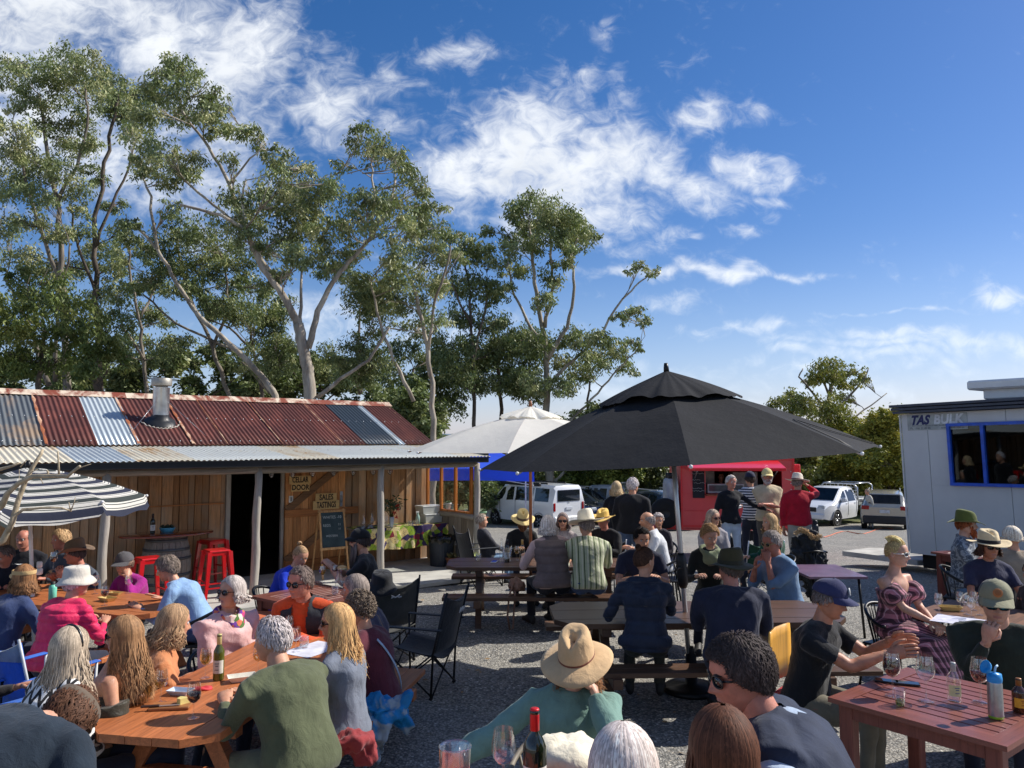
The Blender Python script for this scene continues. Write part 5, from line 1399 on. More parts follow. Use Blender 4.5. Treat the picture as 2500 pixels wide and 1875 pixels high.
b.build('succulents', P('succulent', c(44, 60, 40), .6), t_)['kind'] = 'stuff'
redm = P('red_enamel', c(206, 24, 28), .28, spec=.6, coat=.5, var=.06)
def stool(label, loc, rz):
 t_ = thing('metal_stool', label, 'stool', loc, rz, 'red metal stools')
 b = MB(); b.box((0, 0, .735), (.31, .31, .03), 0, None, .012); b.box((0, 0, .70), (.29, .29, .05)); b.build('seat', redm, t_)
 for sx in (-1, 1):
  for sy in (-1, 1):
   b = MB(); b.loft([[(sx*(.145+q*.06)+dx*w, sy*(.145+q*.06)+dy*w, z) for dx, dy in ((-1, -1), (1, -1), (1, 1), (-1, 1))] for q, z, w in ((0, .73, .03), (.5, .4, .024), (1.1, .0, .016))], 0, False, True); b.build('leg', redm, t_)
 for (a, q, z) in ((0, .19, .22), (math.pi/2, .19, .30)):
  for s_ in (-1, 1):
   b = MB(); b.box((0, s_*q*.97, z), (.36, .012, .02), 0, Rz(a)); b.build('rung', redm, t_)
 return t_
p = G(518, 1472, .07); stool('red metal stool nearest the dark doorway', (p.x, p.y+.12, .07), SA)
p = G(488, 1440, .07); stool('red metal stool half hidden behind the nearest red stool', (p.x+.05, p.y+.35, .07), SA+.3)
p = G(352, 1500, .07); stool('red metal stool behind the woman in magenta', (p.x, p.y+.1, .07), SA+.1)
p = ST(SL(825, 1400, .55)[0], .62, .07)
t_ = thing('chalkboard_easel', 'wooden easel chalkboard listing wines in white chalk', 'chalkboard', p, SA-.05); t_.scale = (.82, .82, .82)
ez = wood('easel_pine', c(186, 140, 88), 'Z', .6)
Mt = T(0, 0, 0) @ Rx(rad(-12))
for sx in (-1, 1):
 b = MB(); b.box((sx*.29, 0, .72), (.04, .025, 1.44), 0, Mt @ Ry(rad(sx*-1)), .003); b.build('leg', ez, t_)
 b = MB(); b.box((sx*.29, 0, .68), (.035, .022, 1.36), 0, T(0, .62, 0) @ Rx(rad(14)), .003); b.build('leg', ez, t_)
for z_ in (.62, 1.40):
 b = MB(); b.box((0, 0, z_), (.62, .03, .05), 0, Mt, .003); b.build('frame_rail', ez, t_)
b = MB(); b.box((0, .004, 1.01), (.56, .015, .74), 0, Mt); bd = b.build('board_face', P('slate', c(46, 62, 66), .8, var=.3, sc=4., dirt=(c(110, 120, 120), .35)), t_)
chalk = P('chalk', c(176, 184, 182), .9)
for s_, x_, z_, sz in (('WHITES -10', .0, 1.27, .085), ('REDS', -.13, 1.10, .08), ('11', .15, 1.11, .07), ('11', .15, 1.02, .06), ('WESTERN', -.03, .88, .062)):
 text('chalk_line', s_, sz, chalk, t_, Mt @ T(x_, -.006, z_) @ UP, .0006, .9)
xa, _ = SL(872, 1300, 1.0); xb, _ = SL(1085, 1300, 1.2)
def patt_cloth(t, v, cc):
 vo = t.new('ShaderNodeTexVoronoi', {'Vector': v, 'Scale': 9.}); r = t.new('ShaderNodeSeparateColor', {0: vo.outputs['Color']}).outputs[0]
 cr = t.new('ShaderNodeValToRGB', {0: r}); cr.color_ramp.interpolation = 'CONSTANT'; e = cr.color_ramp.elements
 e[0].color = (*c(222, 196, 130), 1); e[1].color = (*c(66, 52, 92), 1); e[1].position = .25
 for p_, q in ((.42, c(150, 176, 50)), (.6, c(48, 38, 56)), (.72, c(226, 208, 150)), (.85, c(132, 40, 50)), (.93, c(120, 140, 44))):
  a = e.new(p_); a.color = (*q, 1)
 vo2 = t.new('ShaderNodeTexVoronoi', {'Vector': v, 'Scale': 34.}); d = t.math('LESS_THAN', vo2.outputs['Distance'], .33)
 return t.mix(t.math('MULTIPLY', d, .55), cr.outputs[0], c(62, 40, 88))
t_ = thing('serving_table', 'long serving table against the board wall', 'table', ST((xa+xb)/2, 1.22, .07), SA)
W_ = xb-xa
b = MB(); b.box((0, 0, .73), (W_-.03, .62, .03)); b.build('table_top', timber2, t_)
for sx in (-1, 1):
 for sy in (-1, 1): b = MB(); b.box((sx*(W_/2-.1), sy*.25, .36), (.05, .05, .72)); b.build('leg', timber2, t_)
b = MB(); nx = 90; Vv = []
for j, z_ in enumerate((.752, .752, .745, .66, .56, .44, .36)):
 for i in range(nx+1):
  x_ = -W_/2+W_*i/nx; y_ = (.31 if j == 0 else -.31-.012 if j > 2 else -.31); y_ -= (.022*math.sin(i*.42)+.012*math.sin(i*.9+1))*max(0, (j-2))/4; Vv.append((x_, y_, z_+.015*math.sin(i*.11)*(j == 6)))
Q_ = [(j*(nx+1)+i, j*(nx+1)+i+1, (j+1)*(nx+1)+i+1, (j+1)*(nx+1)+i) for j in range(6) for i in range(nx)]
tc = np_mesh('tablecloth', Vv, Q_, cloth('grape_cloth', c(200, 180, 120), .8, patt_cloth, sheen=.05), None, None, True)
tc.location = ST((xa+xb)/2, 1.22, .07); tc.rotation_euler = (0, 0, SA)
tag(tc, 'wipe clean tablecloth printed with grapes and leaves on the serving table', 'tablecloth')
zt_ = .07+.755
for (px_, v_, lab, w_, d_, h_) in ((1052, 1.3, 'lower clear plastic tub with lid on the serving table', .46, .34, .16), (1045, 1.32, 'upper plastic tub stacked on the lower tub', .42, .30, .14)):
 xx, _ = SL(px_, 1280, v_); t_ = thing('storage_tub', lab, 'tub', ST(xx, v_, zt_+(.175 if 'upper' in lab else 0)), SA)
 b = MB(); b.loft([[(sx*w_/2*q, sy*d_/2*q, z) for sx, sy in ((-1, -1), (1, -1), (1, 1), (-1, 1))] for q, z in ((.9, 0), (1., h_-.01))], 0, False, True); b.build('tub_body', pplast, t_)
 b = MB(); b.box((0, 0, h_), (w_*1.05, d_*1.05, .02), 0, None, .006); b.build('lid', P('tub_lid', c(220, 220, 216), .4), t_)
xx, _ = SL(1018, 1280, 1.15); t_ = thing('spray_bottle', 'pale green cleaning spray bottle beside the plastic tubs', 'bottle', ST(xx, 1.12, zt_), SA)
b = MB(); b.lathe([(.001, 0), (.04, 0), (.042, .12), (.03, .16), (.014, .19), (.014, .21)], 16); b.build('bottle_body', P('pale_green', c(170, 200, 186), .3), t_)
b = MB(); b.box((-.01, 0, .225), (.07, .02, .03), 0, None, .004); b.box((-.03, 0, .20), (.008, .012, .04)); b.build('trigger_head', pplast, t_)
for i, px_ in enumerate((997, 1006, 1015)):
 xx, _ = SL(px_, 1290, 1.05); t_ = thing('tumbler', ['upturned tumbler', 'middle tumbler', 'right tumbler'][i]+' in a row of three by the plastic tubs', 'glass', ST(xx, 1.02, zt_), 0, 'tumblers by the tubs')
 b = MB(); b.lathe([(.001, .004), (.026, .002), (.032, .09), (.030, .09), (.024, .008)], 16); b.build('tumbler_glass', glass, t_)
for i, (px_, h_) in enumerate(((884, .26), (906, .30), (940, .28), (946, .27))):
 xx, _ = SL(px_, 1290, 1.2); t_ = thing('carafe', ['short clear water bottle on the round black tray', 'tall clear carafe left of the middle post', 'clear water bottle just right of the middle post', 'clear water bottle nearest the flower vase'][i], 'bottle', ST(xx, 1.15+.03*i, zt_), 0, 'clear bottles on the serving table')
 b = MB(); b.lathe([(.001, .002), (.04, 0), (.045, .04), (.044, h_*.45), (.02, h_*.68), (.014, h_*.8), (.015, h_)], 18); b.build('bottle_glass', glass, t_)
xx, _ = SL(893, 1300, 1.1); t_ = thing('tray', 'round black serving tray with upturned glasses at the left end of the serving table', 'tray', ST(xx, 1.08, zt_), 0)
b = MB(); b.lathe([(.001, 0), (.17, 0), (.18, .014), (.175, .014), (.165, .006), (.001, .005)], 28); b.build('tray_base', P('tray_black', c(24, 24, 26), .4), t_)
for k in range(6):
 a = k*1.05; t2 = thing('tumbler', ['small upturned tumbler at the right of the round black tray', 'small upturned tumbler behind right on the round black tray', 'small upturned tumbler behind left on the round black tray', 'small upturned tumbler at the left of the round black tray', 'small upturned tumbler front left on the round black tray', 'small upturned tumbler front right on the round black tray'][k], 'glass', ST(xx, 1.08, zt_+.008)+Vector((.09*math.cos(a), .09*math.sin(a), 0)), 0, 'tumblers on the black tray')
 b = MB(); b.lathe([(.034, .0), (.026, .075), (.001, .078)], 14); b.build('tumbler_glass', glass, t2)
xx, _ = SL(950, 1300, 1.0); t_ = thing('flower_vase', 'pale vase of dark leaves and red flowers beside the middle post', 'vase', ST(xx+.02, .95, zt_), 0)
b = MB(); b.lathe([(.001, 0), (.034, 0), (.04, .08), (.045, .19), (.042, .19), (.036, .08)], 18); b.build('vase_body', P('vase', c(190, 196, 198), .2), t_)
rr_ = random.Random(8); lv, stm, flw = MB(), MB(), MB()
for k in range(26):
 a = rr_.uniform(0, 6.3); q = rr_.uniform(.05, .24); e = Vector((q*math.cos(a), q*math.sin(a), .28+rr_.uniform(0, .26))); stm.tube([(0, 0, .15), (e.x*.4, e.y*.4, .28), e], [.004, .003, .002], 4)
 for j in range(6):
  d = Vector((rr_.gauss(0, 1), rr_.gauss(0, 1), rr_.gauss(.2, .7))).normalized(); p0 = e+d*.01; w = d.orthogonal().normalized()*.014
  lv.add([p0, p0+d*.04+w, p0+d*.09, p0+d*.04-w], [(0, 1, 2, 3)], 0, False)
for (fx_, fz_) in ((.10, .20), (.14, .33), (.11, .40), (.06, .27)):
 for j in range(26):
  d = Vector((rr_.gauss(0, 1), rr_.gauss(-.3, 1), rr_.gauss(0, .8))).normalized(); p0 = Vector((fx_, -.06, fz_)); w = d.orthogonal().normalized()*.006
  flw.add([p0, p0+d*.025+w, p0+d*.05, p0+d*.025-w], [(0, 1, 2, 3)], 0, False)
stm.build('stems', P('stem', c(70, 80, 40), .6), t_); lv.build('leaves', P('vase_leaf', c(52, 74, 42), .4), t_); flw.build('flowers', P('red_petal', c(206, 52, 46), .6), t_)
p = ST(SL(1075, 1390, .75)[0], .72, .07); t_ = thing('rubbish_bin', 'dark ribbed rubbish bin with a black liner by the corner post', 'bin', p, 0)
b = MB(); rr = [[(r*(1+.012*(k % 2))*math.cos(2*math.pi*k/56), r*(1+.012*(k % 2))*math.sin(2*math.pi*k/56), z) for k in range(56)] for r, z in ((.205, 0), (.24, .52))]
b.loft(rr, 0, False, True); b.build('bin_body', P('bin', c(36, 44, 54), .5), t_)
b = MB(); rr = [[((r+.012*math.sin(7*a)+.008*math.sin(13*a))*math.cos(a), (r+.012*math.sin(7*a))*math.sin(a), z+.015*math.sin(9*a)) for a in [2*math.pi*k/56 for k in range(56)]] for r, z in ((.250, .44), (.262, .50), (.255, .55), (.235, .56), (.2, .45), (.02, .40))]
b.loft(rr, 0, True, False); b.build('bin_liner', P('liner', c(14, 15, 17), .25), t_)
def pot(label, loc, potc, leafc, h=.22, r=.13, spike=False, cat='plant'):
 t_ = thing('pot_plant', label, cat, loc, 0)
 b = MB(); b.lathe([(.001, .0), (r*.7, 0), (r*.95, h*.8), (r*1.05, h*.8), (r*1.05, h), (r*.9, h), (r*.85, h*.85), (.001, h*.85)], 20); b.build('pot', P('pot', potc, .8), t_)
 lv = MB(); q = random.Random(int(h*1000+r*777))
 for k in range(90):
  a = q.uniform(0, 6.3); d = Vector((math.cos(a), math.sin(a), q.uniform(.3, 2.2))).normalized(); L = q.uniform(.6, 1.2)*r*(1.9 if spike else 1.); p0 = Vector((q.gauss(0, r*.3), q.gauss(0, r*.3), h*.9)); w = d.cross(Vector((0, 0, 1))).normalized()*L*.16
  lv.add([p0, p0+d*L*.5+w, p0+d*L, p0+d*L*.5-w], [(0, 1, 2, 3)], 0, False)
 lv.build('foliage', P('pot_leaf', leafc, .5), t_); return t_
p = ST(-.35, .30, .07); pot('terracotta pot with a small reddish plant behind the bin', p, c(112, 66, 44), c(96, 90, 56), .2, .12)
p = ST(-.10, -.22, .0); pot('pale green leafy plant at the foot of the corner post', (p.x, p.y, 0), c(120, 90, 66), c(176, 186, 120), .12, .17, True)
p = ST(-.045, .9, z_s0+.115); pot('small white pot with a succulent on the window ledge', p, c(222, 220, 214), c(110, 130, 90), .12, .06)
p = ST(.14, .02, 1.0); pot('small green pot with a succulent on the bracket outside the corner post', p, c(150, 190, 150), c(120, 140, 100), .10, .07)
t_ = thing('plant_stand', 'thin metal stand holding the green pot beside the corner post', 'stand', ST(.14, .02, 0), 0)
b = MB(); b.tube([(0, 0, 0), (0, 0, .985)], .013, 8); b.build('stem', P('stand_metal', c(90, 84, 80), .5, .5), t_)
b = MB(); b.box((0, 0, .99), (.2, .14, .014)); b.build('shelf', honeyx, t_)
# ------------------------------------------------------------------ parasols
alu = P('aluminium', c(196, 198, 200), .3, .75, .06); wht = P('white_paint', c(226, 226, 222), .45); blk = P('black_metal', c(22, 22, 24), .4, .3)
def parasol(label, base, poleh, R, zr, za, n, ang0, tilt, cm, polem, pr, cap=None, valance=0., sagk=.03, capz=None, tiltaz=0., sub=6, strap=False, group='parasols over the tables', hub=0.):
 """base on ground; ring at zr, apex at za; tilt leans the canopy"""
 t_ = thing('parasol', label, 'parasol', base, 0, group)
 Mt = Rz(tiltaz) @ Ry(tilt) @ Rz(-tiltaz)
 b = MB(); b.tube([Mt @ Vector((0, 0, z)) for z in (0.02, .8, 1.6, za-.02)], pr, 14); b.build('pole', polem, t_)
 V = []; Q = []; UVs = []
 def pt(k, f, q):   # rib k, radial f, across q
  a0 = ang0+2*math.pi*k/n; a1 = ang0+2*math.pi*(k+1)/n
  p0 = Vector((math.cos(a0), math.sin(a0), 0)); p1 = Vector((math.cos(a1), math.sin(a1), 0))
  z = za-(za-zr)*(f**1.12)*.999+.035*math.sin(math.pi*f)
  z -= sagk*4*q*(1-q)*math.sin(math.pi*min(1, f*1.1)*.9)*f
  p = p0.lerp(p1, q)*R*f*(1-.03*4*q*(1-q)*f); return Vector((p.x, p.y, z))
 nf = 14
 for k in range(n):
  V = [tuple(pt(k, .04+.96*i/nf, j/sub)) for i in range(nf+1) for j in range(sub+1)]
  Q = [(i*(sub+1)+j, (i+1)*(sub+1)+j, (i+1)*(sub+1)+j+1, i*(sub+1)+j+1) for i in range(nf) for j in range(sub)]
  if valance:
   o = len(V)
   for r_ in (1, 2):
    for j in range(sub*3+1):
     q = j/(sub*3); p = pt(k, 1, q); cut = valance*(r_/2)*(1-(.30 if (q < .04 or q > .96) else 0)*(r_-1)); V.append((p.x*(1+.012*r_), p.y*(1+.012*r_), p.z-cut+.008*math.sin(q*9+k)*r_))
   L0_ = []
   for j in range(sub*3): pass
   top = [(nf)*(sub+1)+min(sub, round(j/3)) for j in range(sub*3+1)]
   for j in range(sub*3):
    a, b_ = top[j], top[j+1]
    Q.append((a, o+j, o+j+1, b_) if a != b_ else (a, o+j, o+j+1, o+j+1))
    m_ = sub*3+1; Q.append((o+j, o+m_+j, o+m_+j+1, o+j+1))
  me = bpy.data.meshes.new('canopy_panel'); me.from_pydata(V, [], [tuple(dict.fromkeys(q)) for q in Q]); me.materials.append(cm); me.transform(Mt)
  me.polygons.foreach_set('use_smooth', [True]*len(me.polygons)); link('canopy_panel', me, t_)
  b = MB(); b.tube([Mt @ (pt(k, f, 0)-Vector((0, 0, .016))) for f in (.06, .4, .7, 1.)], .009, 5); b.build('rib', polem, t_)
  b = MB(); b.tube([Mt @ Vector((0, 0, za-.55)), Mt @ (pt(k, .5, 0)-Vector((0, 0, .03)))], .008, 5); b.build('strut', polem, t_)
  b = MB(); b.sph(tuple(Mt @ (pt(k, 1.005, 0)-Vector((0, 0, .005)))), .016, 8, 5); b.build('rib_tip', wht, t_)
 if cap:
  rc, zc, zt_ = cap; V = []
  N_ = 128; J = 12
  for j in range(J+1):
   f = j/J
   for i in range(N_):
    a = 2*math.pi*i/N_+ang0; ph = (a-ang0)*n/(2*math.pi); q = ph % 1; k_ = math.sin(int(ph)*2.1)*2; scal = 4*q*(1-q)
    z = zt_-(zt_-zc)*(.86*f+.14*f**3)-scal*(.03*k_/2-.005)*f**2+.010*math.sin(a*11+1)*f*f+.008*math.sin(a*17+2)*f*f+.005*math.sin(a*29)*f
    rr = rc*f*(math.cos(math.pi/n)/math.cos((q-.5)*2*math.pi/n))*(1+.02*math.sin(ph*9)); V.append(tuple(Mt @ Vector((rr*math.cos(a), rr*math.sin(a), z))))
  Q = [(j*N_+i, (j+1)*N_+i, (j+1)*N_+(i+1) % N_, j*N_+(i+1) % N_) for j in range(J) for i in range(N_)]
  np_mesh('vent_cap', V, Q, cm, None, t_, True)
 b = MB(); zf = cap[2] if cap else za; b.tube([Mt @ Vector((0, 0, zf-.03)), Mt @ Vector((0, 0, zf+.03)), Mt @ Vector((0, 0, zf+.075))], [.03, .026, .018], 12); b.build('finial', polem if hub else blk, t_)
 if strap:
  b = MB(); q = [pt(7, .66, .55), pt(7, .74, .42), pt(7, .9, .28), pt(7, 1., .30)+Vector((0, 0, -.03))]
  b.tube([Mt @ (p+Vector((0, 0, .012))) for p in q], [(.014, .003)]*4, 6); q = [pt(7, .66, .55), pt(7, .78, .72), pt(7, .98, .97)]
  b.tube([Mt @ (p+Vector((0, 0, .014))) for p in q], [(.012, .003)]*3, 6); b.build('tie_strap', P('strap', c(10, 10, 11), .7), t_)
 return t_, Mt
blackc = canvas('black_canvas', c(36, 37, 40), .12); whitec = canvas('cream_canvas', c(250, 247, 236), .38, var=.03)
tl = -rad(3.6)
bp = Vector((1.73, 7.66, 0))
par, Mt = parasol('big black market parasol with a puckered vent cap, leaning over the middle table', bp, 2.9, 1.93, 2.245, 2.98, 8, rad(-8), tl, blackc, alu, .024, cap=(.71, 2.81, 3.11), strap=True, sub=8)
b = MB(); b.tube([Mt @ Vector((0, 0, z)) for z in (.98, 1.02, 1.10, 1.24, 1.30, 1.32)], [.03, .05, .052, .052, .045, .028], 14); b.tube([Mt @ Vector((0, -.03, 1.18)), Mt @ Vector((-.06, -.10, 1.19)), Mt @ Vector((-.10, -.12, 1.16))], .012, 8); b.build('crank_housing', P('black_plastic', c(20, 21, 22), .45), par)
b = MB(); b.lathe([(.001, .0), (.27, 0), (.28, .03), (.24, .06), (.06, .08), (.05, .35), (.032, .36), (.03, .42)], 32); b.build('base', P('black_plastic', c(20, 21, 22), .45), par)
parasol('cream white parasol with a short vent cap behind the black parasol', Vector((.26, 10.95, 0)), 2.8, 1.78, 2.265, 2.80, 8, rad(-55), 0, whitec, wood('parasol_wood', c(150, 92, 54), 'Z', .5), .022, cap=(.46, 2.735, 2.90), hub=1.)
def stripes(t, v, cc):
 s_ = sepx(t, v); x, y, z = s_[0], s_[1], s_[2]
 ang = t.math('ARCTAN2', y, x); n = 8.; a0 = rad(20)
 q = t.math('SUBTRACT', t.math('FRACT', t.math('MULTIPLY', t.math('SUBTRACT', ang, a0), n/(2*math.pi))), .5)
 r = t.math('MULTIPLY', t.math('SQRT', t.math('ADD', t.math('MULTIPLY', x, x), t.math('MULTIPLY', y, y))), t.math('COSINE', t.math('MULTIPLY', q, 2*math.pi/n)))
 r = t.math('ADD', r, t.math('MULTIPLY', t.math('SUBTRACT', 1.66, z), .9))
 f = t.math('FRACT', t.math('MULTIPLY', r, 5.6))
 dark = t.math('LESS_THAN', f, .50); thin = t.math('MULTIPLY', t.math('GREATER_THAN', f, .60), t.math('LESS_THAN', f, .66)); thin2 = t.math('MULTIPLY', t.math('GREATER_THAN', f, .86), t.math('LESS_THAN', f, .91))
 k = t.math('MAXIMUM', dark, t.math('MAXIMUM', thin, thin2))
 base = t.mix(t.noise(v, 3.), c(224, 220, 208), c(206, 204, 196))
 dk = t.mix(t.math('LESS_THAN', t.math('FRACT', t.math('MULTIPLY', r, 2.8)), .5), c(54, 58, 74), c(62, 68, 66))
 return t.mix(k, base, dk)
sp_ = D(100, 1300, 8.4); sp_.z = 0
parasol('low navy and white striped parasol with a hanging valance at the left edge', sp_, 2.2, 1.14, 1.72, 2.13, 8, rad(20), -rad(4.5), canvas('striped_canvas', c(220, 216, 204), .15, stripes), wht, .020, valance=.17, sagk=.015)
b = MB(); b.lathe([(.021, 0), (.034, .01), (.034, .06), (.021, .07)], 16); b.lathe([(.021, .075), (.028, .08), (.028, .13), (.021, .14)], 16); q = b.build('pole_collar', wht, bpy.data.objects['parasol.002']); q.location = (0, 0, .98)
t_ = thing('marquee', 'bright blue pop up marquee with white legs behind the shed corner', 'marquee', (-1.0, 18.0, gz(18)), rad(2))
bl = canvas('blue_canvas', c(70, 112, 250), .42, var=.05); W2, ze, za = 1.42, 1.93-gz(16)-.0, 2.62-gz(16)
ze = 2.4-.087*14.5-gz(16)+.50; ze = 2.13; za = 2.80
V = []; N_ = 12
for (sx0, sy0, sx1, sy1) in ((-1, -1, 1, -1), (1, -1, 1, 1), (1, 1, -1, 1), (-1, 1, -1, -1)):
 V = [];
 for i in range(N_+1):
  f = i/N_
  for j in range(N_+1):
   q = j/N_; ex = (sx0+(sx1-sx0)*q)*W2*f; ey = (sy0+(sy1-sy0)*q)*W2*f
   V.append((ex, ey, za-(za-ze)*f+.05*math.sin(math.pi*f)*0-.09*math.sin(math.pi*f)*math.sin(math.pi*q)))
 for j in range(N_+1):
  q = j/N_; ex = (sx0+(sx1-sx0)*q)*W2*1.005; ey = (sy0+(sy1-sy0)*q)*W2*1.005; V.append((ex, ey, ze-.27+.03*math.sin(q*math.pi)))
 Q = [(i*(N_+1)+j, (i+1)*(N_+1)+j, (i+1)*(N_+1)+j+1, i*(N_+1)+j+1) for i in range(N_+1) for j in range(N_)]
 np_mesh('canopy_panel', V, Q, bl, None, t_, True)
for sx in (-1, 1):
 for sy in (-1, 1): b = MB(); b.box((sx*(W2-.03), sy*(W2-.03), ze/2-.02), (.035, .035, ze)); b.build('leg', wht, t_)
for sy in (-1, 1):
 b = MB(); b.tube([(-W2, sy*(W2-.03), ze-.35), (0, sy*(W2-.03), ze-.1), (W2, sy*(W2-.03), ze-.35)], .011, 6); b.build('truss', wht, t_)

# ------------------------------------------------------------------ site hut
hutp = Vector((7.62+.0, 15.0, .27)); ha = math.atan2(-.843, .538)
hut = thing('site_hut', 'grey panelled site hut with blue framed window and dark roof edge', 'hut', hutp, 0, None, (Matrix.Rotation(rad(-1.9), 4, Vector((0, 1, 0))) @ Rz(ha)).to_euler())
def HLr(px, py):
 M_ = T(*hutp) @ Matrix.Rotation(rad(-1.9), 4, Vector((0, 1, 0))) @ Rz(ha); I = M_.inverted(); o = I @ Vector((0, 0, CAMZ)); d = I.to_3x3() @ ray(px, py); k = -o.y/d.y; p = o+d*k; return p.x, p.z
panel = P('hut_panel', c(202, 204, 202), .5, 0, .05, 1.2, .03, 40.); HH = HLr(2190, 1012)[1]; LW = 7.4
w0 = HLr(2313, 1034)[0]; w1 = w0+2.6; wz1 = HLr(2313, 1034)[1]; wz0 = HLr(2322, 1185)[1]
out = -1    # outward is local -y
js = [0]
for px_ in (2268, 2462): js.append(HLr(px_, 1100)[0])
js += [js[-1]+1.15*i for i in range(1, 6)]; js = [j for j in js if j < LW]+[LW]
def seg(x0, x1, z0, z1):
 if x1-x0 < .02 or z1-z0 < .02: return
 b = MB(); b.box(((x0+x1)/2, .04, (z0+z1)/2), (x1-x0-.008, .08, z1-z0), 0, None, .004); b.build('wall_panel', panel, hut)
for a, b_ in zip(js[:-1], js[1:]):
 if b_ <= w0 or a >= w1: seg(a, b_, 0, HH)
 else:
  seg(a, b_, 0, wz0); seg(a, b_, wz1, HH)
  if a < w0: seg(a, w0, wz0, wz1)
  if b_ > w1: seg(w1, b_, wz0, wz1)
for k in range(3): b = MB(); b.box((.04, .08+.4+.8*k, HH/2), (.08, .795, HH), 0, None, .004); b.build('wall_panel', panel, hut)
b = MB(); b.box((LW/2, 2.5, HH/2), (LW, .06, HH)); b.box((LW, 1.25, HH/2), (.06, 2.4, HH)); b.box((LW/2, 1.25, .03), (LW-.1, 2.4, .05)); b.build('rear_walls', P('hut_inner', c(150, 150, 142), .8), hut)
for z_, y_, hgt, col in ((HH+.10, -.05, .19, c(58, 66, 80)),):
 for k in range(3):
  b = MB(); b.box((LW/2, 1.2-.012*k, HH+.035+.06*k), (LW+.16+.03*k, 2.7+.03*k, .052), 0, None, .008); b.build('roof_edge', P('hut_trim', col, .4, .2), hut)
b = MB(); b.box((.0-.012, -.012, HH/2), (.03, .03, HH), 0, None, .004); b.build('corner_trim', panel, hut)
bluef = P('blue_frame', c(26, 84, 190), .35)
wo = MB(); fr = .055; mid = HLr(2405, 1110)[0]
for x_ in (w0, mid, w1): wo.box((x_+(.0 if x_ != w0 else fr/2), -.01, (wz0+wz1)/2), (fr, .10, wz1-wz0))
for z_ in (wz0+fr/2, wz1-fr/2): wo.box(((w0+w1)/2, -.012, z_), (w1-w0, .11, fr))
wn = wo.build('window', bluef, hut); hg = glassy('hut_glass', (.12, .14, .16), .14, .02, (.22, .26, .30))
for a, b_ in ((w0+fr, mid-fr/2), (mid+fr/2, w1)):
 b = MB(); b.box(((a+b_)/2, .0, (wz0+wz1)/2), (b_-a, .006, wz1-wz0-fr)); b.build('pane', hg, wn)
b = MB()
for x_ in (w0+.75, w0+1.35): b.box((x_, 1.9, wz0+.3), (.4, .1, 1.1))
b.build('inner_fittings', P('fit', c(120, 112, 92), .8), hut)
b = MB(); b.box((LW/2, 1.25, -.15), (LW-.3, 2.2, .25)); b.build('subframe', darkrec, hut)
s0, sz1 = HLr(2200, 1000); s1, sz0 = HLr(2363, 1035); sz1 = HH-.02; sz0 = sz1-.30; s0 = .13; s1 = HLr(2363, 1035)[0]
so_ = MB(); so_.box(((s0+s1)/2, -.006, (sz0+sz1)/2), (s1-s0, .008, sz1-sz0)); sg = so_.build('name_board', P('sign_grey', c(166, 172, 168), .5), hut)
sw = s1-s0
text('lettering', 'TAS', .235, P('navy_ink', c(22, 34, 92), .5), sg, T(s0+sw*.21, -.012, sz1-.115) @ UP, .001, .84, .012, .35)
text('lettering', 'BULK', .235, P('white_ink', c(214, 218, 220), .5), sg, T(s0+sw*.69, -.012, sz1-.115) @ UP, .001, .90, .010, .15)
ki = P('sign_ink2', c(70, 76, 84), .6)
text('lettering', 'PORTABLES  •  RELOCATABLE BUILDINGS HIRE & SALES', .036, ki, sg, T((s0+s1)/2, -.012, sz0+.083) @ UP, .0005, 1.0)
text('lettering', 'Ph. 1300 20 40 00', .056, ki, sg, T(s0+sw*.22, -.012, sz0+.036) @ UP, .0005, .9)
text('lettering', 'www.tasbulk.com.au', .056, ki, sg, T(s0+sw*.76, -.012, sz0+.036) @ UP, .0005, .85)
x_, _ = HLr(2400, 960); t_ = thing('roof_vent_unit', 'white boxy ventilation unit on the hut roof', 'vent', tuple((T(*hutp) @ Matrix.Rotation(rad(-1.9), 4, Vector((0, 1, 0))) @ Rz(ha)) @ Vector((x_, .75, HH+.16))), ha+.04)
wb = P('vent_white', c(232, 232, 228), .5, var=.04)
b = MB(); b.box((.55, 0, .14), (1.5, .75, .22), 0, None, .02); b.build('vent_base', wb, t_)
b = MB(); b.box((.5, 0, .29), (1.85, 1.0, .17), 0, None, .03); b.build('vent_cover', wb, t_)
p = D(2487, 945, 17); t_ = thing('roof_aerial', 'dark wire cage and box standing above the hut roof at the right edge', 'aerial', (p.x+.15, p.y, 2.9), .3)
b = MB()
for k in range(7): b.tube([(-.25+.08*k, 0, .45), (-.25+.08*k, 0, .85)], .004, 4); b.tube([(-.27, 0, .45+.066*k), (.27, 0, .45+.066*k)], .004, 4)
b.tube([(.1, .05, -.4), (.1, .05, .6)], .02, 6); b.build('cage', blk, t_)
b = MB(); b.box((.1, .1, .62), (.3, .25, .3), 0, None, .02); b.build('box_case', P('beige', c(120, 112, 100), .6), t_)
b = MB(); b.prism([(0, 0), (.9, -1.3), (1.6, -1.2), (1.9, .2), (.8, .5)], 0, .10)
q = struct(b.build('concrete_pad', P('concrete', c(186, 184, 176), .9, 0, .14, 3., .3, 60., dirt=(c(140, 138, 130), .5)), None, G(2060, 1362, 0)+Vector((.1, .3, 0))))
b = MB(); pts = []
for i in range(15):
 px_ = 1985+i*14; py_ = 1308-i*1.2+5*math.sin(i*.9); r = ray(px_, py_); y_ = 24.
 for _ in range(12): q = D(px_, py_, y_); y_ += (q.z-gz(y_)-.02)*8 if abs(q.z-gz(y_)) > .01 else 0
 q = D(px_, py_, y_); pts.append((q.x, q.y, gz(q.y)+.012))
b.tube(pts, .016, 6); tag(b.build('extension_lead', P('orange_lead', c(224, 120, 84), .5)), 'thin orange extension lead lying across the far gravel', 'cable')

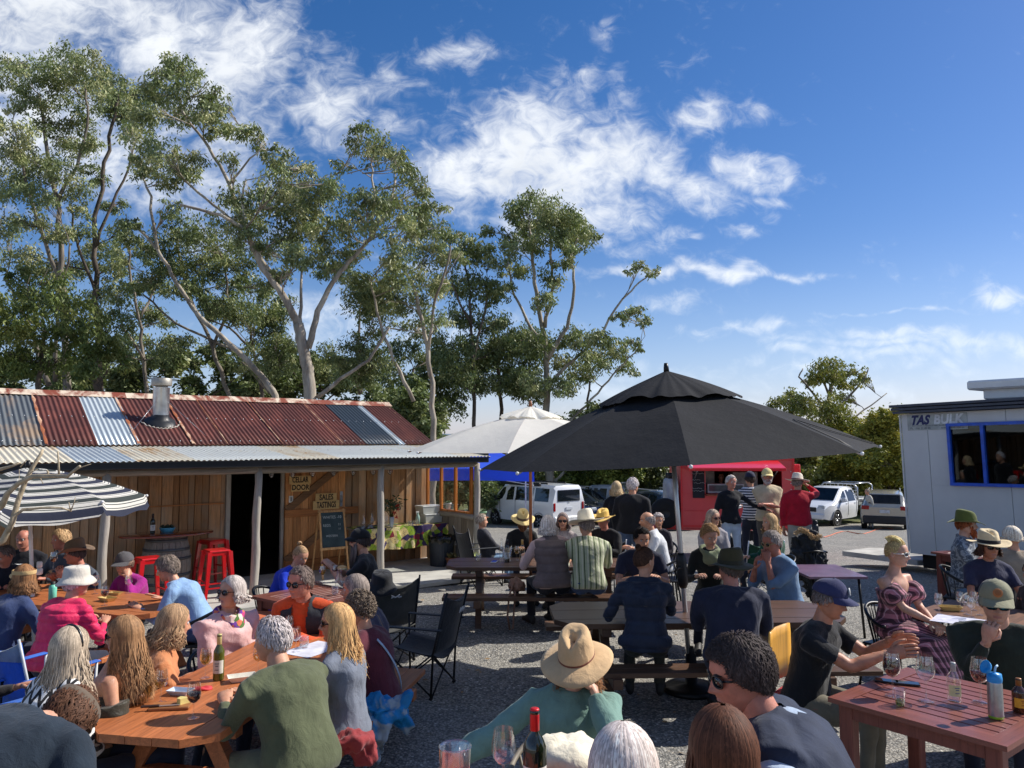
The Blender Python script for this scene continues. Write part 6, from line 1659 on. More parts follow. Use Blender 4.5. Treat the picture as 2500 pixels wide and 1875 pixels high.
# ------------------------------------------------------------------ pink food trailer
redp = P('trailer_red', c(226, 46, 52), .28, spec=.6, coat=.5, var=.05, sc=1.5); pinkp = P('trailer_pink', c(226, 78, 80), .35, spec=.6, coat=.4, var=.05, sc=1.5)
TY = 18.6
ft = thing('food_trailer', 'coral red food trailer with its serving hatch propped open', 'food trailer', (D(1664, 1200, TY).x, TY, gz(TY)-.0), rad(-3))
FI = (T(*ft.location) @ Rz(rad(-3))).inverted()
def FL(px, py, v=0.):
 o = FI @ Vector((0, 0, CAMZ)); d = FI.to_3x3() @ ray(px, py); k = (v-o.y)/d.y; p = o+d*k; return p.x, p.z
xr_ = FL(1940, 1200)[0]; z0 = FL(1800, 1293)[1]; z1 = FL(1800, 1116)[1]; ox0, oz1 = FL(1722, 1140); ox1, oz0 = FL(1910, 1206)
ox0b = FL(1690, 1140)[0]; DPT = 1.9
b = MB()
def bxx(x0, x1, y0, y1, za_, zb_, mi=0): b.box(((x0+x1)/2, (y0+y1)/2, (za_+zb_)/2), (x1-x0, y1-y0, zb_-za_), mi, None, .004)
bxx(0, xr_, 0, .05, z0, oz0-.0, 0); bxx(0, ox0, .0, .05, oz0, oz1); bxx(ox1, xr_, 0, .05, oz0, oz1); bxx(0, xr_, 0, .05, oz1, z1)
bxx(xr_-.05, xr_, .05, DPT, z0, z1); bxx(0, .05, .05, DPT, z0, z1); bxx(0, xr_, DPT-.05, DPT, z0, z1); bxx(0, xr_, 0, DPT, z0-.02, z0+.04)
b.build('body_shell', pinkp, ft)
b = MB(); rr = []
for x_ in (-.04, xr_+.04): rr.append([(x_, y_, z_) for y_, z_ in ((-.04, z1-.02), (-.045, z1+.03), (.0, z1+.075), (.1, z1+.09), (DPT-.1, z1+.09), (DPT+.02, z1+.03), (DPT+.02, z1-.02))])
b.loft(rr, 0, False, True, closed=True); b.build('roof', redp, ft)
b = MB()
for z_, d_ in ((z1-.06, .018), (z0+.08, .014)): b.box((xr_/2, -.01, z_), (xr_+.02, d_, .04))
b.box((-.0, -.012, (z0+z1)/2), (.04, .02, z1-z0)); b.box((xr_-.02, -.012, (z0+z1)/2), (.05, .02, z1-z0)); b.box((xr_/2, -.006, z0+(oz0-z0)*.52), (xr_-.1, .008, .012)); b.build('trim', redp, ft)
a_ = rad(22); fx0, fx1 = FL(1676, 1130, -.4)[0], FL(1910, 1130, -.4)[0]
b = MB(); b.box(((fx0+fx1)/2, -.36, 0), (fx1-fx0, .72, .035), 0, T(0, 0, oz1+.16) @ Rx(rad(14)), .008); b.box(((fx0+fx1)/2, -.72, -.025), (fx1-fx0, .03, .06), 0, T(0, 0, oz1+.16) @ Rx(rad(14)), .006); b.build('serving_flap', redp, ft)
for x_ in (fx0+.25, fx1-.12): b = MB(); b.tube([(x_, -.55, oz1+.0), (x_, -.01, oz0+.35)], .01, 6); b.build('flap_stay', alu, ft)
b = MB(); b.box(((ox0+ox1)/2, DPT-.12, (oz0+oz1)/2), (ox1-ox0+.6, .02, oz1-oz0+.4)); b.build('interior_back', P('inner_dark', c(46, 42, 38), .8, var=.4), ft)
b = MB(); b.box(((ox0+ox1)/2, -.10, oz0-.02), (ox1-ox0+.04, .3, .035), 0, None, .006); b.build('counter', wood('counter_wood', c(160, 84, 56), 'X', .5), ft)
cx0, cz1 = FL(1724, 1176, .2); cx1, _ = FL(1812, 1176, .2)
b = MB(); b.box(((cx0+cx1)/2, .2, oz0+.12), (cx1-cx0, .32, .22), 0, None, .01); b.build('display_case', P('case_white', c(180, 186, 188), .3), ft)
b = MB(); b.box(((cx0+cx1)/2, .035, oz0+.13), (cx1-cx0-.06, .01, .14)); b.build('display_glass', P('case_glass', c(72, 84, 92), .08), ft)
b = MB(); b.box((ox1-.75, .7, oz0+.25), (.6, .5, .5), 0, None, .01); b.box((ox0+.25, 1.1, oz0+.3), (.3, .4, .6), 0, None, .01); b.build('kitchen_units', P('kitchen', c(150, 148, 140), .4, .2, .3, 6.), ft)
b = MB(); b.box(((ox0b+ox0-.03)/2, -.02, (oz0+oz1)/2-.02), (ox0-ox0b-.03, .03, oz1-oz0+.16), 0, None, .004); mb_ = b.build('menu_board', P('menu_black', c(26, 28, 36), .7), ft)
rr_ = random.Random(44)
for i, (zz, ln) in enumerate(((.10, .26), (.17, .3), (.34, .2), (.42, .28), (.56, .22), (.63, .34), (.70, .14), (.88, .16), (.95, .34), (1.04, .08))):
 if oz1-zz < oz0-.05: break
 b = MB(); x0_ = (ox0b+ox0)/2-.17+rr_.uniform(-.02, .05)+(.18 if ln < .15 else 0); b.tube([(x0_+ln*q/14, -.038, oz1-zz*.9+rr_.uniform(-.016, .016)) for q in range(15)], .004, 4); b.build('chalk_line', chalk, mb_)
b = MB(); b.box((xr_+.11, .35, (FL(1965, 1136)[1]+FL(1965, 1180)[1])/2), (.20, .34, .46), 0, None, .02); b.build('side_locker', redp, ft)
b = MB(); b.lathe([(.001, 0), (.16, 0), (.16, .14), (.19, .15), (.19, .19), (.001, .21)], 20, 0, T(xr_-.62, .5, z1+.08)); b.build('roof_vent', alu, ft)
b = MB(); b.box((xr_-.2, -.05, z1+.04), (.10, .09, .07), 0, None, .02); b.build('work_light', blk, ft)
b = MB()
for i in range(9): b.sph((xr_-.08+.02*math.sin(i*2), -.028, z0+.25+i*.14), .013, 6, 4)
b.build('rivets', wht, ft)['kind'] = 'stuff'
for x_ in (xr_*.35, xr_*.62):
 b = MB(); b.lathe([(.08, -.10), (.27, -.10), (.30, -.06), (.30, .06), (.27, .10), (.08, .10)], 28, 0, T(x_, .14, .33) @ Rx(rad(90))); w_ = b.build('wheel', P('tyre', c(26, 26, 27), .85), ft)
b = MB(); b.box((-.75, .9, z0+.0), (1.5, .08, .09)); b.tube([(-1.4, .9, z0), (0, .25, z0)], .045, 8); b.tube([(-1.4, .9, z0), (0, 1.5, z0)], .045, 8); b.box((-.13, .3, z0+.28), (.25, .35, .5)); b.build('drawbar', redp, ft)
for dy in (0, .34):
 b = MB(); b.lathe([(.001, 0), (.12, 0), (.15, .03), (.155, .1), (.155, .86), (.13, .97), (.06, 1.02), (.05, 1.04)], 20, 0, T(-.19, .35+dy, z0+.18)); b.lathe([(.08, 1.0), (.085, 1.0), (.085, 1.13), (.08, 1.13)], 16, 1, T(-.19, .35+dy, z0+.18)); b.build('gas_bottle', [P('gas_grey', c(168, 170, 170), .45, .2), blk], ft)
sx_, sz_ = FL(1624, 1253, .1)
b = MB(); Mw = T(sx_, .1, sz_) @ Rx(rad(90)); b.lathe([(.10, -.10), (.22, -.11), (.33, -.10), (.36, -.06), (.36, .06), (.33, .10), (.22, .11), (.10, .10)], 32, 0, Mw); b.lathe([(.001, .05), (.09, .05), (.11, .09), (.19, .07), (.2, .04)], 20, 1, Mw); b.build('spare_wheel', [P('tyre', c(26, 26, 27), .85), P('rim_dark', c(54, 54, 56), .5, .4)], ft)
b = MB(); b.tube([(sx_, .12, sz_-.5), (sx_+.05, .3, z0)], .03, 8); b.build('wheel_mount', redp, ft)

# ------------------------------------------------------------------ vehicles
tyre = P('tyre', c(26, 26, 27), .85); rim = P('rim', c(190, 192, 194), .3, .7); carg = P('car_glass', c(24, 30, 34), .05, spec=.9, var=.3, sc=1.); lampr = P('tail_red', c(150, 16, 22), .2); lampc = P('head_clear', c(200, 206, 212), .1, spec=.9); plas = P('bumper_black', c(34, 35, 37), .6)
def vehicle(name, label, cat, loc, rz, col, L, W, H, prof, glass_rng, wheels, wr=.34, metal=.0, side_win=(), extra=None, group='cars in the car park', bumper=None, z0=.28):
 """prof: stations along length from rear(-L/2) to front: (x, z_low, z_belt, z_top, half_w_low, half_w_belt, half_w_top)"""
 paint = P('paint_'+name, col, .22, metal, .03, .6, spec=.6, coat=.8)
 t_ = thing(name, label, cat, loc, rz, group)
 rings = []
 for (x, zl, zb, zt, wl, wb_, wt) in prof:
  zm = zl+(zb-zl)*.5
  rings.append([(x, -wl, zl), (x, -wb_*1.0, zm), (x, -wb_, zb), (x, -(wt+(wb_-wt)*.12), zb+(zt-zb)*.86), (x, -wt*.86, zt-.0), (x, wt*.86, zt), (x, (wt+(wb_-wt)*.12), zb+(zt-zb)*.86), (x, wb_, zb), (x, wb_*1.0, zm), (x, wl, zl)])
 b = MB(); b.loft(rings, 0, True, True); b.s = [True]*len(b.s)
 body = b.build('body', paint, t_)
 mo = body.modifiers.new('e', 'EDGE_SPLIT'); mo.split_angle = rad(38)
 def sidept(x, f, s):   # f 0 belt ..1 top
  xs_ = [p[0] for p in prof]; i = max(0, min(len(prof)-2, sum(1 for q in xs_ if q <= x)-1)); a, b_ = prof[i], prof[i+1]; u = (x-a[0])/(b_[0]-a[0]+1e-9)
  zb = a[2]+(b_[2]-a[2])*u; zt = a[3]+(b_[3]-a[3])*u; wb_ = a[5]+(b_[5]-a[5])*u; wt = a[6]+(b_[6]-a[6])*u
  return (x, s*(wb_+(wt+(wb_-wt)*.12-wb_)*(f/.86)+.008), zb+(zt-zb)*f)
 for (xa, xb, xc, xd) in side_win:   # bottom rear, bottom front, top front, top rear
  for s_ in (-1, 1):
   q = MB(); pa, pb, pc, pd = sidept(xa, .06, s_), sidept(xb, .06, s_), sidept(xc, .80, s_), sidept(xd, .80, s_)
   inn = [(p[0], p[1]-s_*.02, p[2]) for p in (pa, pb, pc, pd)]
   q.add([pa, pb, pc, pd]+inn, [(0, 1, 2, 3) if s_ < 0 else (3, 2, 1, 0), (0, 1, 5, 4), (1, 2, 6, 5), (2, 3, 7, 6), (3, 0, 4, 7)], 0, False); q.build('side_window', carg, t_)
 for nm, (i, j, f0, f1, k) in glass_rng.items():
  a, b_ = prof[i], prof[j]
  def ctr(f, s):
   x = a[0]+(b_[0]-a[0])*f; z = a[3]+(b_[3]-a[3])*f; w = (a[6]+(b_[6]-a[6])*f)*k; return x, s*w, z
  nx, nz = -(b_[3]-a[3]), (b_[0]-a[0]); LL = math.hypot(nx, nz); nx /= LL; nz /= LL
  pts = [ctr(f0, -1), ctr(f1, -1), ctr(f1, 1), ctr(f0, 1)]; o_ = [(p[0]+nx*.012, p[1], p[2]+nz*.012) for p in pts]
  q = MB(); q.add(o_+pts, [(0, 1, 2, 3), (3, 2, 1, 0), (0, 1, 5, 4), (1, 2, 6, 5), (2, 3, 7, 6), (3, 0, 4, 7)], 0, False); q.build(nm, carg, t_)
 for x in wheels:
  for s_ in (-1, 1):
   q = MB(); Mw = T(x, s_*(W/2-.10), wr) @ Rx(rad(90*s_*-1)); q.lathe([(wr*.55, -.10), (wr*.8, -.11), (wr*.96, -.09), (wr, -.05), (wr, .06), (wr*.95, .10), (wr*.66, .115), (wr*.63, .07)], 28, 0, Mw)
   q.lathe([(wr*.64, .10), (wr*.60, .09), (wr*.50, .06), (wr*.2, .085), (.001, .09)], 20, 1, Mw)
   for kk in range(6): a_ = kk*math.pi/3; q.tube([Mw @ Vector((wr*.15*math.cos(a_), wr*.15*math.sin(a_), .10)), Mw @ Vector((wr*.56*math.cos(a_), wr*.56*math.sin(a_), .10))], .022, 5, 1)
   q.build('wheel', [tyre, rim], t_)
   q = MB(); q.tube([(x+(wr+.05)*math.cos(a_), s_*(W/2+.004), wr+(wr+.05)*math.sin(a_)) for a_ in np.linspace(0, math.pi, 12)], .028, 5); q.build('wheel_arch', P('arch', tuple(v*.5 for v in col), .6) , t_)
   q = MB(); q.lathe([(wr+.045, 0), (.001, .0)], 20, 0, T(x, s_*(W/2-.003), wr) @ Rx(rad(-90*s_))); q.build('wheel_well', darkrec, t_)
 if extra: extra(t_, paint)
 return t_
def bx(t_, nm, c0, sz, m, ch=.01, M=None):
 b = MB(); b.box(c0, sz, 0, M, ch); return b.build(nm, m, t_)
def gpos(px, py, y): p = D(px, py, y); return (p.x, y, gz(y))
def vx(t_, pt):
 for s_ in (-1, 1): bx(t_, 'tail_lamp', (-2.44, s_*.86, 1.02), (.08, .13, .36), lampr, .02); bx(t_, 'mirror', (1.35, s_*1.04, 1.2), (.12, .16, .22), plas, .03)
 bx(t_, 'rear_window', (-2.445, 0, 1.50), (.06, 1.36, .50), carg, .02); bx(t_, 'number_plate', (-2.475, 0, .95), (.02, .38, .13), P('plate', c(196, 200, 206), .4), .003)
 bx(t_, 'bumper', (-2.46, 0, .48), (.16, 1.82, .26), P('vanbump', c(214, 216, 216), .35), .05); bx(t_, 'roof_rail', (-.2, -.55, 1.99), (3.0, .06, .08), plas, .02); bx(t_, 'roof_rail', (-.2, .55, 1.99), (3.0, .06, .08), plas, .02)
 bx(t_, 'awning', (-.2, .86, 1.96), (2.7, .14, .14), plas, .03); bx(t_, 'badge', (-2.46, 0, 1.22), (.02, .10, .10), alu, .02)
 for s_ in (-1, 1):
  for x_ in (-1.2, .05, 1.15): bx(t_, 'door_seam', (x_, s_*.962, .85), (.012, .01, .9), darkrec, 0)
V_van = [(-2.45, .32, 1.2, 1.80, .86, .95, .76), (-2.36, .30, 1.2, 1.93, .90, .955, .80), (-1.6, .28, 1.18, 1.97, .92, .955, .82), (.6, .28, 1.16, 1.97, .92, .955, .82), (1.0, .28, 1.14, 1.90, .92, .955, .80), (1.75, .28, 1.10, 1.24, .92, .94, .80), (2.3, .30, .92, 1.04, .88, .90, .72), (2.45, .38, .75, .84, .78, .80, .66)]
v = vehicle('parked_van', 'white van with black roof rails parked behind the straw hatted man', 'van', gpos(1298, 1200, 36), rad(180-50), c(226, 228, 230), 4.9, 1.9, 1.97, V_van, {'windscreen': (4, 5, .10, .92, .9)}, (-1.55, 1.5), .34, side_win=((-2.15, -1.25, -1.25, -2.12), (-1.15, .05, .05, -1.15), (.2, 1.55, 1.0, .2)), extra=vx)
SUV = [(-2.2, .36, .98, 1.02, .80, .86, .7), (-2.12, .34, 1.0, 1.12, .86, .90, .68), (-1.75, .32, 1.0, 1.56, .88, .91, .66), (-1.1, .30, .99, 1.66, .89, .915, .66), (.2, .30, .97, 1.64, .89, .915, .66), (1.05, .30, .96, 1.08, .89, .91, .72), (1.9, .32, .86, .96, .86, .88, .7), (2.15, .38, .70, .76, .78, .8, .66)]
def suvx(red=True, seamc=None, plate=True, rails=True):
 def f(t_, pt):
  for s_ in (-1, 1):
   bx(t_, 'tail_lamp', (-2.16, s_*.72, 1.0), (.10, .30, .17), lampr, .02); bx(t_, 'head_lamp', (2.04, s_*.64, .78), (.16, .28, .15), lampc, .03); bx(t_, 'mirror', (.95, s_*.98, 1.06), (.12, .16, .13), pt, .03)
   if rails: bx(t_, 'roof_rail', (-.5, s_*.6, 1.685), (1.7, .04, .04), alu, .01)
  bx(t_, 'bumper', (-2.2, 0, .52), (.16, 1.66, .32), plas, .04); bx(t_, 'grille', (2.16, 0, .62), (.06, 1.1, .2), plas, .02)
  if plate: bx(t_, 'number_plate', (-2.235, 0, .86), (.02, .38, .13), P('plate', c(196, 200, 206), .4), .003)
 return f
sw_ = ((-1.65, -1.0, -1.0, -1.5), (-.9, .0, -.0, -.9), (.1, .98, .32, .1))
rw = {'windscreen': (4, 5, .10, .92, .9), 'rear_window': (1, 2, .12, .90, .88)}
vehicle('parked_wagon', 'dark grey green station wagon parked nose out behind the silver utility', 'car', gpos(1420, 1215, 37.5), rad(-20), c(44, 52, 54), 4.6, 1.85, 1.6, SUV, rw, (-1.35, 1.3), side_win=sw_, extra=suvx(), metal=.3)
def utex(can):
 def f(t_, pt):
  for s_ in (-1, 1): bx(t_, 'head_lamp', (2.38, s_*.66, .92), (.2, .3, .2), lampc, .03); bx(t_, 'mirror', (1.0, s_*1.02, 1.22), (.14, .2, .18), pt, .03); bx(t_, 'tail_lamp', (-2.5, s_*.7, .8), (.06, .2, .1), lampr, .01)
  bx(t_, 'bumper', (2.5, 0, .52), (.18, 1.6, .26), pt, .05); bx(t_, 'grille', (2.5, 0, .82), (.06, .9, .2), plas, .02)
  bx(t_, 'tray', (-1.65, 0, .92), (1.85, 1.86, .07), alu if not can else plas, .01)
  for s_ in (-1, 1): bx(t_, 'tray_side', (-1.65, s_*.92, 1.06), (1.85, .03, .24), alu if not can else plas, .01)
  bx(t_, 'tray_end', (-2.57, 0, 1.06), (.03, 1.86, .24), alu, .01); bx(t_, 'chassis', (-1.6, 0, .62), (2.0, .8, .16), plas, .02)
  b = MB(); b.tube([(-.68, -.9, .95), (-.68, -.9, 1.7), (-.68, -.7, 1.86), (-.68, .7, 1.86), (-.68, .9, 1.7), (-.68, .9, .95)], .035, 8)
  for k in range(9): b.tube([(-.68, -.8+.2*k, 1.25), (-.68, -.8+.2*k, 1.84)], .012, 5)
  for k in range(4): b.tube([(-.68, -.88, 1.25+.15*k), (-.68, .88, 1.25+.15*k)], .012, 5)
  b.build('head_board', alu, t_)
  if not can: b = MB(); b.tube([(-2.4, -.85, 1.0), (-2.4, -.85, 1.75), (-2.4, -.65, 1.86), (-2.4, .65, 1.86), (-2.4, .85, 1.75), (-2.4, .85, 1.0)], .03, 8); b.tube([(-.68, -.75, 1.87), (-2.4, -.75, 1.87)], .025, 6); b.tube([(-.68, .75, 1.87), (-2.4, .75, 1.87)], .025, 6); b.build('ladder_rack', alu, t_)
  for s_ in (-1, 1):
   for x_ in (-.5, .35, 1.2): bx(t_, 'door_seam', (x_, s_*.925, .85), (.012, .01, .75), darkrec, 0)
   for x_ in (-.35, .5): bx(t_, 'door_handle', (x_, s_*.93, 1.02), (.14, .02, .035), pt, .005)
 return f
UTE = [(-.62, .38, 1.08, 1.62, .86, .92, .70), (-.5, .36, 1.08, 1.74, .88, .92, .70), (.0, .34, 1.07, 1.78, .89, .92, .70), (.55, .34, 1.06, 1.74, .89, .92, .69), (1.35, .34, 1.04, 1.14, .89, .92, .76), (2.2, .36, .98, 1.06, .87, .90, .74), (2.5, .42, .82, .88, .80, .82, .68)]
us = ((-.42, .30, .30, -.40), (.42, 1.22, .66, .42))
vehicle('parked_utility', 'white dual cab utility truck with an alloy tray and ladder rack', 'truck', gpos(2032, 1220, 37), rad(180+42), c(230, 232, 234), 5.1, 1.86, 1.78, UTE, {'windscreen': (3, 4, .08, .93, .9)}, (-1.6, 1.5), .38, side_win=us, extra=utex(False))
vehicle('parked_utility', 'silver utility with a white mesh dog box on its tray beside the white van', 'truck', gpos(1482, 1215, 38.5), rad(180-35), c(160, 166, 170), 5.1, 1.86, 1.78, UTE, {'windscreen': (3, 4, .08, .93, .9)}, (-1.6, 1.5), .36, side_win=us, extra=utex(True))
vehicle('parked_suv', 'cream silver compact wagon seen from behind beside the grey hut', 'car', gpos(2160, 1220, 34), rad(64), c(176, 172, 160), 4.3, 1.8, 1.66, SUV, rw, (-1.35, 1.3), side_win=sw_, extra=suvx(), metal=.4)
vehicle('parked_suv', 'slate blue wagon with roof rails parked right of the standing couple', 'car', gpos(1592, 1215, 33), rad(90+22), c(52, 68, 84), 4.3, 1.8, 1.66, SUV, rw, (-1.35, 1.3), side_win=sw_, extra=suvx(), metal=.4)
vehicle('parked_suv', 'white wagon half hidden behind the trailer gas bottles', 'car', gpos(1655, 1215, 38), rad(90+35), c(222, 224, 226), 4.3, 1.8, 1.66, SUV, rw, (-1.35, 1.3), side_win=sw_, extra=suvx())
vehicle('parked_hatchback', 'low deep blue car tucked in front of the dark wagon', 'car', gpos(1418, 1245, 38), rad(-62), c(32, 52, 96), 4.1, 1.75, 1.45, [(x, zl, zb*.92, zt*.86, a, b_, w_) for x, zl, zb, zt, a, b_, w_ in SUV], rw, (-1.3, 1.3), .31, side_win=sw_, extra=suvx(rails=False), metal=.3)

# ------------------------------------------------------------------ tables and seats
def plank(parent, x0, x1, y0, y1, z, th, m, name='plank', M=None, cut=0.):
 b = MB(); b.box(((x0+x1)/2, (y0+y1)/2, z-th/2), (x1-x0, y1-y0, th), 0, M, .006); return b.build(name, m, parent)
def picnic(label, loc, rz, L, W, col, nm, npl=5, group='picnic tables', zt=.75, bench=True, wea=None):
 m = wood(nm, col, 'X', .5, .22, 18, .12, wea, coat=.15)
 t_ = thing('picnic_table', label, 'table', loc, rz, group)
 w = W/npl; ce = .14
 for i in range(npl):
  y0 = -W/2+i*w; e = ce if i in (0, npl-1) else 0.
  poly = [(-L/2+(e if i == 0 else 0), y0+.002), (L/2-(e if i == 0 else 0), y0+.002), (L/2-(e if i == npl-1 else 0), y0+w-.002), (-L/2+(e if i == npl-1 else 0), y0+w-.002)]
  b = MB(); b.prism(poly, zt-.045, zt+.0015*(i % 2)); b.build('plank', m, t_)
 for x_ in (-L*.33, L*.33):
  for z_, w_ in ((zt-.09, W-.1), (.37, W+1.05 if bench else W*.6)): b = MB(); b.box((x_, 0, z_), (.085, w_, .085), 0, None, .005); b.build('cross_beam', m, t_)
 for x_ in (-L*.33, L*.33):
  for s_ in (-1, 1): b = MB(); b.loft([[(x_+dx*.04, s_*yy+dy*.055, z) for dx, dy in ((-1, -1), (1, -1), (1, 1), (-1, 1))] for yy, z in ((W*.18, zt-.05), (W*.5+.12, 0))], 0, False, True); b.build('leg', m, t_)
 if bench:
  for s_ in (-1, 1):
   yc = s_*(W/2+.34)
   for k in (0, 1): b = MB(); b.box((0, yc+(k-.5)*.142, .43), (L, .138, .045), 0, None, .006); b.build('bench_plank', m, t_)
 return t_
T1 = picnic('long orange varnished picnic table in the left foreground', (-1.86, 5.72, 0), rad(90-10.5), 2.55, .84, c(178, 106, 62), 'orange_varnish')
picnic('dark brown picnic table under the cream parasol', (.42, 10.75, 0), rad(0), 2.6, .86, c(92, 64, 46), 'dark_stain', wea=(c(96, 80, 66), .25))
T3 = picnic('dark brown picnic table with the black parasol through its middle', (1.76, 7.68, 0), rad(2), 2.75, .98, c(92, 64, 46), 'dark_stain', wea=(c(96, 80, 66), .25))
T4a = rad(-24)
picnic('orange varnished picnic table under the striped parasol', (-4.52, 8.32, 0), T4a, 2.5, .85, c(178, 106, 62), 'orange_varnish')
def slat_table(label, loc, rz, W, D_, col, nm, zt=.75, ns=10, group='slatted timber tables', legw=.09):
 m = wood(nm, col, 'X', .42, .14, 14, .07, None, coat=.35); mz = wood(nm+'_leg', col, 'Z', .5, .14, 14, .07)
 my = wood(nm+'_y', col, 'Y', .42, .14, 14, .07, None, coat=.35)
 t_ = thing('slatted_table', label, 'table', loc, rz, group); f = .11
 for s_ in (-1, 1):
  b = MB(); b.prism([(-W/2, s_*D_/2), (W/2, s_*D_/2), (W/2-f, s_*(D_/2-f)), (-W/2+f, s_*(D_/2-f))][::-s_], zt-.03, zt); b.build('frame_rail', m, t_)
  b = MB(); b.prism([(s_*W/2, -D_/2), (s_*W/2, D_/2), (s_*(W/2-f), D_/2-f), (s_*(W/2-f), -D_/2+f)][::s_], zt-.03, zt); b.build('frame_rail', my, t_)
 iw = (D_-2*f); w = iw/ns
 for i in range(ns):
  y0 = -D_/2+f+i*w; b = MB(); b.box((0, y0+w/2, zt-.014), (W-2*f-.004, w-.012, .022), 0, None, .003); b.build('slat', m, t_)
 b = MB(); b.box((0, 0, zt-.07), (W*.12, D_-.2, .05));
 for s_ in (-1, 1): b.box((0, s_*(D_/2-.07), zt-.075), (W-.16, .025, .09)); b.box((s_*(W/2-.07), 0, zt-.075), (.025, D_-.16, .09))
 b.build('apron', mz, t_)
 for sx in (-1, 1):
  for sy in (-1, 1): b = MB(); b.box((sx*(W/2-.09), sy*(D_/2-.09), (zt-.03)/2), (legw, legw, zt-.03), 0, None, .008); b.build('leg', mz, t_)
 return t_
T6c = Vector((2.06+3.52, 5.22+4.92, 0))/2; T6a = math.atan2(-.83, .58)
T6 = slat_table('red brown slatted table with bottles and glasses in the right foreground', tuple(T6c), T6a+rad(3), 1.04, 1.08, c(130, 74, 62), 'red_stain', ns=9)
slat_table('reddish slatted table between the bearded man and the girl in blue', (-2.13, 8.50, 0), rad(52), .92, .98, c(122, 70, 54), 'red_stain2', ns=10)
slat_table('dark red timber table by the wall of the grey hut', (6.62, 11.2, 0), rad(20), .8, .8, c(104, 46, 38), 'red_stain3', ns=8, zt=.80)
def plain_table(label, loc, rz, W, D_, topm, zt=.73, legm=None, name='cafe_table', group=None, rnd=False):
 t_ = thing(name, label, 'table', loc, rz, group); b = MB()
 if rnd: b.lathe([(.001, zt-.025), (W/2, zt-.025), (W/2, zt), (.001, zt)], 40)
 else: b.box((0, 0, zt-.015), (W, D_, .03), 0, None, .004)
 b.build('table_top', topm, t_)
 for sx in (-1, 1):
  for sy in (-1, 1): b = MB(); b.tube([(sx*(W/2-.08), sy*(D_/2-.08), zt-.03), (sx*(W/2-.04), sy*(D_/2-.05), 0)], .016, 7); b.build('leg', legm or blk, t_)
 return t_
plain_table('mauve topped metal table behind the man in the blue cap', (4.0, 10.1, 0), rad(0), .72, .95, P('mauve', c(118, 88, 108), .35, coat=.3), .75)
T7 = plain_table('small timber topped table crowded with glasses and a map at the right', (4.62, 7.72, 0), rad(40), .98, .98, wood('t7_top', c(128, 92, 68), 'X', .5), .72)
def camp_chair(label, loc, rz, fab, fr=None, hi=True, logo=None, back=.92, group='folding camp chairs', fab2=None):
 fr = fr or blk; t_ = thing('camp_chair', label, 'chair', loc, rz, group)
 w = .28
 def cl(nm, rows, m):
  nr, nc = len(rows), len(rows[0]); V = [p for r in rows for p in r]; Q = [(j*nc+i, j*nc+i+1, (j+1)*nc+i+1, (j+1)*nc+i) for j in range(nr-1) for i in range(nc-1)]
  o = np_mesh(nm, V, Q, m, None, t_, True); s = o.modifiers.new('s', 'SOLIDIFY'); s.thickness = .008; return o
 n = 10
 cl('seat', [[(-w+2*w*i/n, y, .45-.075*math.sin(math.pi*i/n)-dz) for i in range(n+1)] for y, dz in ((.26, -.02), (.12, .01), (0, .03), (-.14, .05), (-.24, .05))], fab)
 rows = []
 for k in range(8):
  f = k/7; z = .42+(back-.42)*f; y = -.22-.12*f
  rows.append([(-w*(1+.0*f)+2*w*i/n, y-.05*math.sin(math.pi*i/n), z-(0 if k < 7 else .10*math.sin(math.pi*i/n))) for i in range(n+1)])
 cl('backrest', rows, fab)
 if fab2: cl('head_panel', [[(x, y-.012, z) for x, y, z in r] for r in rows[5:]], fab2)
 for s_ in (-1, 1):
  b = MB(); b.tube([(s_*w, -.36, back+.03), (s_*w, -.22, .42), (s_*w, -.20, .0)], .011, 7); b.build('back_post', fr, t_)
  b = MB(); b.tube([(s_*(w+.01), .30, .64), (s_*(w+.01), .28, .0)], .011, 7); b.build('front_post', fr, t_)
  b = MB(); b.box((s_*(w+.02), .0, .645), (.06, .62, .012), 0, None, .004); b.build('armrest', fab, t_)
  for (a, b_) in (((s_*w, -.22, .02), (s_*w, .28, .42)), ((s_*w, .28, .02), (s_*w, -.22, .42))): q = MB(); q.tube([a, b_], .009, 6); q.build('brace', fr, t_)
 for y in (-.21, .28):
  for s_ in (-1, 1): q = MB(); q.tube([(-w*s_, y, .02), (w*s_, y, .42)], .009, 6); q.build('brace', fr, t_)
 for sx in (-1, 1):
  for y in (-.2, .28): q = MB(); q.sph((sx*w, y, .012), (.022, .022, .012), 8, 4); q.build('foot', fr, t_)
 if logo: text('print', logo[0], logo[1], P('print_white', c(210, 212, 214), .8), t_, T(0, -.40, back-.17) @ Rz(0) @ Rx(rad(90+14)), .0008, 1., .004)
 return t_
blf = cloth('black_nylon', c(34, 37, 42), .7); bluf = cloth('blue_nylon', c(38, 96, 186), .7); grf = cloth('grey_nylon', c(150, 156, 158), .8); grn = cloth('green_nylon', c(26, 70, 52), .8); chf = cloth('charcoal_nylon', c(74, 74, 70), .8)
camp_chair('empty black camp chair with a white print standing alone on the gravel', (-.86, 7.72, 0), rad(72), blf, logo=('MW', .07), back=.96)
camp_chair('charcoal camp chair with a white print and a green edge behind the plaid shirt', (-1.42, 8.75, 0), rad(28), chf, logo=('>-<-', .06), back=.92)
camp_chair('blue camp chair with dark posts at the left edge', (-3.66, 5.45, 0), rad(-30), bluf, back=1.0)
camp_chair('blue camp chair with a pale grey head panel and triangle logo', (-3.72, 6.2, 0), rad(-22), bluf, fr=P('white_rod', c(190, 194, 196), .4), fab2=grf, logo=('△', .07), back=.93)
camp_chair('dark green camp chair before the food trailer', (3.85, 12.3, 0), rad(5), grn, fr=alu, back=.86)
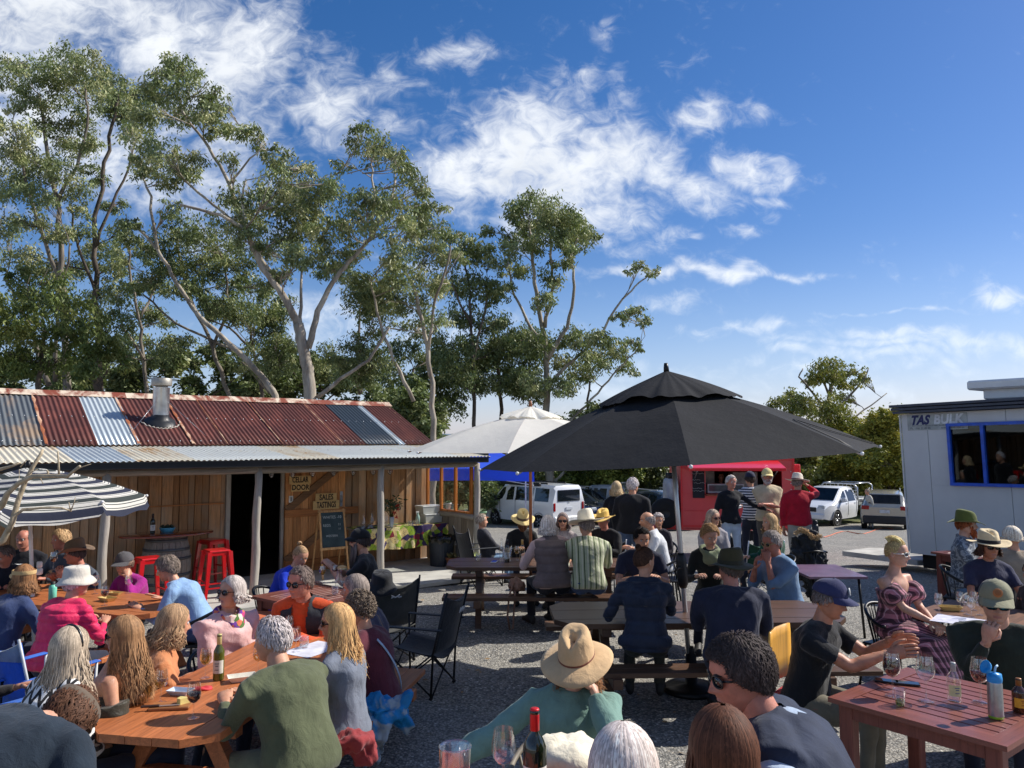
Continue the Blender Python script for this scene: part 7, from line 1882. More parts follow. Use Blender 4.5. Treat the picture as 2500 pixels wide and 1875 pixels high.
camp_chair('black camp chair behind the bald man with a floral cushion edge', (1.38, 12.1, 0), rad(10), blf, fr=alu, back=.9)
camp_chair('black camp chair in the shade of the blue marquee', (-.55, 13.2, 0), rad(-60), blf, back=.95)
def tub_chair(label, loc, rz, m=None, group='black metal armchairs', h=.80):
 t_ = thing('metal_armchair', label, 'chair', loc, rz, group); m = m or blk
 b = MB(); b.box((0, 0, .44), (.44, .42, .025), 0, None, .01); b.build('seat', m, t_)
 hoop = [Vector((.29*math.cos(a), .05+.30*math.sin(a), .66+(h-.66)*max(0, -math.sin(a))**1.2)) for a in np.linspace(rad(10), rad(-190), 25)]
 b = MB(); b.tube(hoop, .017, 8); b.build('back_rail', m, t_)
 for k in (4, 7, 9, 11, 12, 13, 15, 17, 20): b = MB(); p = hoop[k]; b.tube([p, Vector((p.x*.75, p.y*.72, .45))], [(.011, .005)]*2, 6); b.build('spindle', m, t_)
 for sx in (-1, 1):
  for sy in (-1, 1): b = MB(); b.tube([(sx*.2, sy*.18, .44), (sx*.25, sy*.23, 0)], .013, 7); b.build('leg', m, t_)
 return t_
dk = MB();
deck = thing('timber_deck', 'raised timber deck at the very front of the yard', 'deck', (0, 0, 0)); dm = wood('deck_board', c(140, 112, 86), 'X', .8)
for i in range(26):
 b = MB(); b.box((0, 2.48-i*.14, .385), (7.0, .132, .03), 0, None, .004); b.build('deck_board', dm, deck)
b = MB(); b.box((0, 2.52, .25), (6.9, .05, .22)); b.box((0, .8, .2), (6.8, .08, .3)); b.build('bearer', dm, deck)
dt = plain_table('orange topped table at the bottom edge beside the red capped bottle', (-.30, 2.56, .40), rad(14), .98, .72, P('terracotta_top', c(196, 104, 78), .35, coat=.3, var=.08), .75)
# ------------------------------------------------------------------ table top things
zt_ = .752
def onT(px, py, z=zt_): return tuple(G(px, py, z))
wine_glass('glass of white wine nearest the woman with sunglasses on her left', onT(392, 1716), whitew, 1.05)
wine_glass('glass of white wine left of the olive bottle', onT(501, 1655), whitew, 1.02, lv=.7)
wine_glass('glass of red wine held between the hands of the man in olive green', onT(472, 1754), redw, 1.05, lv=.5)
bottle('olive wine bottle with a cream foil neck on the orange table', onT(533, 1660), oliv_g, c(214, 196, 130), lab=c(214, 210, 196), printed=c(90, 90, 86), h=.31)
wine_glass('glass of rosé coloured wine by the elbow of the man in olive green', onT(630, 1645), whitew, 1.0, lv=.5)
wine_glass('tall empty glass before the man in the orange jumper', onT(706, 1560), None, .95)
wine_glass('stemmed glass on the paper sheet', onT(722, 1592), None, .98)
def tumbler(label, loc, fill=None, h=.095, r=.04):
 t_ = thing('tumbler', label, 'glass', loc, 0, 'glasses on the tables'); b = MB(); b.lathe([(.001, .003), (r*.8, 0), (r, h*.5), (r*.9, h), (r*.86, h), (r*.95, h*.5), (r*.74, .008), (.001, .008)], 20); b.build('tumbler_glass', glass, t_)
 if fill: b = MB(); b.lathe([(r*.72, .01), (r*.92, h*.35), (.001, h*.35)], 16); b.build('drink', fill, t_)
 return t_
water = glassy('water', (.9, .94, .95), .12)
tumbler('round water tumbler on the paper sheet', onT(742, 1582), water)
t_ = MB(); t_.box((0, 0, .0015), (.42, .30, .002)); tag(t_.build('paper_sheet', P('paper', c(214, 214, 224), .6), None, onT(765, 1585), (0, 0, rad(60))), 'white printed paper sheet at the far end of the orange table', 'paper')
cb = thing('cheese_board', 'small wooden cheese board on the orange table', 'board', onT(418, 1727), rad(8)); b = MB(); b.box((0, 0, .009), (.24, .13, .018), 0, None, .004); b.build('board_slab', wood('board_wood', c(150, 96, 56), 'X', .5), cb)
t_ = thing('cheese_wedge', 'wedge of pale yellow cheese on the cheese board', 'cheese', tuple(Vector(onT(440, 1725))+Vector((0, 0, .018))), .4); b = MB(); b.prism([(0, -.03), (.06, 0), (0, .035), (-.02, 0)], 0, .035); b.build('cheese_block', P('cheese', c(224, 206, 130), .5), t_)
t_ = thing('cheese_knife', 'knife with a dark wooden handle lying across the cheese board', 'knife', tuple(Vector(onT(392, 1733))+Vector((0, 0, .02))), rad(12)); b = MB(); b.box((-.06, 0, .006), (.11, .018, .014), 0, None, .004); b.build('handle', P('dark_handle', c(60, 40, 32), .5), t_); b = MB(); b.box((.05, 0, .004), (.12, .016, .003)); b.build('blade', alu, t_)
def boat(label, loc, rz, s=1., m=None):
 t_ = thing('food_tray', label, 'tray', loc, rz, 'paper food trays'); t_.scale = (s, s, s)
 b = MB(); b.loft([[(sx*lx, sy*ly, z) for sx, sy in ((-1, -1), (1, -1), (1, 1), (-1, 1))] for lx, ly, z in ((.06, .03, .0), (.085, .05, .035), (.082, .047, .035), (.057, .027, .004))], 0, False, True); b.build('tray_paper', m or P('tray_paper', c(226, 220, 204), .8), t_); return t_
boat('white paper food tray by the green sleeve on the orange table', onT(590, 1662), rad(25), 1.1)
boat('blue rimmed dish behind the held wine glass', onT(440, 1695), rad(-10), .9, P('dish_blue', c(190, 204, 222), .4))
t_ = thing('serviette', 'crumpled red serviette behind the held wine glass', 'napkin', onT(492, 1684), .3); b = MB(); b.loft([[(.07*q*math.cos(a), .035*q*math.sin(a), z+.006*math.sin(3*a)) for a in [2*math.pi*k/18 for k in range(18)]] for q, z in ((1, 0), (.95, .012), (.5, .018), (.1, .016))], 0, True, True); b.build('paper_fold', P('red_paper', c(200, 50, 58), .7), t_)
wine_glass('glass of red wine nearest the woman in the white bucket hat', onT(255, 1478), redw, .98, lv=.5)
wine_glass('empty wine glass behind the woman in the white bucket hat', onT(232, 1450), None, 1.0)
wine_glass('wine glass before the woman in magenta', onT(313, 1448), None, .98)
boat('paper tray with bread on the table under the striped parasol', onT(262, 1467), rad(-30), 1.1, P('kraft', c(206, 178, 110), .8)); boat('folded kraft paper tray standing near the magenta jumper', onT(282, 1452), rad(-10), .8, P('kraft', c(206, 178, 110), .8))
t_ = thing('steel_flask', 'mint green drink flask between the hooded back and the pink jacket', 'flask', (-4.0, 7.52, .75), 0); t_.location = onT(127, 1482);
b = MB(); b.lathe([(.001, 0), (.036, 0), (.037, .19), (.028, .215), (.02, .222)], 20); b.build('flask_body', P('mint', c(116, 206, 180), .4), t_); b = MB(); b.lathe([(.021, .215), (.022, .25), (.001, .252)], 16); b.build('flask_cap', plas, t_)
t_ = thing('sunglasses', 'folded dark sunglasses lying on the near end of the striped parasol table', 'sunglasses', onT(322, 1474, .76), rad(-30)); b = MB(); b.tube([(-.06, 0, 0), (-.03, -.01, .012), (0, 0, .014), (.03, -.01, .012), (.06, 0, 0)], [.004, .014, .004, .014, .004], 8); b.tube([(-.06, 0, 0), (-.03, .04, -.004), (.04, .045, -.004)], .003, 5); b.build('glasses_frame', blk, t_)
bottle('dark wine bottle with a cream label standing in a clear cooler', onT(1238, 1372), green_g, c(30, 34, 50), printed=c(60, 60, 70)); t_ = thing('wine_cooler', 'clear acrylic cooler around the dark bottle', 'cooler', onT(1238, 1372), 0); b = MB(); b.lathe([(.05, .0), (.062, .2), (.065, .2), (.053, .0)], 24); b.build('cooler_wall', glass, t_)
bottle('cork topped pale bottle beside the straw hatted man', onT(1275, 1372), glassy('pale_glass', (.8, .82, .7), .12), c(196, 160, 90), lab=None); wine_glass('glass of white wine beside the cork topped bottle', onT(1262, 1368), whitew, 1., lv=.8)
tumbler('stemless glass at the left end of the dark table', onT(1168, 1368), None); t_ = thing('water_bottle', 'tall slim clear bottle left of the dark wine bottle', 'bottle', onT(1225, 1370), 0); b = MB(); b.lathe([(.001, 0), (.034, 0), (.036, .18), (.016, .25), (.016, .31)], 18); b.build('bottle_glass', glass, t_)
def phone(label, loc, rz, caseC, scr=c(30, 36, 48), sc_=1.):
 t_ = thing('mobile_phone', label, 'phone', loc, rz); b = MB(); b.box((0, 0, .005), (.075, .155, .010), 0, None, .003); b.build('phone_case', P('phone_case', caseC, .3), t_); b = MB(); b.box((0, 0, .0108), (.066, .14, .001)); b.build('screen', P('screen', scr, .05, spec=.9), t_)
phone('phone in a white case lying on the dark table', onT(1207, 1372), rad(-12), c(214, 216, 216), c(70, 90, 120))
wine_glass('glass of white wine by the blue denim sleeve', onT(1888, 1440), whitew, 1.0, lv=.5);
tumbler('small tumbler near the hand of the woman in dark green', onT(1735, 1455), None, .08, .03)
wine_glass('glass of white wine on the slatted table before the girl in blue', onT(787, 1422), whitew, .98, lv=.8); wine_glass('glass of red wine before the bearded man', onT(818, 1420), redw, .98, lv=.6); t_ = thing('carafe', 'clear water carafe in front of the bearded man', 'carafe', onT(828, 1432), 0); b = MB(); b.lathe([(.001, .0), (.045, 0), (.05, .07), (.02, .15), (.028, .2)], 18); b.build('carafe_glass', glass, t_)
tumbler('water tumbler at the near corner of the slatted table', onT(818, 1452), water); boat('white paper tray before the bearded man', onT(850, 1424), rad(10), 1.1)
wine_glass('full glass of red wine on the red brown slatted table', onT(2180, 1700), redw, 1.42, lv=.8); wine_glass('tall empty wine glass in the middle of the red brown table', onT(2262, 1712), None, 1.45); wine_glass('glass of red wine behind the steel flask', onT(2395, 1715), redw, 1.4, lv=.45)
phone('black phone lying face down by the full red wine glass', onT(2215, 1670), rad(70), c(24, 25, 27)); phone('second black phone half under the red wine glass', onT(2165, 1664), rad(65), c(20, 21, 23))
t_ = thing('plastic_cup', 'clear plastic cup with a pale green drink near the table corner', 'cup', onT(2198, 1722), 0); b = MB(); b.lathe([(.001, .002), (.026, 0), (.037, .10), (.040, .102), (.036, .1), (.025, .004)], 22); b.build('cup_wall', glass, t_); b = MB(); b.lathe([(.001, .003), (.025, .003), (.029, .035), (.001, .035)], 18); b.build('drink', glassy('green_drink', c(214, 232, 170), .10), t_)
bottle('clear glass soft drink bottle with a yellow and blue label', onT(2330, 1712), glassy('bottle_clear', (.93, .95, .94), .14), c(180, 180, 176), lab=c(226, 216, 160), h=.24, r=.040, printed=c(40, 70, 140))
t_ = thing('kids_flask', 'brushed steel drink flask with an open bright blue lid and straw', 'flask', onT(2432, 1752), rad(20)); t_.scale = (1.15, 1.15, 1.2); b = MB(); b.lathe([(.001, 0), (.035, 0), (.037, .012)], 24, 1); b.lathe([(.037, .012), (.036, .165), (.033, .178)], 24, 0); b.build('flask_body', [P('brushed', c(170, 172, 174), .3, .85, .12, 30.), P('lime', c(150, 200, 60), .4)], t_); blu = P('bright_blue', c(40, 150, 220), .35)
b = MB(); b.lathe([(.035, .175), (.037, .19), (.034, .215), (.001, .222)], 24); b.build('lid_base', blu, t_); b = MB(); b.lathe([(.001, 0), (.030, .004), (.034, .02), (.028, .02), (.001, .008)], 20, 0, T(-.045, 0, .245) @ Ry(rad(-62)), sy=.85); b.build('flip_lid', blu, t_); b = MB(); b.tube([(0, 0, .215), (.012, 0, .245), (.026, 0, .252)], .0055, 8); b.build('straw', P('straw_clear', c(180, 214, 236), .3), t_)
bottle('brown stubby bottle with an orange yellow label at the right edge', onT(2490, 1738), P('brown_glass', c(66, 34, 14), .08, spec=.9), c(140, 90, 40), lab=c(222, 160, 44), h=.20, r=.040, printed=c(140, 40, 30))
wine_glass('empty wine glass standing alone on the timber part of the map table', onT(2293, 1499, .722), None, 1.0); tm = MB(); tm.box((0, 0, .0015), (.52, .36, .002)); tag(tm.build('tasting_map', P('map_paper', c(206, 206, 222), .6, var=.2, sc=14.), None, onT(2355, 1517, .722), (0, 0, rad(-40))), 'pale printed map sheet lying on the small crowded table', 'map')
for i, (px_, py_, lb) in enumerate(((2345, 1492, 'leftmost'), (2360, 1500, 'second'), (2378, 1490, 'third'), (2392, 1502, 'fourth'), (2372, 1508, 'nearest'))): wine_glass(lb+' glass of the cluster of used glasses on the map table', onT(px_, py_, .722), None, .95, group='cluster of used glasses on the map table')
boat('kraft paper tray behind the map', onT(2320, 1490, .722), rad(-15), 1.2, P('kraft', c(206, 178, 110), .8)); tumbler('dark dip pot at the edge of the map', onT(2350, 1522, .722), redw, .04, .035)
dz = 1.152
b_ = bottle('dark wine bottle with a bright red cap at the bottom edge', (.078, 2.74, dz), green_g, c(206, 30, 36), h=.33, r=.041, lab=c(220, 216, 206), printed=c(80, 80, 78))
wine_glass('tall empty wine glass left of the red capped bottle', (-.03, 2.86, dz), None, 1.12); t_ = thing('water_jug', 'tall clear ribbed acrylic pitcher at the bottom edge', 'jug', (-.195, 2.74, dz), 0)
b = MB(); rr = [[((r+.0015*(k % 2))*math.cos(2*math.pi*k/40), (r+.0015*(k % 2))*math.sin(2*math.pi*k/40), z) for k in range(40)] for r, z in ((.001, .004), (.044, .0), (.048, .1), (.053, .2), (.057, .205), (.053, .209), (.048, .2), (.043, .1), (.04, .012), (.001, .012))]; b.loft(rr, 0, True, False); b.build('jug_wall', glassy('acrylic', (.93, .94, .95), .2, .05), t_)
tumbler('small stemless glass between the pitcher and the wine glass', (-.10, 2.66, dz), None, .11, .038); tumbler('short glass in front of the red capped bottle', (.02, 2.50, dz), None, .11, .038)
t_ = thing('dead_branch', 'bare crooked grey branch reaching up in front of the striped parasol', 'branch', (0, 0, 0)); bm_ = P('branch_bark', c(176, 160, 132), .8, 0, .25, 20., .4, 60.)
t_.location = D(0, 1400, 4.3)
def BR(pts, r0, r1, dy=0.):
 b = MB(); P_ = [D(x, y, 4.3+dy*i/len(pts))-t_.location for i, (x, y) in enumerate(pts)]; n = len(P_); b.tube(P_, [r0+(r1-r0)*i/(n-1) for i in range(n)], 8); return b
for i, (pts, r0, r1, dy) in enumerate((([(-40, 1345), (8, 1318), (30, 1275), (45, 1220), (62, 1175), (80, 1140), (100, 1108), (104, 1098)], .020, .008, .1), ([(-30, 1260), (5, 1235), (18, 1205), (45, 1180), (80, 1163), (120, 1162), (165, 1163), (180, 1150), (195, 1138)], .018, .007, -.2), ([(20, 1300), (32, 1262), (55, 1245), (100, 1240), (150, 1240), (175, 1248)], .012, .004, .1), ([(-40, 1160), (0, 1146), (30, 1138), (50, 1130)], .012, .004, 0), ([(144, 1160), (143, 1130), (141, 1102)], .006, .004, 0), ([(172, 1248), (180, 1230), (184, 1214)], .004, .002, 0), ([(172, 1247), (169, 1232), (168, 1226)], .004, .002, 0), ([(178, 1228), (190, 1225)], .003, .001, 0), ([(86, 1158), (98, 1166), (105, 1181)], .004, .002, 0), ([(62, 1182), (70, 1160), (78, 1152), (92, 1146)], .005, .002, 0), ([(178, 1150), (200, 1140), (222, 1133)], .004, .002, 0), ([(47, 1146), (46, 1200), (48, 1224)], .0015, .001, 0), ([(50, 1140), (60, 1128), (68, 1120)], .004, .002, 0), ([(118, 1161), (117, 1152), (114, 1148)], .006, .005, 0))): BR(pts, r0, r1, dy).build('limb', bm_, t_)
# ------------------------------------------------------------------ cloth patterns
def p_hstripe(a, freq=26., f=.5):
 return lambda t, v, cc: t.mix(stripe(t, sepx(t, v)[2], freq, 0., f), cc, a)
def p_vstripe(a, freq=14., f=.14, b=None):
 def g(t, v, cc):
  x = sepx(t, v)[0]; q = t.mix(stripe(t, x, freq, 0., f), cc, a)
  return t.mix(stripe(t, t.math('ADD', x, .022), freq, 0., f*.7), q, b) if b else q
 return g
def p_plaid(a, b, fx=9., fz=9., w=.42):
 def g(t, v, cc):
  s_ = sepx(t, v); x = t.math('ADD', s_[0], t.math('MULTIPLY', s_[1], .5)); sx = stripe(t, x, fx, 0., w); sz = stripe(t, s_[2], fz, 0., w)
  q = t.mix(t.math('MULTIPLY', sx, .75), cc, a); q = t.mix(t.math('MULTIPLY', sz, .6), q, a)
  return t.mix(t.math('MULTIPLY', stripe(t, x, fx, .62, .70), .6), q, b)
 return g
def p_zig(a):
 def g(t, v, cc):
  s_ = sepx(t, v); x = t.math('ADD', s_[0], t.math('MULTIPLY', s_[1], .6)); zz = t.math('PINGPONG', t.math('MULTIPLY', x, 1.), .035)
  f = t.math('FRACT', t.math('MULTIPLY', t.math('ADD', s_[2], t.math('MULTIPLY', zz, 1.6)), 14.))
  return t.mix(t.math('GREATER_THAN', f, .5), cc, a)
 return g
def p_leafy(a, sc=26.):
 return lambda t, v, cc: t.mix(t.sstep(t.noise(v, sc, 3, .5, 1.2), .48, .56), cc, a)
def p_multi(cols, sc=12.):
 def g(t, v, cc):
  vo = t.new('ShaderNodeTexVoronoi', {'Vector': v, 'Scale': sc}); r = t.new('ShaderNodeSeparateColor', {0: vo.outputs['Color']}).outputs[0]
  cr = t.new('ShaderNodeValToRGB', {0: r}); cr.color_ramp.interpolation = 'CONSTANT'; e = cr.color_ramp.elements
  e[0].color = (*cols[0], 1); e[1].color = (*cols[1], 1); e[1].position = 1/len(cols)
  for i, q in enumerate(cols[2:]): k = e.new((i+2)/len(cols)); k.color = (*q, 1)
  return cr.outputs[0]
 return g
def chest_print(s_, size, x=0., u=.66, col=c(214, 216, 216), shear=0.):
 def f(o, spine, sptan, prof, build):
  p = spine(u); tn = sptan(u); a = math.atan2(tn.y, tn.z); y = .138*build**.5
  m_ = T(p.x+x, p.y+y*math.cos(a)+.006, p.z-y*math.sin(a)) @ Rz(rad(180)-x*2.2) @ Rx(rad(90)+a) @ T(0, 0, -.012)
  text('print', s_, size, P('print_white', col, .8), o, m_, .016, 1., .003, shear)
 return f
ppl = 'people at the gathering'
NAVY, BLACK, CHAR = c(32, 38, 56), c(22, 23, 26), c(52, 54, 60)
GREY, WHITE_H, BLOND, BROWN, DBROWN = c(150, 146, 140), c(222, 216, 204), c(204, 172, 118), c(118, 86, 60), c(58, 44, 36)
# ---- left group, striped parasol table
person('grey haired man in a dark jumper looking down at the far left edge', 12, 1357, 0, 150, depth=8.9, lean=20, hface=205, hpitch=25, hair=dict(kind='recede', col=c(110, 104, 100), d=.6), top=dict(col=c(30, 34, 48)), skin=4, la='table', ra='table', build=1.1)
person('bald man in sunglasses and a black jumper with a white chest print', 58, 1318, 0, 172, depth=9.6, lean=4, hface=178, hair=dict(kind='bald', col=c(180, 174, 168), d=.5), glasses={}, top=dict(col=c(26, 27, 34), print=chest_print('NIKE', .062, .02, .74)), skin=4, la='lap', ra='lap', build=1.15, scale=1.0)
person('blond person with windswept hair and sunglasses behind the white parasol pole', 148, 1318, 0, 200, depth=9.5, lean=6, hface=215, hair=dict(kind='wavy', col=c(206, 176, 130), d=.8), glasses={}, top=dict(col=c(78, 86, 98)), skin=4, la='table', ra='table', female=True, scale=1.0)
person('man in a brown wide brimmed hat and grey jacket holding up a wine glass', 182, 1352, 0, 215, depth=8.95, lean=16, hface=250, hpitch=5, hair=dict(kind='short', col=c(80, 74, 70), d=.6), hat=dict(kind='cowboy', col=c(120, 98, 78), band=c(60, 46, 38), brim=.085, curl=.055, dip=.03, h=.12), top=dict(col=c(72, 80, 92), print=None), skin=4, la=(.1, .36, .95), ra=(.18, .34, .9), rcurl=1.0, build=1.12, scale=1.02)
person('woman in a straw visor and blue hooded jumper with her back to us', 58, 1412, 0, 22, depth=7.3, lean=16, hface=310, hair=dict(kind='bob', col=c(140, 104, 68), L=.12), hat=dict(kind='visor', col=c(196, 164, 112), bill=.10), glasses={'frame': c(216, 110, 50)}, top=dict(col=c(54, 68, 104)), hood=True, female=True, la='table', ra='table', build=1.2, scale=1.05)
person('woman in an off white bucket hat and bright pink quilted jacket, seen from behind', 188, 1422, 0, 15, depth=7.1, lean=18, hface=40, hair=dict(kind='short', col=c(200, 190, 180), d=.5), hat=dict(kind='bucket', col=c(206, 198, 184), flower=True, s=1.04), top=dict(col=c(220, 36, 88), quilt=13., part='quilted_jacket', inf=.02, rough=.55, amp=.006), female=True, la='table', ra='table', build=1.2, scale=1.05, vox=.013)
person('woman in a grey cap and magenta jumper resting her cheek on her hand', 303, 1378, 0, 195, depth=9.0, lean=22, hface=192, hpitch=8, hair=dict(kind='short', col=c(120, 100, 84), d=.5), hat=dict(kind='cap', col=c(84, 82, 84)), glasses={}, top=dict(col=c(160, 34, 128)), female=True, la='cheek', ra='table', lcurl=.9, scale=1.02)
person('grey brown haired woman in a light denim shirt reaching over the table', 408, 1388, 0, 272, depth=8.0, lean=30, hface=258, hpitch=18, hair=dict(kind='wavy', col=c(132, 122, 108)), top=dict(shirtcollar=True, col=c(140, 172, 208)), female=True, la=(.18, .52, .76), ra=(.2, .50, .78), lcurl=.15, rcurl=.15, legs=dict(col=c(60, 80, 120)), build=1.12, scale=1.05)
# ---- orange table
person('laughing grey haired woman in a pale pink wrap and patterned scarf', 566, 1446, 0, 120, depth=6.45, lean=4, hface=212, hpitch=-4, hair=dict(kind='bob', col=c(186, 182, 172), L=.07), glasses={'frame': c(70, 48, 36)}, top=dict(col=c(218, 176, 172), inf=.03, sr=1.5, amp=.009, part='wrap'), scarf=dict(col=c(150, 70, 130), patt=p_multi([c(190, 60, 120), c(84, 120, 60), c(226, 200, 190), c(110, 60, 150), c(214, 120, 90)], 26.)), female=True, la='lap', ra='lap', build=1.25, scale=1.08, vox=.013)
person('woman with long grey blond hair under a black headband and a zigzag top', 172, 1584, 0, 28, depth=4.7, lean=10, hface=20, hair=dict(kind='long', col=c(178, 168, 144), L=.32, d=2.2), headband=True, top=dict(col=c(24, 24, 26), patt=p_zig(c(226, 224, 220)), name='zigzag'), female=True, la='table', ra='lap', build=1.18, scale=1.08, vox=.013)
person('woman with long honey brown hair and sunglasses, olive jacket off her shoulder', 302, 1553, 0, 68, depth=5.05, lean=6, hface=264, hpitch=2, hair=dict(kind='long', col=c(150, 118, 82), L=.36, d=2.2), glasses={'frame': c(60, 44, 36), 'w': 1.1}, top=dict(col=c(58, 54, 42), ss=.45, sleeve='short', u1=.72, sr=1.25, collar=False, amp=.01, rough=.5, part='olive_jacket'), female=True, la='table', ra='lap', scale=1.06, vox=.013)
person('woman with wavy streaked blond hair and a tan orange top, turned away', 425, 1522, 0, 60, depth=5.65, lean=14, hface=50, hpitch=8, hair=dict(kind='bob', col=c(170, 142, 106), L=.14, d=2.), top=dict(col=c(196, 128, 84), amp=.007), female=True, la='table', ra='table', build=1.2, scale=1.1, vox=.013)
person('person in a dark navy tee shirt bent forward with sunglasses on their hair', 165, 1758, 0, 14, pose='stand', neck=98, depth=3.36, lean=52, hface=10, hpitch=60, hair=dict(kind='wavy', col=c(92, 66, 48), d=1.3), hat=dict(kind='visor', col=c(110, 96, 82), bill=.02), top=dict(col=c(30, 42, 54), sleeve='short', amp=.006, inf=.02), la='table', ra=(.42, .30, .72), build=1.4, scale=1.05, vox=.013, skin=2)
person('white haired balding man in an olive green jacket holding a glass of red wine', 664, 1563, 0, 306, depth=4.9, lean=22, hface=283, hpitch=6, hair=dict(kind='recede', col=c(198, 194, 188), d=2.2), glasses={}, top=dict(shirtcollar=True, col=c(88, 94, 68), inf=.018, amp=.006, part='green_jacket'), la=(.12, .52, .80), ra=(.05, .54, .80), lcurl=1.0, rcurl=1.0, build=1.28, scale=1.12, vox=.013, legs=dict(col=c(120, 122, 96)))
person('woman with long straight blond hair, sunglasses and a grey and black top in profile', 822, 1521, 0, 292, depth=5.35, lean=5, hface=262, hpitch=2, hair=dict(kind='long', col=c(206, 168, 112), L=.34, d=2.2), glasses={'w': 1.1}, top=dict(col=c(118, 124, 136), amp=.005, name='grey_top'), vest=None, female=True, la='table', ra='lap', scale=1.08, vox=.013, skin=1)
person('man in a bright orange jumper, black open vest and sunglasses at the table end', 733, 1424, 0, 188, depth=6.75, lean=20, hface=208, hpitch=4, hair=dict(kind='short', col=c(124, 112, 102)), glasses={'w': .95}, top=dict(col=c(214, 84, 40)), vest=dict(col=c(52, 54, 58), open=True, gap=.05), la='clasp', ra='clasp', lcurl=1., rcurl=1., build=1.18, scale=1.14, vox=.012, skin=4)
person('long grey haired person in a plaid shirt with their back to the camp chairs', 866, 1440, 0, 285, depth=7.0, lean=14, hface=262, hair=dict(kind='long', col=c(142, 134, 124), L=.22, d=1.2), top=dict(col=c(92, 88, 98), patt=p_plaid(c(52, 50, 74), c(176, 140, 96)), name='plaid_shirt', inf=.02, amp=.007), la='table', ra='table', build=1.2, scale=1.12, vox=.015)
person('person with short curly grey brown hair in a maroon knit jumper with a shoulder strap', 878, 1488, 0, 288, depth=6.1, lean=12, hface=300, hair=dict(kind='curly', col=c(120, 110, 94)), top=dict(col=c(88, 36, 48), amp=.004, name='maroon_knit'), strap=c(150, 170, 190), la='table', ra='table', female=True, build=1.18, scale=1.1, vox=.014)
person('long bearded man in a black cap and tee shirt eating a roll', 878, 1322, 0, 262, depth=9.45, lean=6, hface=262, hair=dict(kind='short', col=c(70, 64, 60), d=.5), hat=dict(kind='cap', col=c(24, 26, 28)), glasses={'frame': c(150, 40, 34)}, beard=dict(col=c(112, 106, 100), L=.17), top=dict(col=c(24, 25, 28), sleeve='short'), la=(.08, .40, .95), ra=(.08, .40, .95), lcurl=1., rcurl=1., build=1.3, scale=1.1)
person('girl with a fair top knot in a royal blue hooded jumper looking down', 733, 1358, 0, 100, depth=9.3, lean=24, hface=128, hpitch=24, hair=dict(kind='bun', col=c(176, 148, 108)), top=dict(col=c(26, 58, 186)), hood=True, female=True, la='table', ra='table', scale=1.03)
person('person at the left frame edge, only a dark striped sleeve showing', -62, 1560, 0, 40, depth=5.0, lean=6, hair=dict(kind='short', col=c(90, 80, 70), d=.5), top=dict(col=c(44, 42, 44), inf=.02), la='table', ra=(.25, .30, .72), build=1.1)
# ---- far middle table
person('bearded man in a tall straw hat and black jacket by the cream parasol pole', 1276, 1272, 0, 172, depth=11.9, lean=14, hface=172, hpitch=18, hair=dict(kind='short', col=c(90, 80, 70), d=.4), hat=dict(kind='straw', col=c(224, 200, 138), band=c(96, 76, 60), brim=.085, curl=.02, h=.125, bh=.035), beard=dict(col=c(130, 96, 64), L=.04), top=dict(col=c(28, 29, 32)), vox=.02, la='table', ra='table')
person('white haired woman in a padded mauve brown vest, seen from behind', 1338, 1283, 0, 340, depth=10.1, lean=12, hface=18, hair=dict(kind='bob', col=c(218, 214, 204), L=.10, d=1.1), top=dict(col=c(196, 168, 164)), vest=dict(col=c(112, 98, 96), quilt=True), female=True, la=(.22, .40, .80), ra='table', build=1.3, scale=1.08, vox=.016, legs=dict(col=c(40, 40, 46)))
person('long grey haired woman in sunglasses facing us between two white hats', 1374, 1272, 0, 200, depth=11.7, lean=8, hface=186, hair=dict(kind='bob', col=c(140, 132, 130), L=.13, d=.9), glasses={'frame': c(60, 24, 24)}, top=dict(col=c(180, 170, 166), patt=p_leafy(c(150, 140, 140), 40.), name='lace'), female=True, vox=.02, la='table', ra='table')
person('person in a cream fedora and sage striped shirt, seen from behind', 1431, 1282, 0, 358, depth=10.05, lean=14, hface=330, hair=dict(kind='short', col=c(150, 140, 130), d=.5), hat=dict(kind='fedora', col=c(232, 224, 204), band=c(60, 56, 54), brim=.10, curl=.03, dip=-.02, bh=.008, tilt=-16, h=.125, s=1.1), top=dict(shirtcollar=True, col=c(176, 182, 150), patt=p_vstripe(c(84, 96, 66), 16., .2, c(214, 210, 190)), name='striped_shirt', sleeve='elbow'), la='table', ra='table', build=1.2, scale=1.1, vox=.016, legs=dict(col=c(60, 74, 104)))
person('man in a yellow straw hat and black jacket across the dark table', 1472, 1270, 0, 215, depth=11.8, lean=14, hface=212, hpitch=12, hair=dict(kind='short', col=c(150, 140, 130), d=.4), hat=dict(kind='straw', col=c(220, 184, 98), band=c(120, 96, 60), brim=.085, curl=.045, bh=.02, tilt=6), top=dict(col=c(26, 27, 31)), vox=.02, la='table', ra='table', build=1.1, skin=4)
person('standing blond woman in black leaning on the tall man', 1505, 1192, 0, 15, pose='stand', ground=0, depth=13.4, lean=3, hface=5, hair=dict(kind='bob', col=c(204, 184, 140), L=.12, d=.8), top=dict(col=c(24, 25, 30)), legs=dict(col=c(40, 46, 60)), female=True, la='down', ra='down', vox=.02)
person('tall white haired man standing in a black jacket and jeans, seen from behind', 1545, 1186, 0, 25, pose='stand', ground=0, depth=12.7, lean=4, hface=40, hair=dict(kind='short', col=c(226, 224, 220), d=.9), top=dict(col=c(26, 27, 32), inf=.02), legs=dict(col=c(84, 104, 134)), la='down', ra='down', build=1.25, vox=.02)
person('bald grey man in a pale grey shirt facing left', 1580, 1272, 0, 275, depth=11.4, lean=16, hface=270, hair=dict(kind='bald', col=c(150, 146, 142), d=.6), top=dict(shirtcollar=True, col=c(206, 208, 212)), la='table', ra='table', vox=.02, scale=1.08)
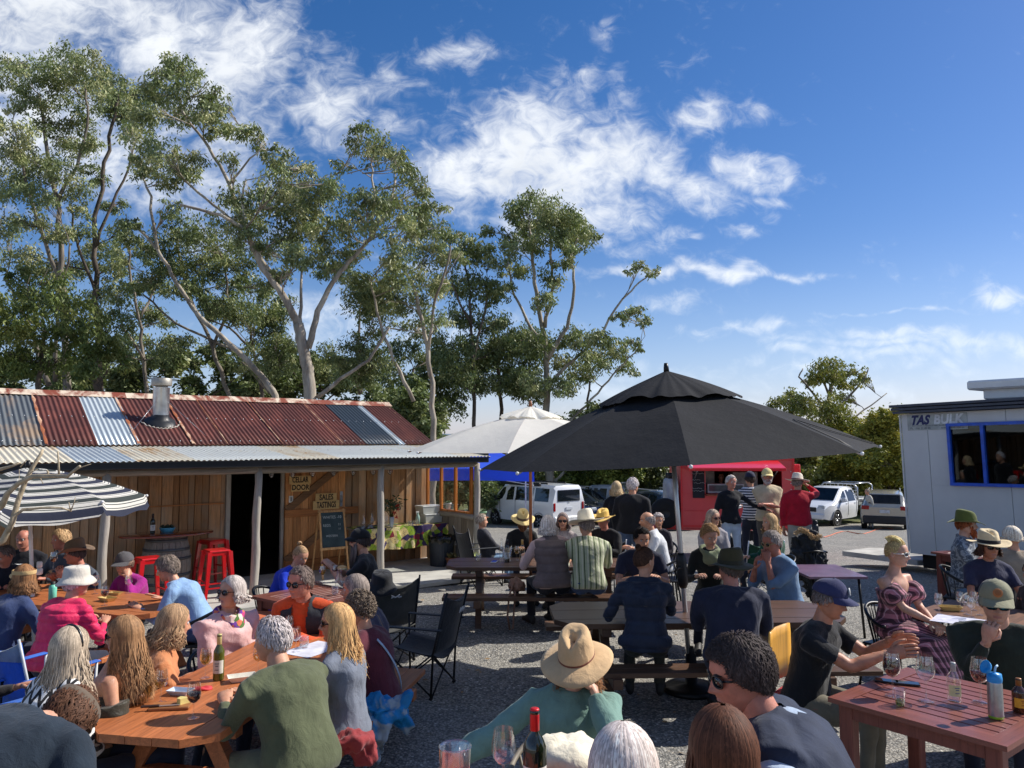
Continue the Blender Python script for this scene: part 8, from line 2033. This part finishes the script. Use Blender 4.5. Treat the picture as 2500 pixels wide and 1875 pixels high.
person('woman with white curls behind the bald man', 1607, 1272, 0, 200, depth=12.5, lean=8, hface=178, hair=dict(kind='curly', col=c(226, 222, 212), d=.6), top=dict(col=c(50, 46, 54)), female=True, vox=.022, la='lap', ra='lap')
# ---- middle table
person('dark haired man in sunglasses and a navy tee shirt across the parasol table', 1567, 1316, 0, 178, depth=9.2, lean=16, hface=170, hpitch=12, hair=dict(kind='short', col=c(30, 26, 25), d=.9), glasses={}, top=dict(col=c(38, 42, 62), sleeve='short'), la='table', ra='table', build=1.15, scale=1.08, vox=.018)
person('brown haired woman in a navy padded jacket with a hood, seen from behind', 1573, 1370, 0, 8, depth=7.1, lean=2, hface=52, hair=dict(kind='bun', col=c(78, 56, 42), d=1.2), top=dict(col=c(34, 44, 64), quilt=9., part='padded_jacket', inf=.022, rough=.6), hood=True, female=True, la=(.24, .30, .78), ra='table', build=1.18, scale=1.06, vox=.014, legs=dict(col=c(62, 64, 58)))
person('woman with messy blond curls in a dark green jacket talking', 1733, 1310, 0, 195, depth=9.25, lean=14, hface=172, hpitch=14, hair=dict(kind='curly', col=c(186, 156, 112), d=1.2), top=dict(col=c(34, 38, 36), inf=.018), scarf=dict(col=c(130, 140, 110)), female=True, la='table', ra='table', scale=1.1, vox=.016, skin=2)
person('grey blond haired woman in red sunglasses seated in front of the trailer', 1741, 1265, 0, 190, depth=11.6, lean=-2, hface=150, hair=dict(kind='bob', col=c(170, 156, 136), L=.14, d=.9), glasses={'frame': c(120, 30, 34)}, top=dict(col=c(150, 146, 150)), female=True, vox=.02, la='lap', ra='lap')
person('man in a dark olive felt hat and navy jacket, with his back to us', 1783, 1388, 0, 12, depth=6.9, lean=14, hface=330, hair=dict(kind='short', col=c(96, 88, 80), d=.6), hat=dict(kind='fedora', col=c(70, 66, 46), band=c(54, 52, 38), brim=.07, curl=.02, droop=.01, h=.12, bh=.03), top=dict(col=c(40, 44, 64), inf=.02, amp=.006), la='table', ra='table', build=1.3, scale=1.1, vox=.014, skin=4)
person('silver haired man in round glasses and blue denim shirt, chin on his hand', 1884, 1326, 0, 246, depth=8.75, lean=12, hface=243, hpitch=10, hair=dict(kind='short', col=c(170, 166, 158), d=1.1), glasses={'frame': c(190, 170, 120), 'w': .92}, top=dict(shirtcollar=True, col=c(116, 146, 178), sleeve='elbow', inf=.016), la='chin', ra=(.1, .30, .95), lcurl=1.0, rcurl=.9, build=1.2, scale=1.1, vox=.016, skin=4)
person('blond woman with a hair clip in a bottle green top turned to the left', 1879, 1276, 0, 262, depth=11.0, lean=4, hface=255, hair=dict(kind='bob', col=c(200, 172, 122), L=.16, d=.9), glasses={}, top=dict(col=c(28, 84, 62)), female=True, vox=.02, la='lap', ra=(.1, .35, .75), scale=1.05)
# ---- standing group at the trailer
person('short white haired woman in a black top pointing an arm to the right', 1785, 1178, 0, 170, pose='stand', ground=-.1, depth=14.7, lean=2, hface=165, hair=dict(kind='short', col=c(222, 216, 200), d=.8), top=dict(col=c(24, 25, 31)), legs=dict(col=c(186, 200, 214)), la=(.62, .16, 1.12), ra='down', female=True, build=1.12, vox=.02, skin=4)
person('person in a navy cap and a navy and white striped shirt at the trailer counter', 1831, 1170, 0, 5, pose='stand', ground=-.16, depth=15.7, lean=3, hair=dict(kind='short', col=c(70, 60, 52), d=.4), hat=dict(kind='cap', col=c(32, 36, 60)), top=dict(col=c(220, 220, 222), patt=p_hstripe(c(34, 40, 66), 22., .5), name='hoop_shirt'), legs=dict(col=c(36, 42, 58)), la=(.12, .30, 1.1), ra=(.12, .30, 1.1), vox=.02)
person('man with folded arms in a pale yellow cap and beige shirt facing us', 1873, 1164, 0, 184, pose='stand', ground=-.12, depth=15.0, lean=-2, hface=190, hair=dict(kind='short', col=c(180, 176, 170), d=.4), hat=dict(kind='cap', col=c(224, 204, 140)), glasses={}, beard=dict(col=c(200, 196, 190), L=.03), top=dict(col=c(200, 184, 152), sleeve='elbow', inf=.02), legs=dict(col=c(90, 84, 76)), la=(-.10, .25, 1.16), ra=(-.10, .27, 1.12), build=1.15, belly=.5, vox=.018, skin=4)
person('man in a pale wide brimmed hat and red shirt, one arm raised', 1947, 1178, 0, 12, pose='stand', ground=-.1, depth=14.4, lean=2, hface=40, hair=dict(kind='short', col=c(140, 130, 120), d=.4), hat=dict(kind='cowboy', col=c(226, 214, 196), band=c(110, 60, 60), brim=.10, curl=.02, dip=0, h=.11, tilt=-10, bh=.02), top=dict(shirtcollar=True, col=c(178, 22, 44), inf=.02), legs=dict(col=c(166, 160, 148)), la='down', ra=(.16, .18, 1.55), build=1.15, vox=.018)
person('worker standing in shadow inside the food trailer', 1760, 1165, 0, 185, pose='stand', ground=gz(19.3)+.55, depth=19.6, hair=dict(kind='short', col=c(50, 40, 36), d=.4), top=dict(col=c(40, 44, 50)), vox=.025, la='down', ra='down', scale=.93)
person('distant person in a pale top standing between the white truck and cream wagon', 2117, 1201, 0, 265, pose='stand', ground=gz(33), depth=32.5, hair=dict(kind='short', col=c(170, 160, 140), d=.4), top=dict(col=c(196, 192, 180)), legs=dict(col=c(150, 148, 146)), vox=.03, female=True)
person('person lounging in jeans in the shade of the blue marquee', 1176, 1272, 0, 70, depth=13.3, lean=-14, hface=80, hair=dict(kind='short', col=c(190, 180, 160), d=.5), top=dict(col=c(60, 60, 66)), legs=dict(col=c(120, 150, 180)), vox=.022, la='lap', ra='lap', scale=.95)
# ---- right side
person('woman with a shaved blond crop, white sunglasses and a pink and black checked dress', 2190, 1352, 0, 150, depth=7.75, lean=2, hface=135, hpitch=2, hair=dict(kind='shaved', col=c(222, 200, 140)), glasses={'frame': c(236, 236, 232), 'w': 1.08}, top=dict(col=c(198, 128, 142), patt=p_plaid(c(34, 26, 34), c(236, 200, 210), 24., 13., .5), name='check_dress', u1=.70, ss=.22, sleeve='short', sr=1.35, collar=False, amp=.008, part='dress'), skirt=True, female=True, la=(.02, .36, .66), ra=(.0, .38, .66), lcurl=.8, rcurl=.8, scale=1.1, vox=.013, skin=2, build=1.12)
person('ginger bearded man in a green felt hat and patterned grey shirt by the hut wall', 2360, 1281, 0, 128, depth=9.7, lean=2, hface=115, hair=dict(kind='short', col=c(140, 80, 46), d=.6), hat=dict(kind='fedora', col=c(92, 100, 48), band=c(74, 80, 40), brim=.075, curl=.05, droop=.012, h=.12, bh=.012), beard=dict(col=c(170, 96, 56), L=.045), top=dict(shirtcollar=True, col=c(84, 92, 104), patt=p_leafy(c(150, 158, 166), 22.), name='leafy_shirt', sleeve='short'), legs=dict(col=c(96, 128, 166)), la='lap', ra=(.1, .36, .66), build=1.15, scale=1.1, vox=.016, skin=2)
person('woman in a straw fedora with a black band, sunglasses and navy tee shirt', 2415, 1335, 0, 186, depth=8.5, lean=4, hface=183, hpitch=2, hair=dict(kind='bob', col=c(76, 56, 44), L=.09, d=1.1), hat=dict(kind='straw', col=c(216, 196, 156), band=c(34, 30, 32), brim=.09, curl=.03, dip=.0, h=.115, bh=.03), glasses={'w': 1.1}, top=dict(col=c(48, 50, 74), sleeve='short'), female=True, la='table', ra='table', build=1.12, scale=1.12, vox=.014, skin=1)
person('white blond haired person in a taupe jacket facing away at the right edge', 2470, 1312, 0, 8, depth=9.4, lean=0, hface=350, hair=dict(kind='bob', col=c(226, 216, 190), L=.02, d=1.1), top=dict(col=c(146, 132, 116), inf=.02), la='lap', ra='lap', build=1.15, scale=1.1, vox=.018)
person('dark haired person cut off by the right frame edge', 2520, 1400, 0, 262, depth=7.9, lean=2, hface=262, hair=dict(kind='short', col=c(60, 44, 36), d=.8), top=dict(col=c(52, 46, 44)), la='lap', ra='lap', vox=.02, skin=1)
person('man in a grey green cap, mirrored blue sunglasses and green jumper, fist raised', 2432, 1474, 0, 218, depth=5.95, lean=12, hface=206, hpitch=6, hair=dict(kind='short', col=c(110, 104, 98), d=.9), hat=dict(kind='cap', col=c(140, 138, 112), mesh=c(70, 72, 66), badge=c(190, 120, 66), s=1.1), glasses={'lens': c(40, 150, 190), 'metal': .9, 'w': 1.18}, top=dict(col=c(46, 54, 46), amp=.005, inf=.018, name='green_knit'), la=(.30, .34, .80), ra='mouth', lcurl=.5, rcurl=1.5, build=1.35, scale=1.22, vox=.013, skin=2, rhd=(-.25, .1, 1.), rhn=(.2, 1., .1))
person('man in a navy cap and black tee shirt gesturing with both hands', 2026, 1466, 0, 128, depth=5.75, lean=12, hface=116, hpitch=14, hair=dict(kind='bald', col=c(120, 112, 106), d=.6), hat=dict(kind='cap', col=c(48, 52, 88), badge=c(214, 216, 214)), glasses={}, top=dict(col=c(25, 26, 29), sleeve='short', amp=.006, print=chest_print('Sum', .07, .04, .66, shear=.3)), legs=dict(col=c(110, 104, 88)), la=(.14, .50, .96), ra=(.02, .52, .92), lcurl=.25, rcurl=.3, build=1.25, scale=1.12, vox=.013, skin=1, lhd=(.1, 1, .25), rhd=(.15, 1, .3), lhn=(-.9, 0, .4), rhn=(.9, 0, .3))
# ---- front
person('woman in a wide tan felt hat and sea green jumper hiding her face', 1408, 1618, 0, 192, depth=4.35, lean=8, hface=200, hpitch=12, hair=dict(kind='bob', col=c(150, 108, 70), L=.15, d=1.3), hat=dict(kind='fedora', col=c(206, 172, 128), band=c(120, 66, 48), brim=.092, curl=.02, droop=.03, dip=.0, h=.13, bh=.009, s=1.02, tilt=-8), top=dict(col=c(118, 150, 138), inf=.025, sr=1.25, amp=.007, name='cable_knit', rough=.95, bump=.5), female=True, la='cheek', ra=(.55, .34, .70), lcurl=.5, build=1.2, scale=1.08, vox=.012, skin=2, legs=dict(col=c(50, 52, 60)), side=-8)
person('man with dark grey curls and sunglasses in a navy jacket, in profile at the front', 1806, 1648, 0, 290, ground=.4, depth=2.42, lean=24, hface=262, hpitch=10, hair=dict(kind='wavy', col=c(64, 57, 54), d=3.4), glasses={'w': 1.05}, top=dict(col=c(164, 180, 200), name='pale_tee', shirtcollar=False), vest=dict(col=c(34, 44, 66), open=True, gap=.012, flare=.0, sleeves=True), la='lap', ra='lap', build=1.35, scale=.95, vox=.010, skin=4)
person('brown haired woman seen from behind at the bottom edge', 1765, 1838, 0, 350, ground=.4, depth=2.1, lean=0, hface=352, hair=dict(kind='long', col=c(92, 60, 42), L=.34, d=3.4), top=dict(col=c(60, 50, 48)), female=True, la='lap', ra='lap', vox=.016)
person('white haired person with a pink parting, crown only, at the bottom edge', 1523, 1893, 0, 5, ground=.4, depth=2.25, scale=1.12, lean=6, hface=5, hpitch=10, hair=dict(kind='bob', col=c(214, 208, 198), L=.10, d=3.), top=dict(col=c(120, 120, 130)), female=True, la='lap', ra='lap', vox=.018)
person('person in a crumpled cream cap at the bottom edge beside the red capped bottle', 1384, 1905, 0, 350, ground=0, depth=2.95, lean=6, hair=dict(kind='short', col=c(180, 170, 160), d=.6), hat=dict(kind='beret', col=c(236, 226, 200)), top=dict(col=c(150, 140, 130)), female=True, la='lap', ra='lap', vox=.018, seat=.45)
q = bpy.data.objects['person']
def last(lab): return next(o for o in bpy.data.objects if o.get('label', '').startswith(lab))
# ------------------------------------------------------------------ seats under people
def tub_at(lab, who, dz=0., rz_off=0., **kw):
 o = last(who); p = o.location; s_ = o.scale[0]; t_ = tub_chair(lab, (p.x, p.y, max(p.z, kw.pop('zmin', -9))), o.rotation_euler.z+rz_off, **kw); return t_
tub_at('black tubular chair under the woman in the denim shirt', 'grey brown haired woman in a light denim')
tub_at('black wire backed chair under the girl in royal blue', 'girl with a fair top knot')
tub_at('black hooped chair under the bearded man', 'long bearded man')
tub_at('black metal armchair under the woman in the checked dress', 'woman with a shaved blond crop')
tub_at('dark armchair under the man by the hut wall', 'ginger bearded man')
tub_at('grey leather look chair under the woman in the straw fedora', 'woman in a straw fedora', m=P('grey_leather', c(74, 74, 76), .5))
tub_at('chair under the white blond haired person at the right edge', 'white blond haired person'); tub_at('chair under the dark haired person at the right frame edge', 'dark haired person cut off')
tub_at('chair under the woman in the tan felt hat', 'woman in a wide tan felt hat', m=P('tan_frame', c(140, 130, 116), .6)); tub_at('chair under the person in the crumpled cream cap', 'person in a crumpled cream cap')
tub_at('black chair under the laughing woman in the pink wrap', 'laughing grey haired woman')
tub_at('chair under the bald man in pale grey', 'bald grey man in a pale'); tub_at('chair under the woman with white curls', 'woman with white curls'); tub_at('chair under the woman with red sunglasses', 'grey blond haired woman in red'); tub_at('chair under the blond woman in bottle green', 'blond woman with a hair clip')
tub_at('chair under the mirrored sunglasses man', 'man in a grey green cap'); tub_at('deck chair under the brown haired woman at the front', 'brown haired woman seen from'); tub_at('deck chair under the white haired person at the front', 'white haired person with a pink')
tub_at('chair under the person at the left frame edge', 'person at the left frame edge')
tub_at('chair under the bald man with the printed jumper', 'bald man in sunglasses and a black'); tub_at('chair at the far left edge under the grey haired man', 'grey haired man in a dark jumper')
ply = wood('yellow_ply', c(232, 172, 74), 'Z', .35, .1, 12, .04, coat=.4)
def ply_chair(lab, loc, rz, seatm=None, s=1.):
 t_ = thing('plywood_chair', lab, 'chair', loc, rz, 'honey plywood chairs'); t_.scale = (s, s, s)
 b = MB(); b.box((0, 0, .44), (.42, .42, .02), 0, None, .008); b.build('seat', ply, t_)
 b = MB(); b.loft([[(.21*q*math.cos(a), -.21+dy+.03*abs(math.cos(a))**2, z) for a, dy in ((math.pi, 0), (2.4, 0), (1.57, 0), (.7, 0), (0, 0), (0, .014), (.7, .014), (1.57, .014), (2.4, .014), (math.pi, .014))] for q, z in ((.95, .56), (1., .7), (1., .85), (.93, .92))], 0, True, True); b.build('backrest', ply, t_)
 if seatm: b = MB(); b.box((0, 0, .475), (.42, .42, .05), 0, None, .02); b.build('cushion', seatm, t_)
 for sx in (-1, 1):
  for sy in (-1, 1): b = MB(); b.tube([(sx*.18, sy*.17, .43), (sx*.21, sy*.21, 0)], .012, 7); b.build('leg', alu, t_)
  b = MB(); b.tube([(sx*.18, -.17, .43), (sx*.17, -.21, .8)], .011, 7); b.build('back_post', alu, t_)
 return t_
o = last('man in a navy cap and black tee'); ply_chair('honey plywood chair with a red cushion under the man in the navy cap', (o.location.x, o.location.y, 0), o.rotation_euler.z, P('red_cushion', c(160, 34, 40), .7), 1.08)
o = last('man with dark grey curls'); ply_chair('honey plywood chair under the curly haired man at the front', (o.location.x+.02, o.location.y, .4), o.rotation_euler.z)
p = G(655, 1500, .62); t_ = thing('plastic_stool', 'orange plastic stool standing empty behind the man in orange', 'stool', (p.x, p.y, 0), rad(12)); om = P('orange_plastic', c(214, 118, 78), .4)
b = MB(); b.box((0, 0, .60), (.36, .34, .05), 0, None, .02); b.box((0, 0, .545), (.37, .35, .08), 0, None, .02); b.build('seat', om, t_)
for sx in (-1, 1):
 for sy in (-1, 1): b = MB(); b.loft([[(sx*(.15+q)+dx*.035, sy*(.14+q)+dy*.035, z) for dx, dy in ((-1, -1), (1, -1), (1, 1), (-1, 1))] for q, z in ((0, .55), (.04, 0))], 0, False, True); b.build('leg', om, t_)
# ------------------------------------------------------------------ bundles, bags and odds
def bundle(name, label, cat, loc, pts, m, amp=.02, seed=1, vox=.016, k=2.2):
 b = MB()
 for (x, y, z, rx_, ry_, rz_) in pts: b.sph((x, y, z), (rx_, ry_, rz_), 14, 10)
 V, N, Q = remesh(b, vox, 5); V = folds(V, N, amp, seed, k); V[:, 2] = np.maximum(V[:, 2], min(p_[2]-p_[5] for p_ in pts)+.003)
 o = np_mesh(name, V, Q, m, None, None, True); o.location = loc; return tag(o, label, cat)
p = G(928, 1758, .42); bundle('draped_jacket', 'bright blue and pale grey rain jacket bundled on the bench behind the blond woman', 'jacket', (p.x, p.y, .44), [(0, 0, .06, .20, .14, .10), (-.10, .05, .05, .14, .12, .08), (.12, .02, .02, .12, .10, .13), (-.02, -.10, -.12, .12, .06, .20), (-.2, -.02, -.02, .12, .08, .12)], cloth('rain_jacket', c(26, 122, 180), .45, p_leafy(c(150, 164, 172), 3.), sheen=0., bump=.3), .03, 3)
p = G(842, 1832, .42); bundle('cloth_bag', 'dark red corduroy bag on the bench below the olive green jacket', 'bag', (p.x, p.y, .42), [(0, 0, .05, .19, .13, .09), (.12, .03, .0, .10, .10, .10), (-.1, -.02, .0, .12, .10, .10)], cloth('red_cord', c(146, 56, 58), .9), .018, 5)
p = G(1262, 1452, .45); t_ = thing('shoulder_bag', 'tan leather shoulder bag with a long strap on the dark bench', 'bag', (p.x, p.y, .46), 0); b = MB()
b.sph((0, 0, .10), (.12, .08, .10), 14, 10); b.sph((-.03, 0, .17), (.09, .06, .06), 12, 8); V, N, Q = remesh(b, .014, 4); np_mesh('bag_body', folds(V, N, .014, 9, 2.), Q, P('bag_tan', c(142, 104, 84), .6), None, t_, True)
b = MB(); b.tube([(-.04, -.07, .16), (-.10, -.12, .0), (-.12, -.13, -.25), (-.09, -.13, -.42), (-.05, -.13, -.40), (-.04, -.12, -.2), (-.02, -.08, .05)], [(.012, .004)]*7, 6); b.build('bag_strap', P('bag_tan', c(142, 104, 84), .6), t_)
p = D(1972, 1330, 11.6); t_ = bundle('winter_coat', 'long black coat with a fur trimmed hood hung over a chair back', 'coat', (p.x, p.y, 0), [(0, 0, .95, .24, .12, .14), (-.02, 0, .75, .26, .14, .2), (.03, -.02, .5, .24, .14, .24), (.12, -.02, .25, .22, .14, .24), (.1, -.05, .62, .2, .1, .2)], cloth('coat_black', c(34, 37, 42), .7), .03, 7, .022)
b = MB(); q_ = random.Random(4)
for k in range(260): a = q_.uniform(0, 1); p0 = Vector((-.22+.36*a, -.13, 1.05+.06*math.sin(a*6))); d = Vector((q_.gauss(0, 1), q_.gauss(-.5, 1), q_.gauss(0, 1))).normalized()*.05; b.tube([p0+Vector((q_.gauss(0, .015), 0, q_.gauss(0, .015))), p0+d], [.007, .002], 4)
b.build('fur_trim', P('fur', c(190, 160, 120), .9), t_)
tub_chair('chair with a long black coat hung over it', (p.x+.02, p.y+.12, 0), rad(5))
p = D(1988, 1300, 13.6); t_ = thing('drink_flask', 'tall black insulated flask beside the red shirted man', 'flask', (p.x+.02, 13.6, .0), 0); b = MB(); zb_ = p.z-.30; b.lathe([(.001, zb_), (.055, zb_), (.055, zb_+.4), (.04, zb_+.44), (.001, zb_+.45)], 18); b.build('flask_body', P('flask_black', c(36, 38, 42), .4), t_); b = MB(); b.lathe([(.04, zb_+.44), (.044, zb_+.50), (.001, zb_+.52)], 16); b.build('flask_cap', blk, t_)
t_ = thing('side_stool', 'small dark stool under the tall black flask', 'stool', (p.x+.02, 13.6, gz(13.6)), 0); b = MB(); b.box((0, 0, zb_-gz(13.6)-.02), (.3, .3, .03), 0, None, .01); b.build('seat', blk, t_)
for sx in (-1, 1):
 for sy in (-1, 1): b = MB(); b.tube([(sx*.12, sy*.12, zb_-gz(13.6)-.03), (sx*.14, sy*.14, 0)], .012, 6); b.build('leg', blk, t_)
p = D(932, 1432, 8.2); hb = thing('bucket_hat', 'black bucket hat hung on the camp chair by the bearded man', 'hat', tuple(p), .3)
for nm, g, m in hat_geo('bucket', dict(col=c(34, 35, 38))): g2 = MB(); g2.add(g.v, g.f, 0, True, Rx(rad(12)) @ Matrix.Scale(1.25, 4)); g2.build('hat_body', m, hb)
p = D(835, 1386, 9.2); t_ = thing('bread_roll', 'bitten bread roll held by the bearded man', 'bread roll', tuple(p), .2); b = MB(); b.sph((0, 0, 0), (.055, .035, .03), 14, 9); b.sph((.01, 0, -.012), (.05, .038, .012), 12, 6, 1); b.build('roll_body', [P('bread', c(206, 166, 110), .8), P('filling', c(196, 190, 150), .7)], t_)
o = last('man in a brown wide brimmed'); wine_glass('wine glass held up by the man in the brown hat', tuple(D(130, 1392, 8.6)), redw, 1., lv=.5)
b = MB(); b.tube([(.0, 0, 0)], .01, 6) if False else None
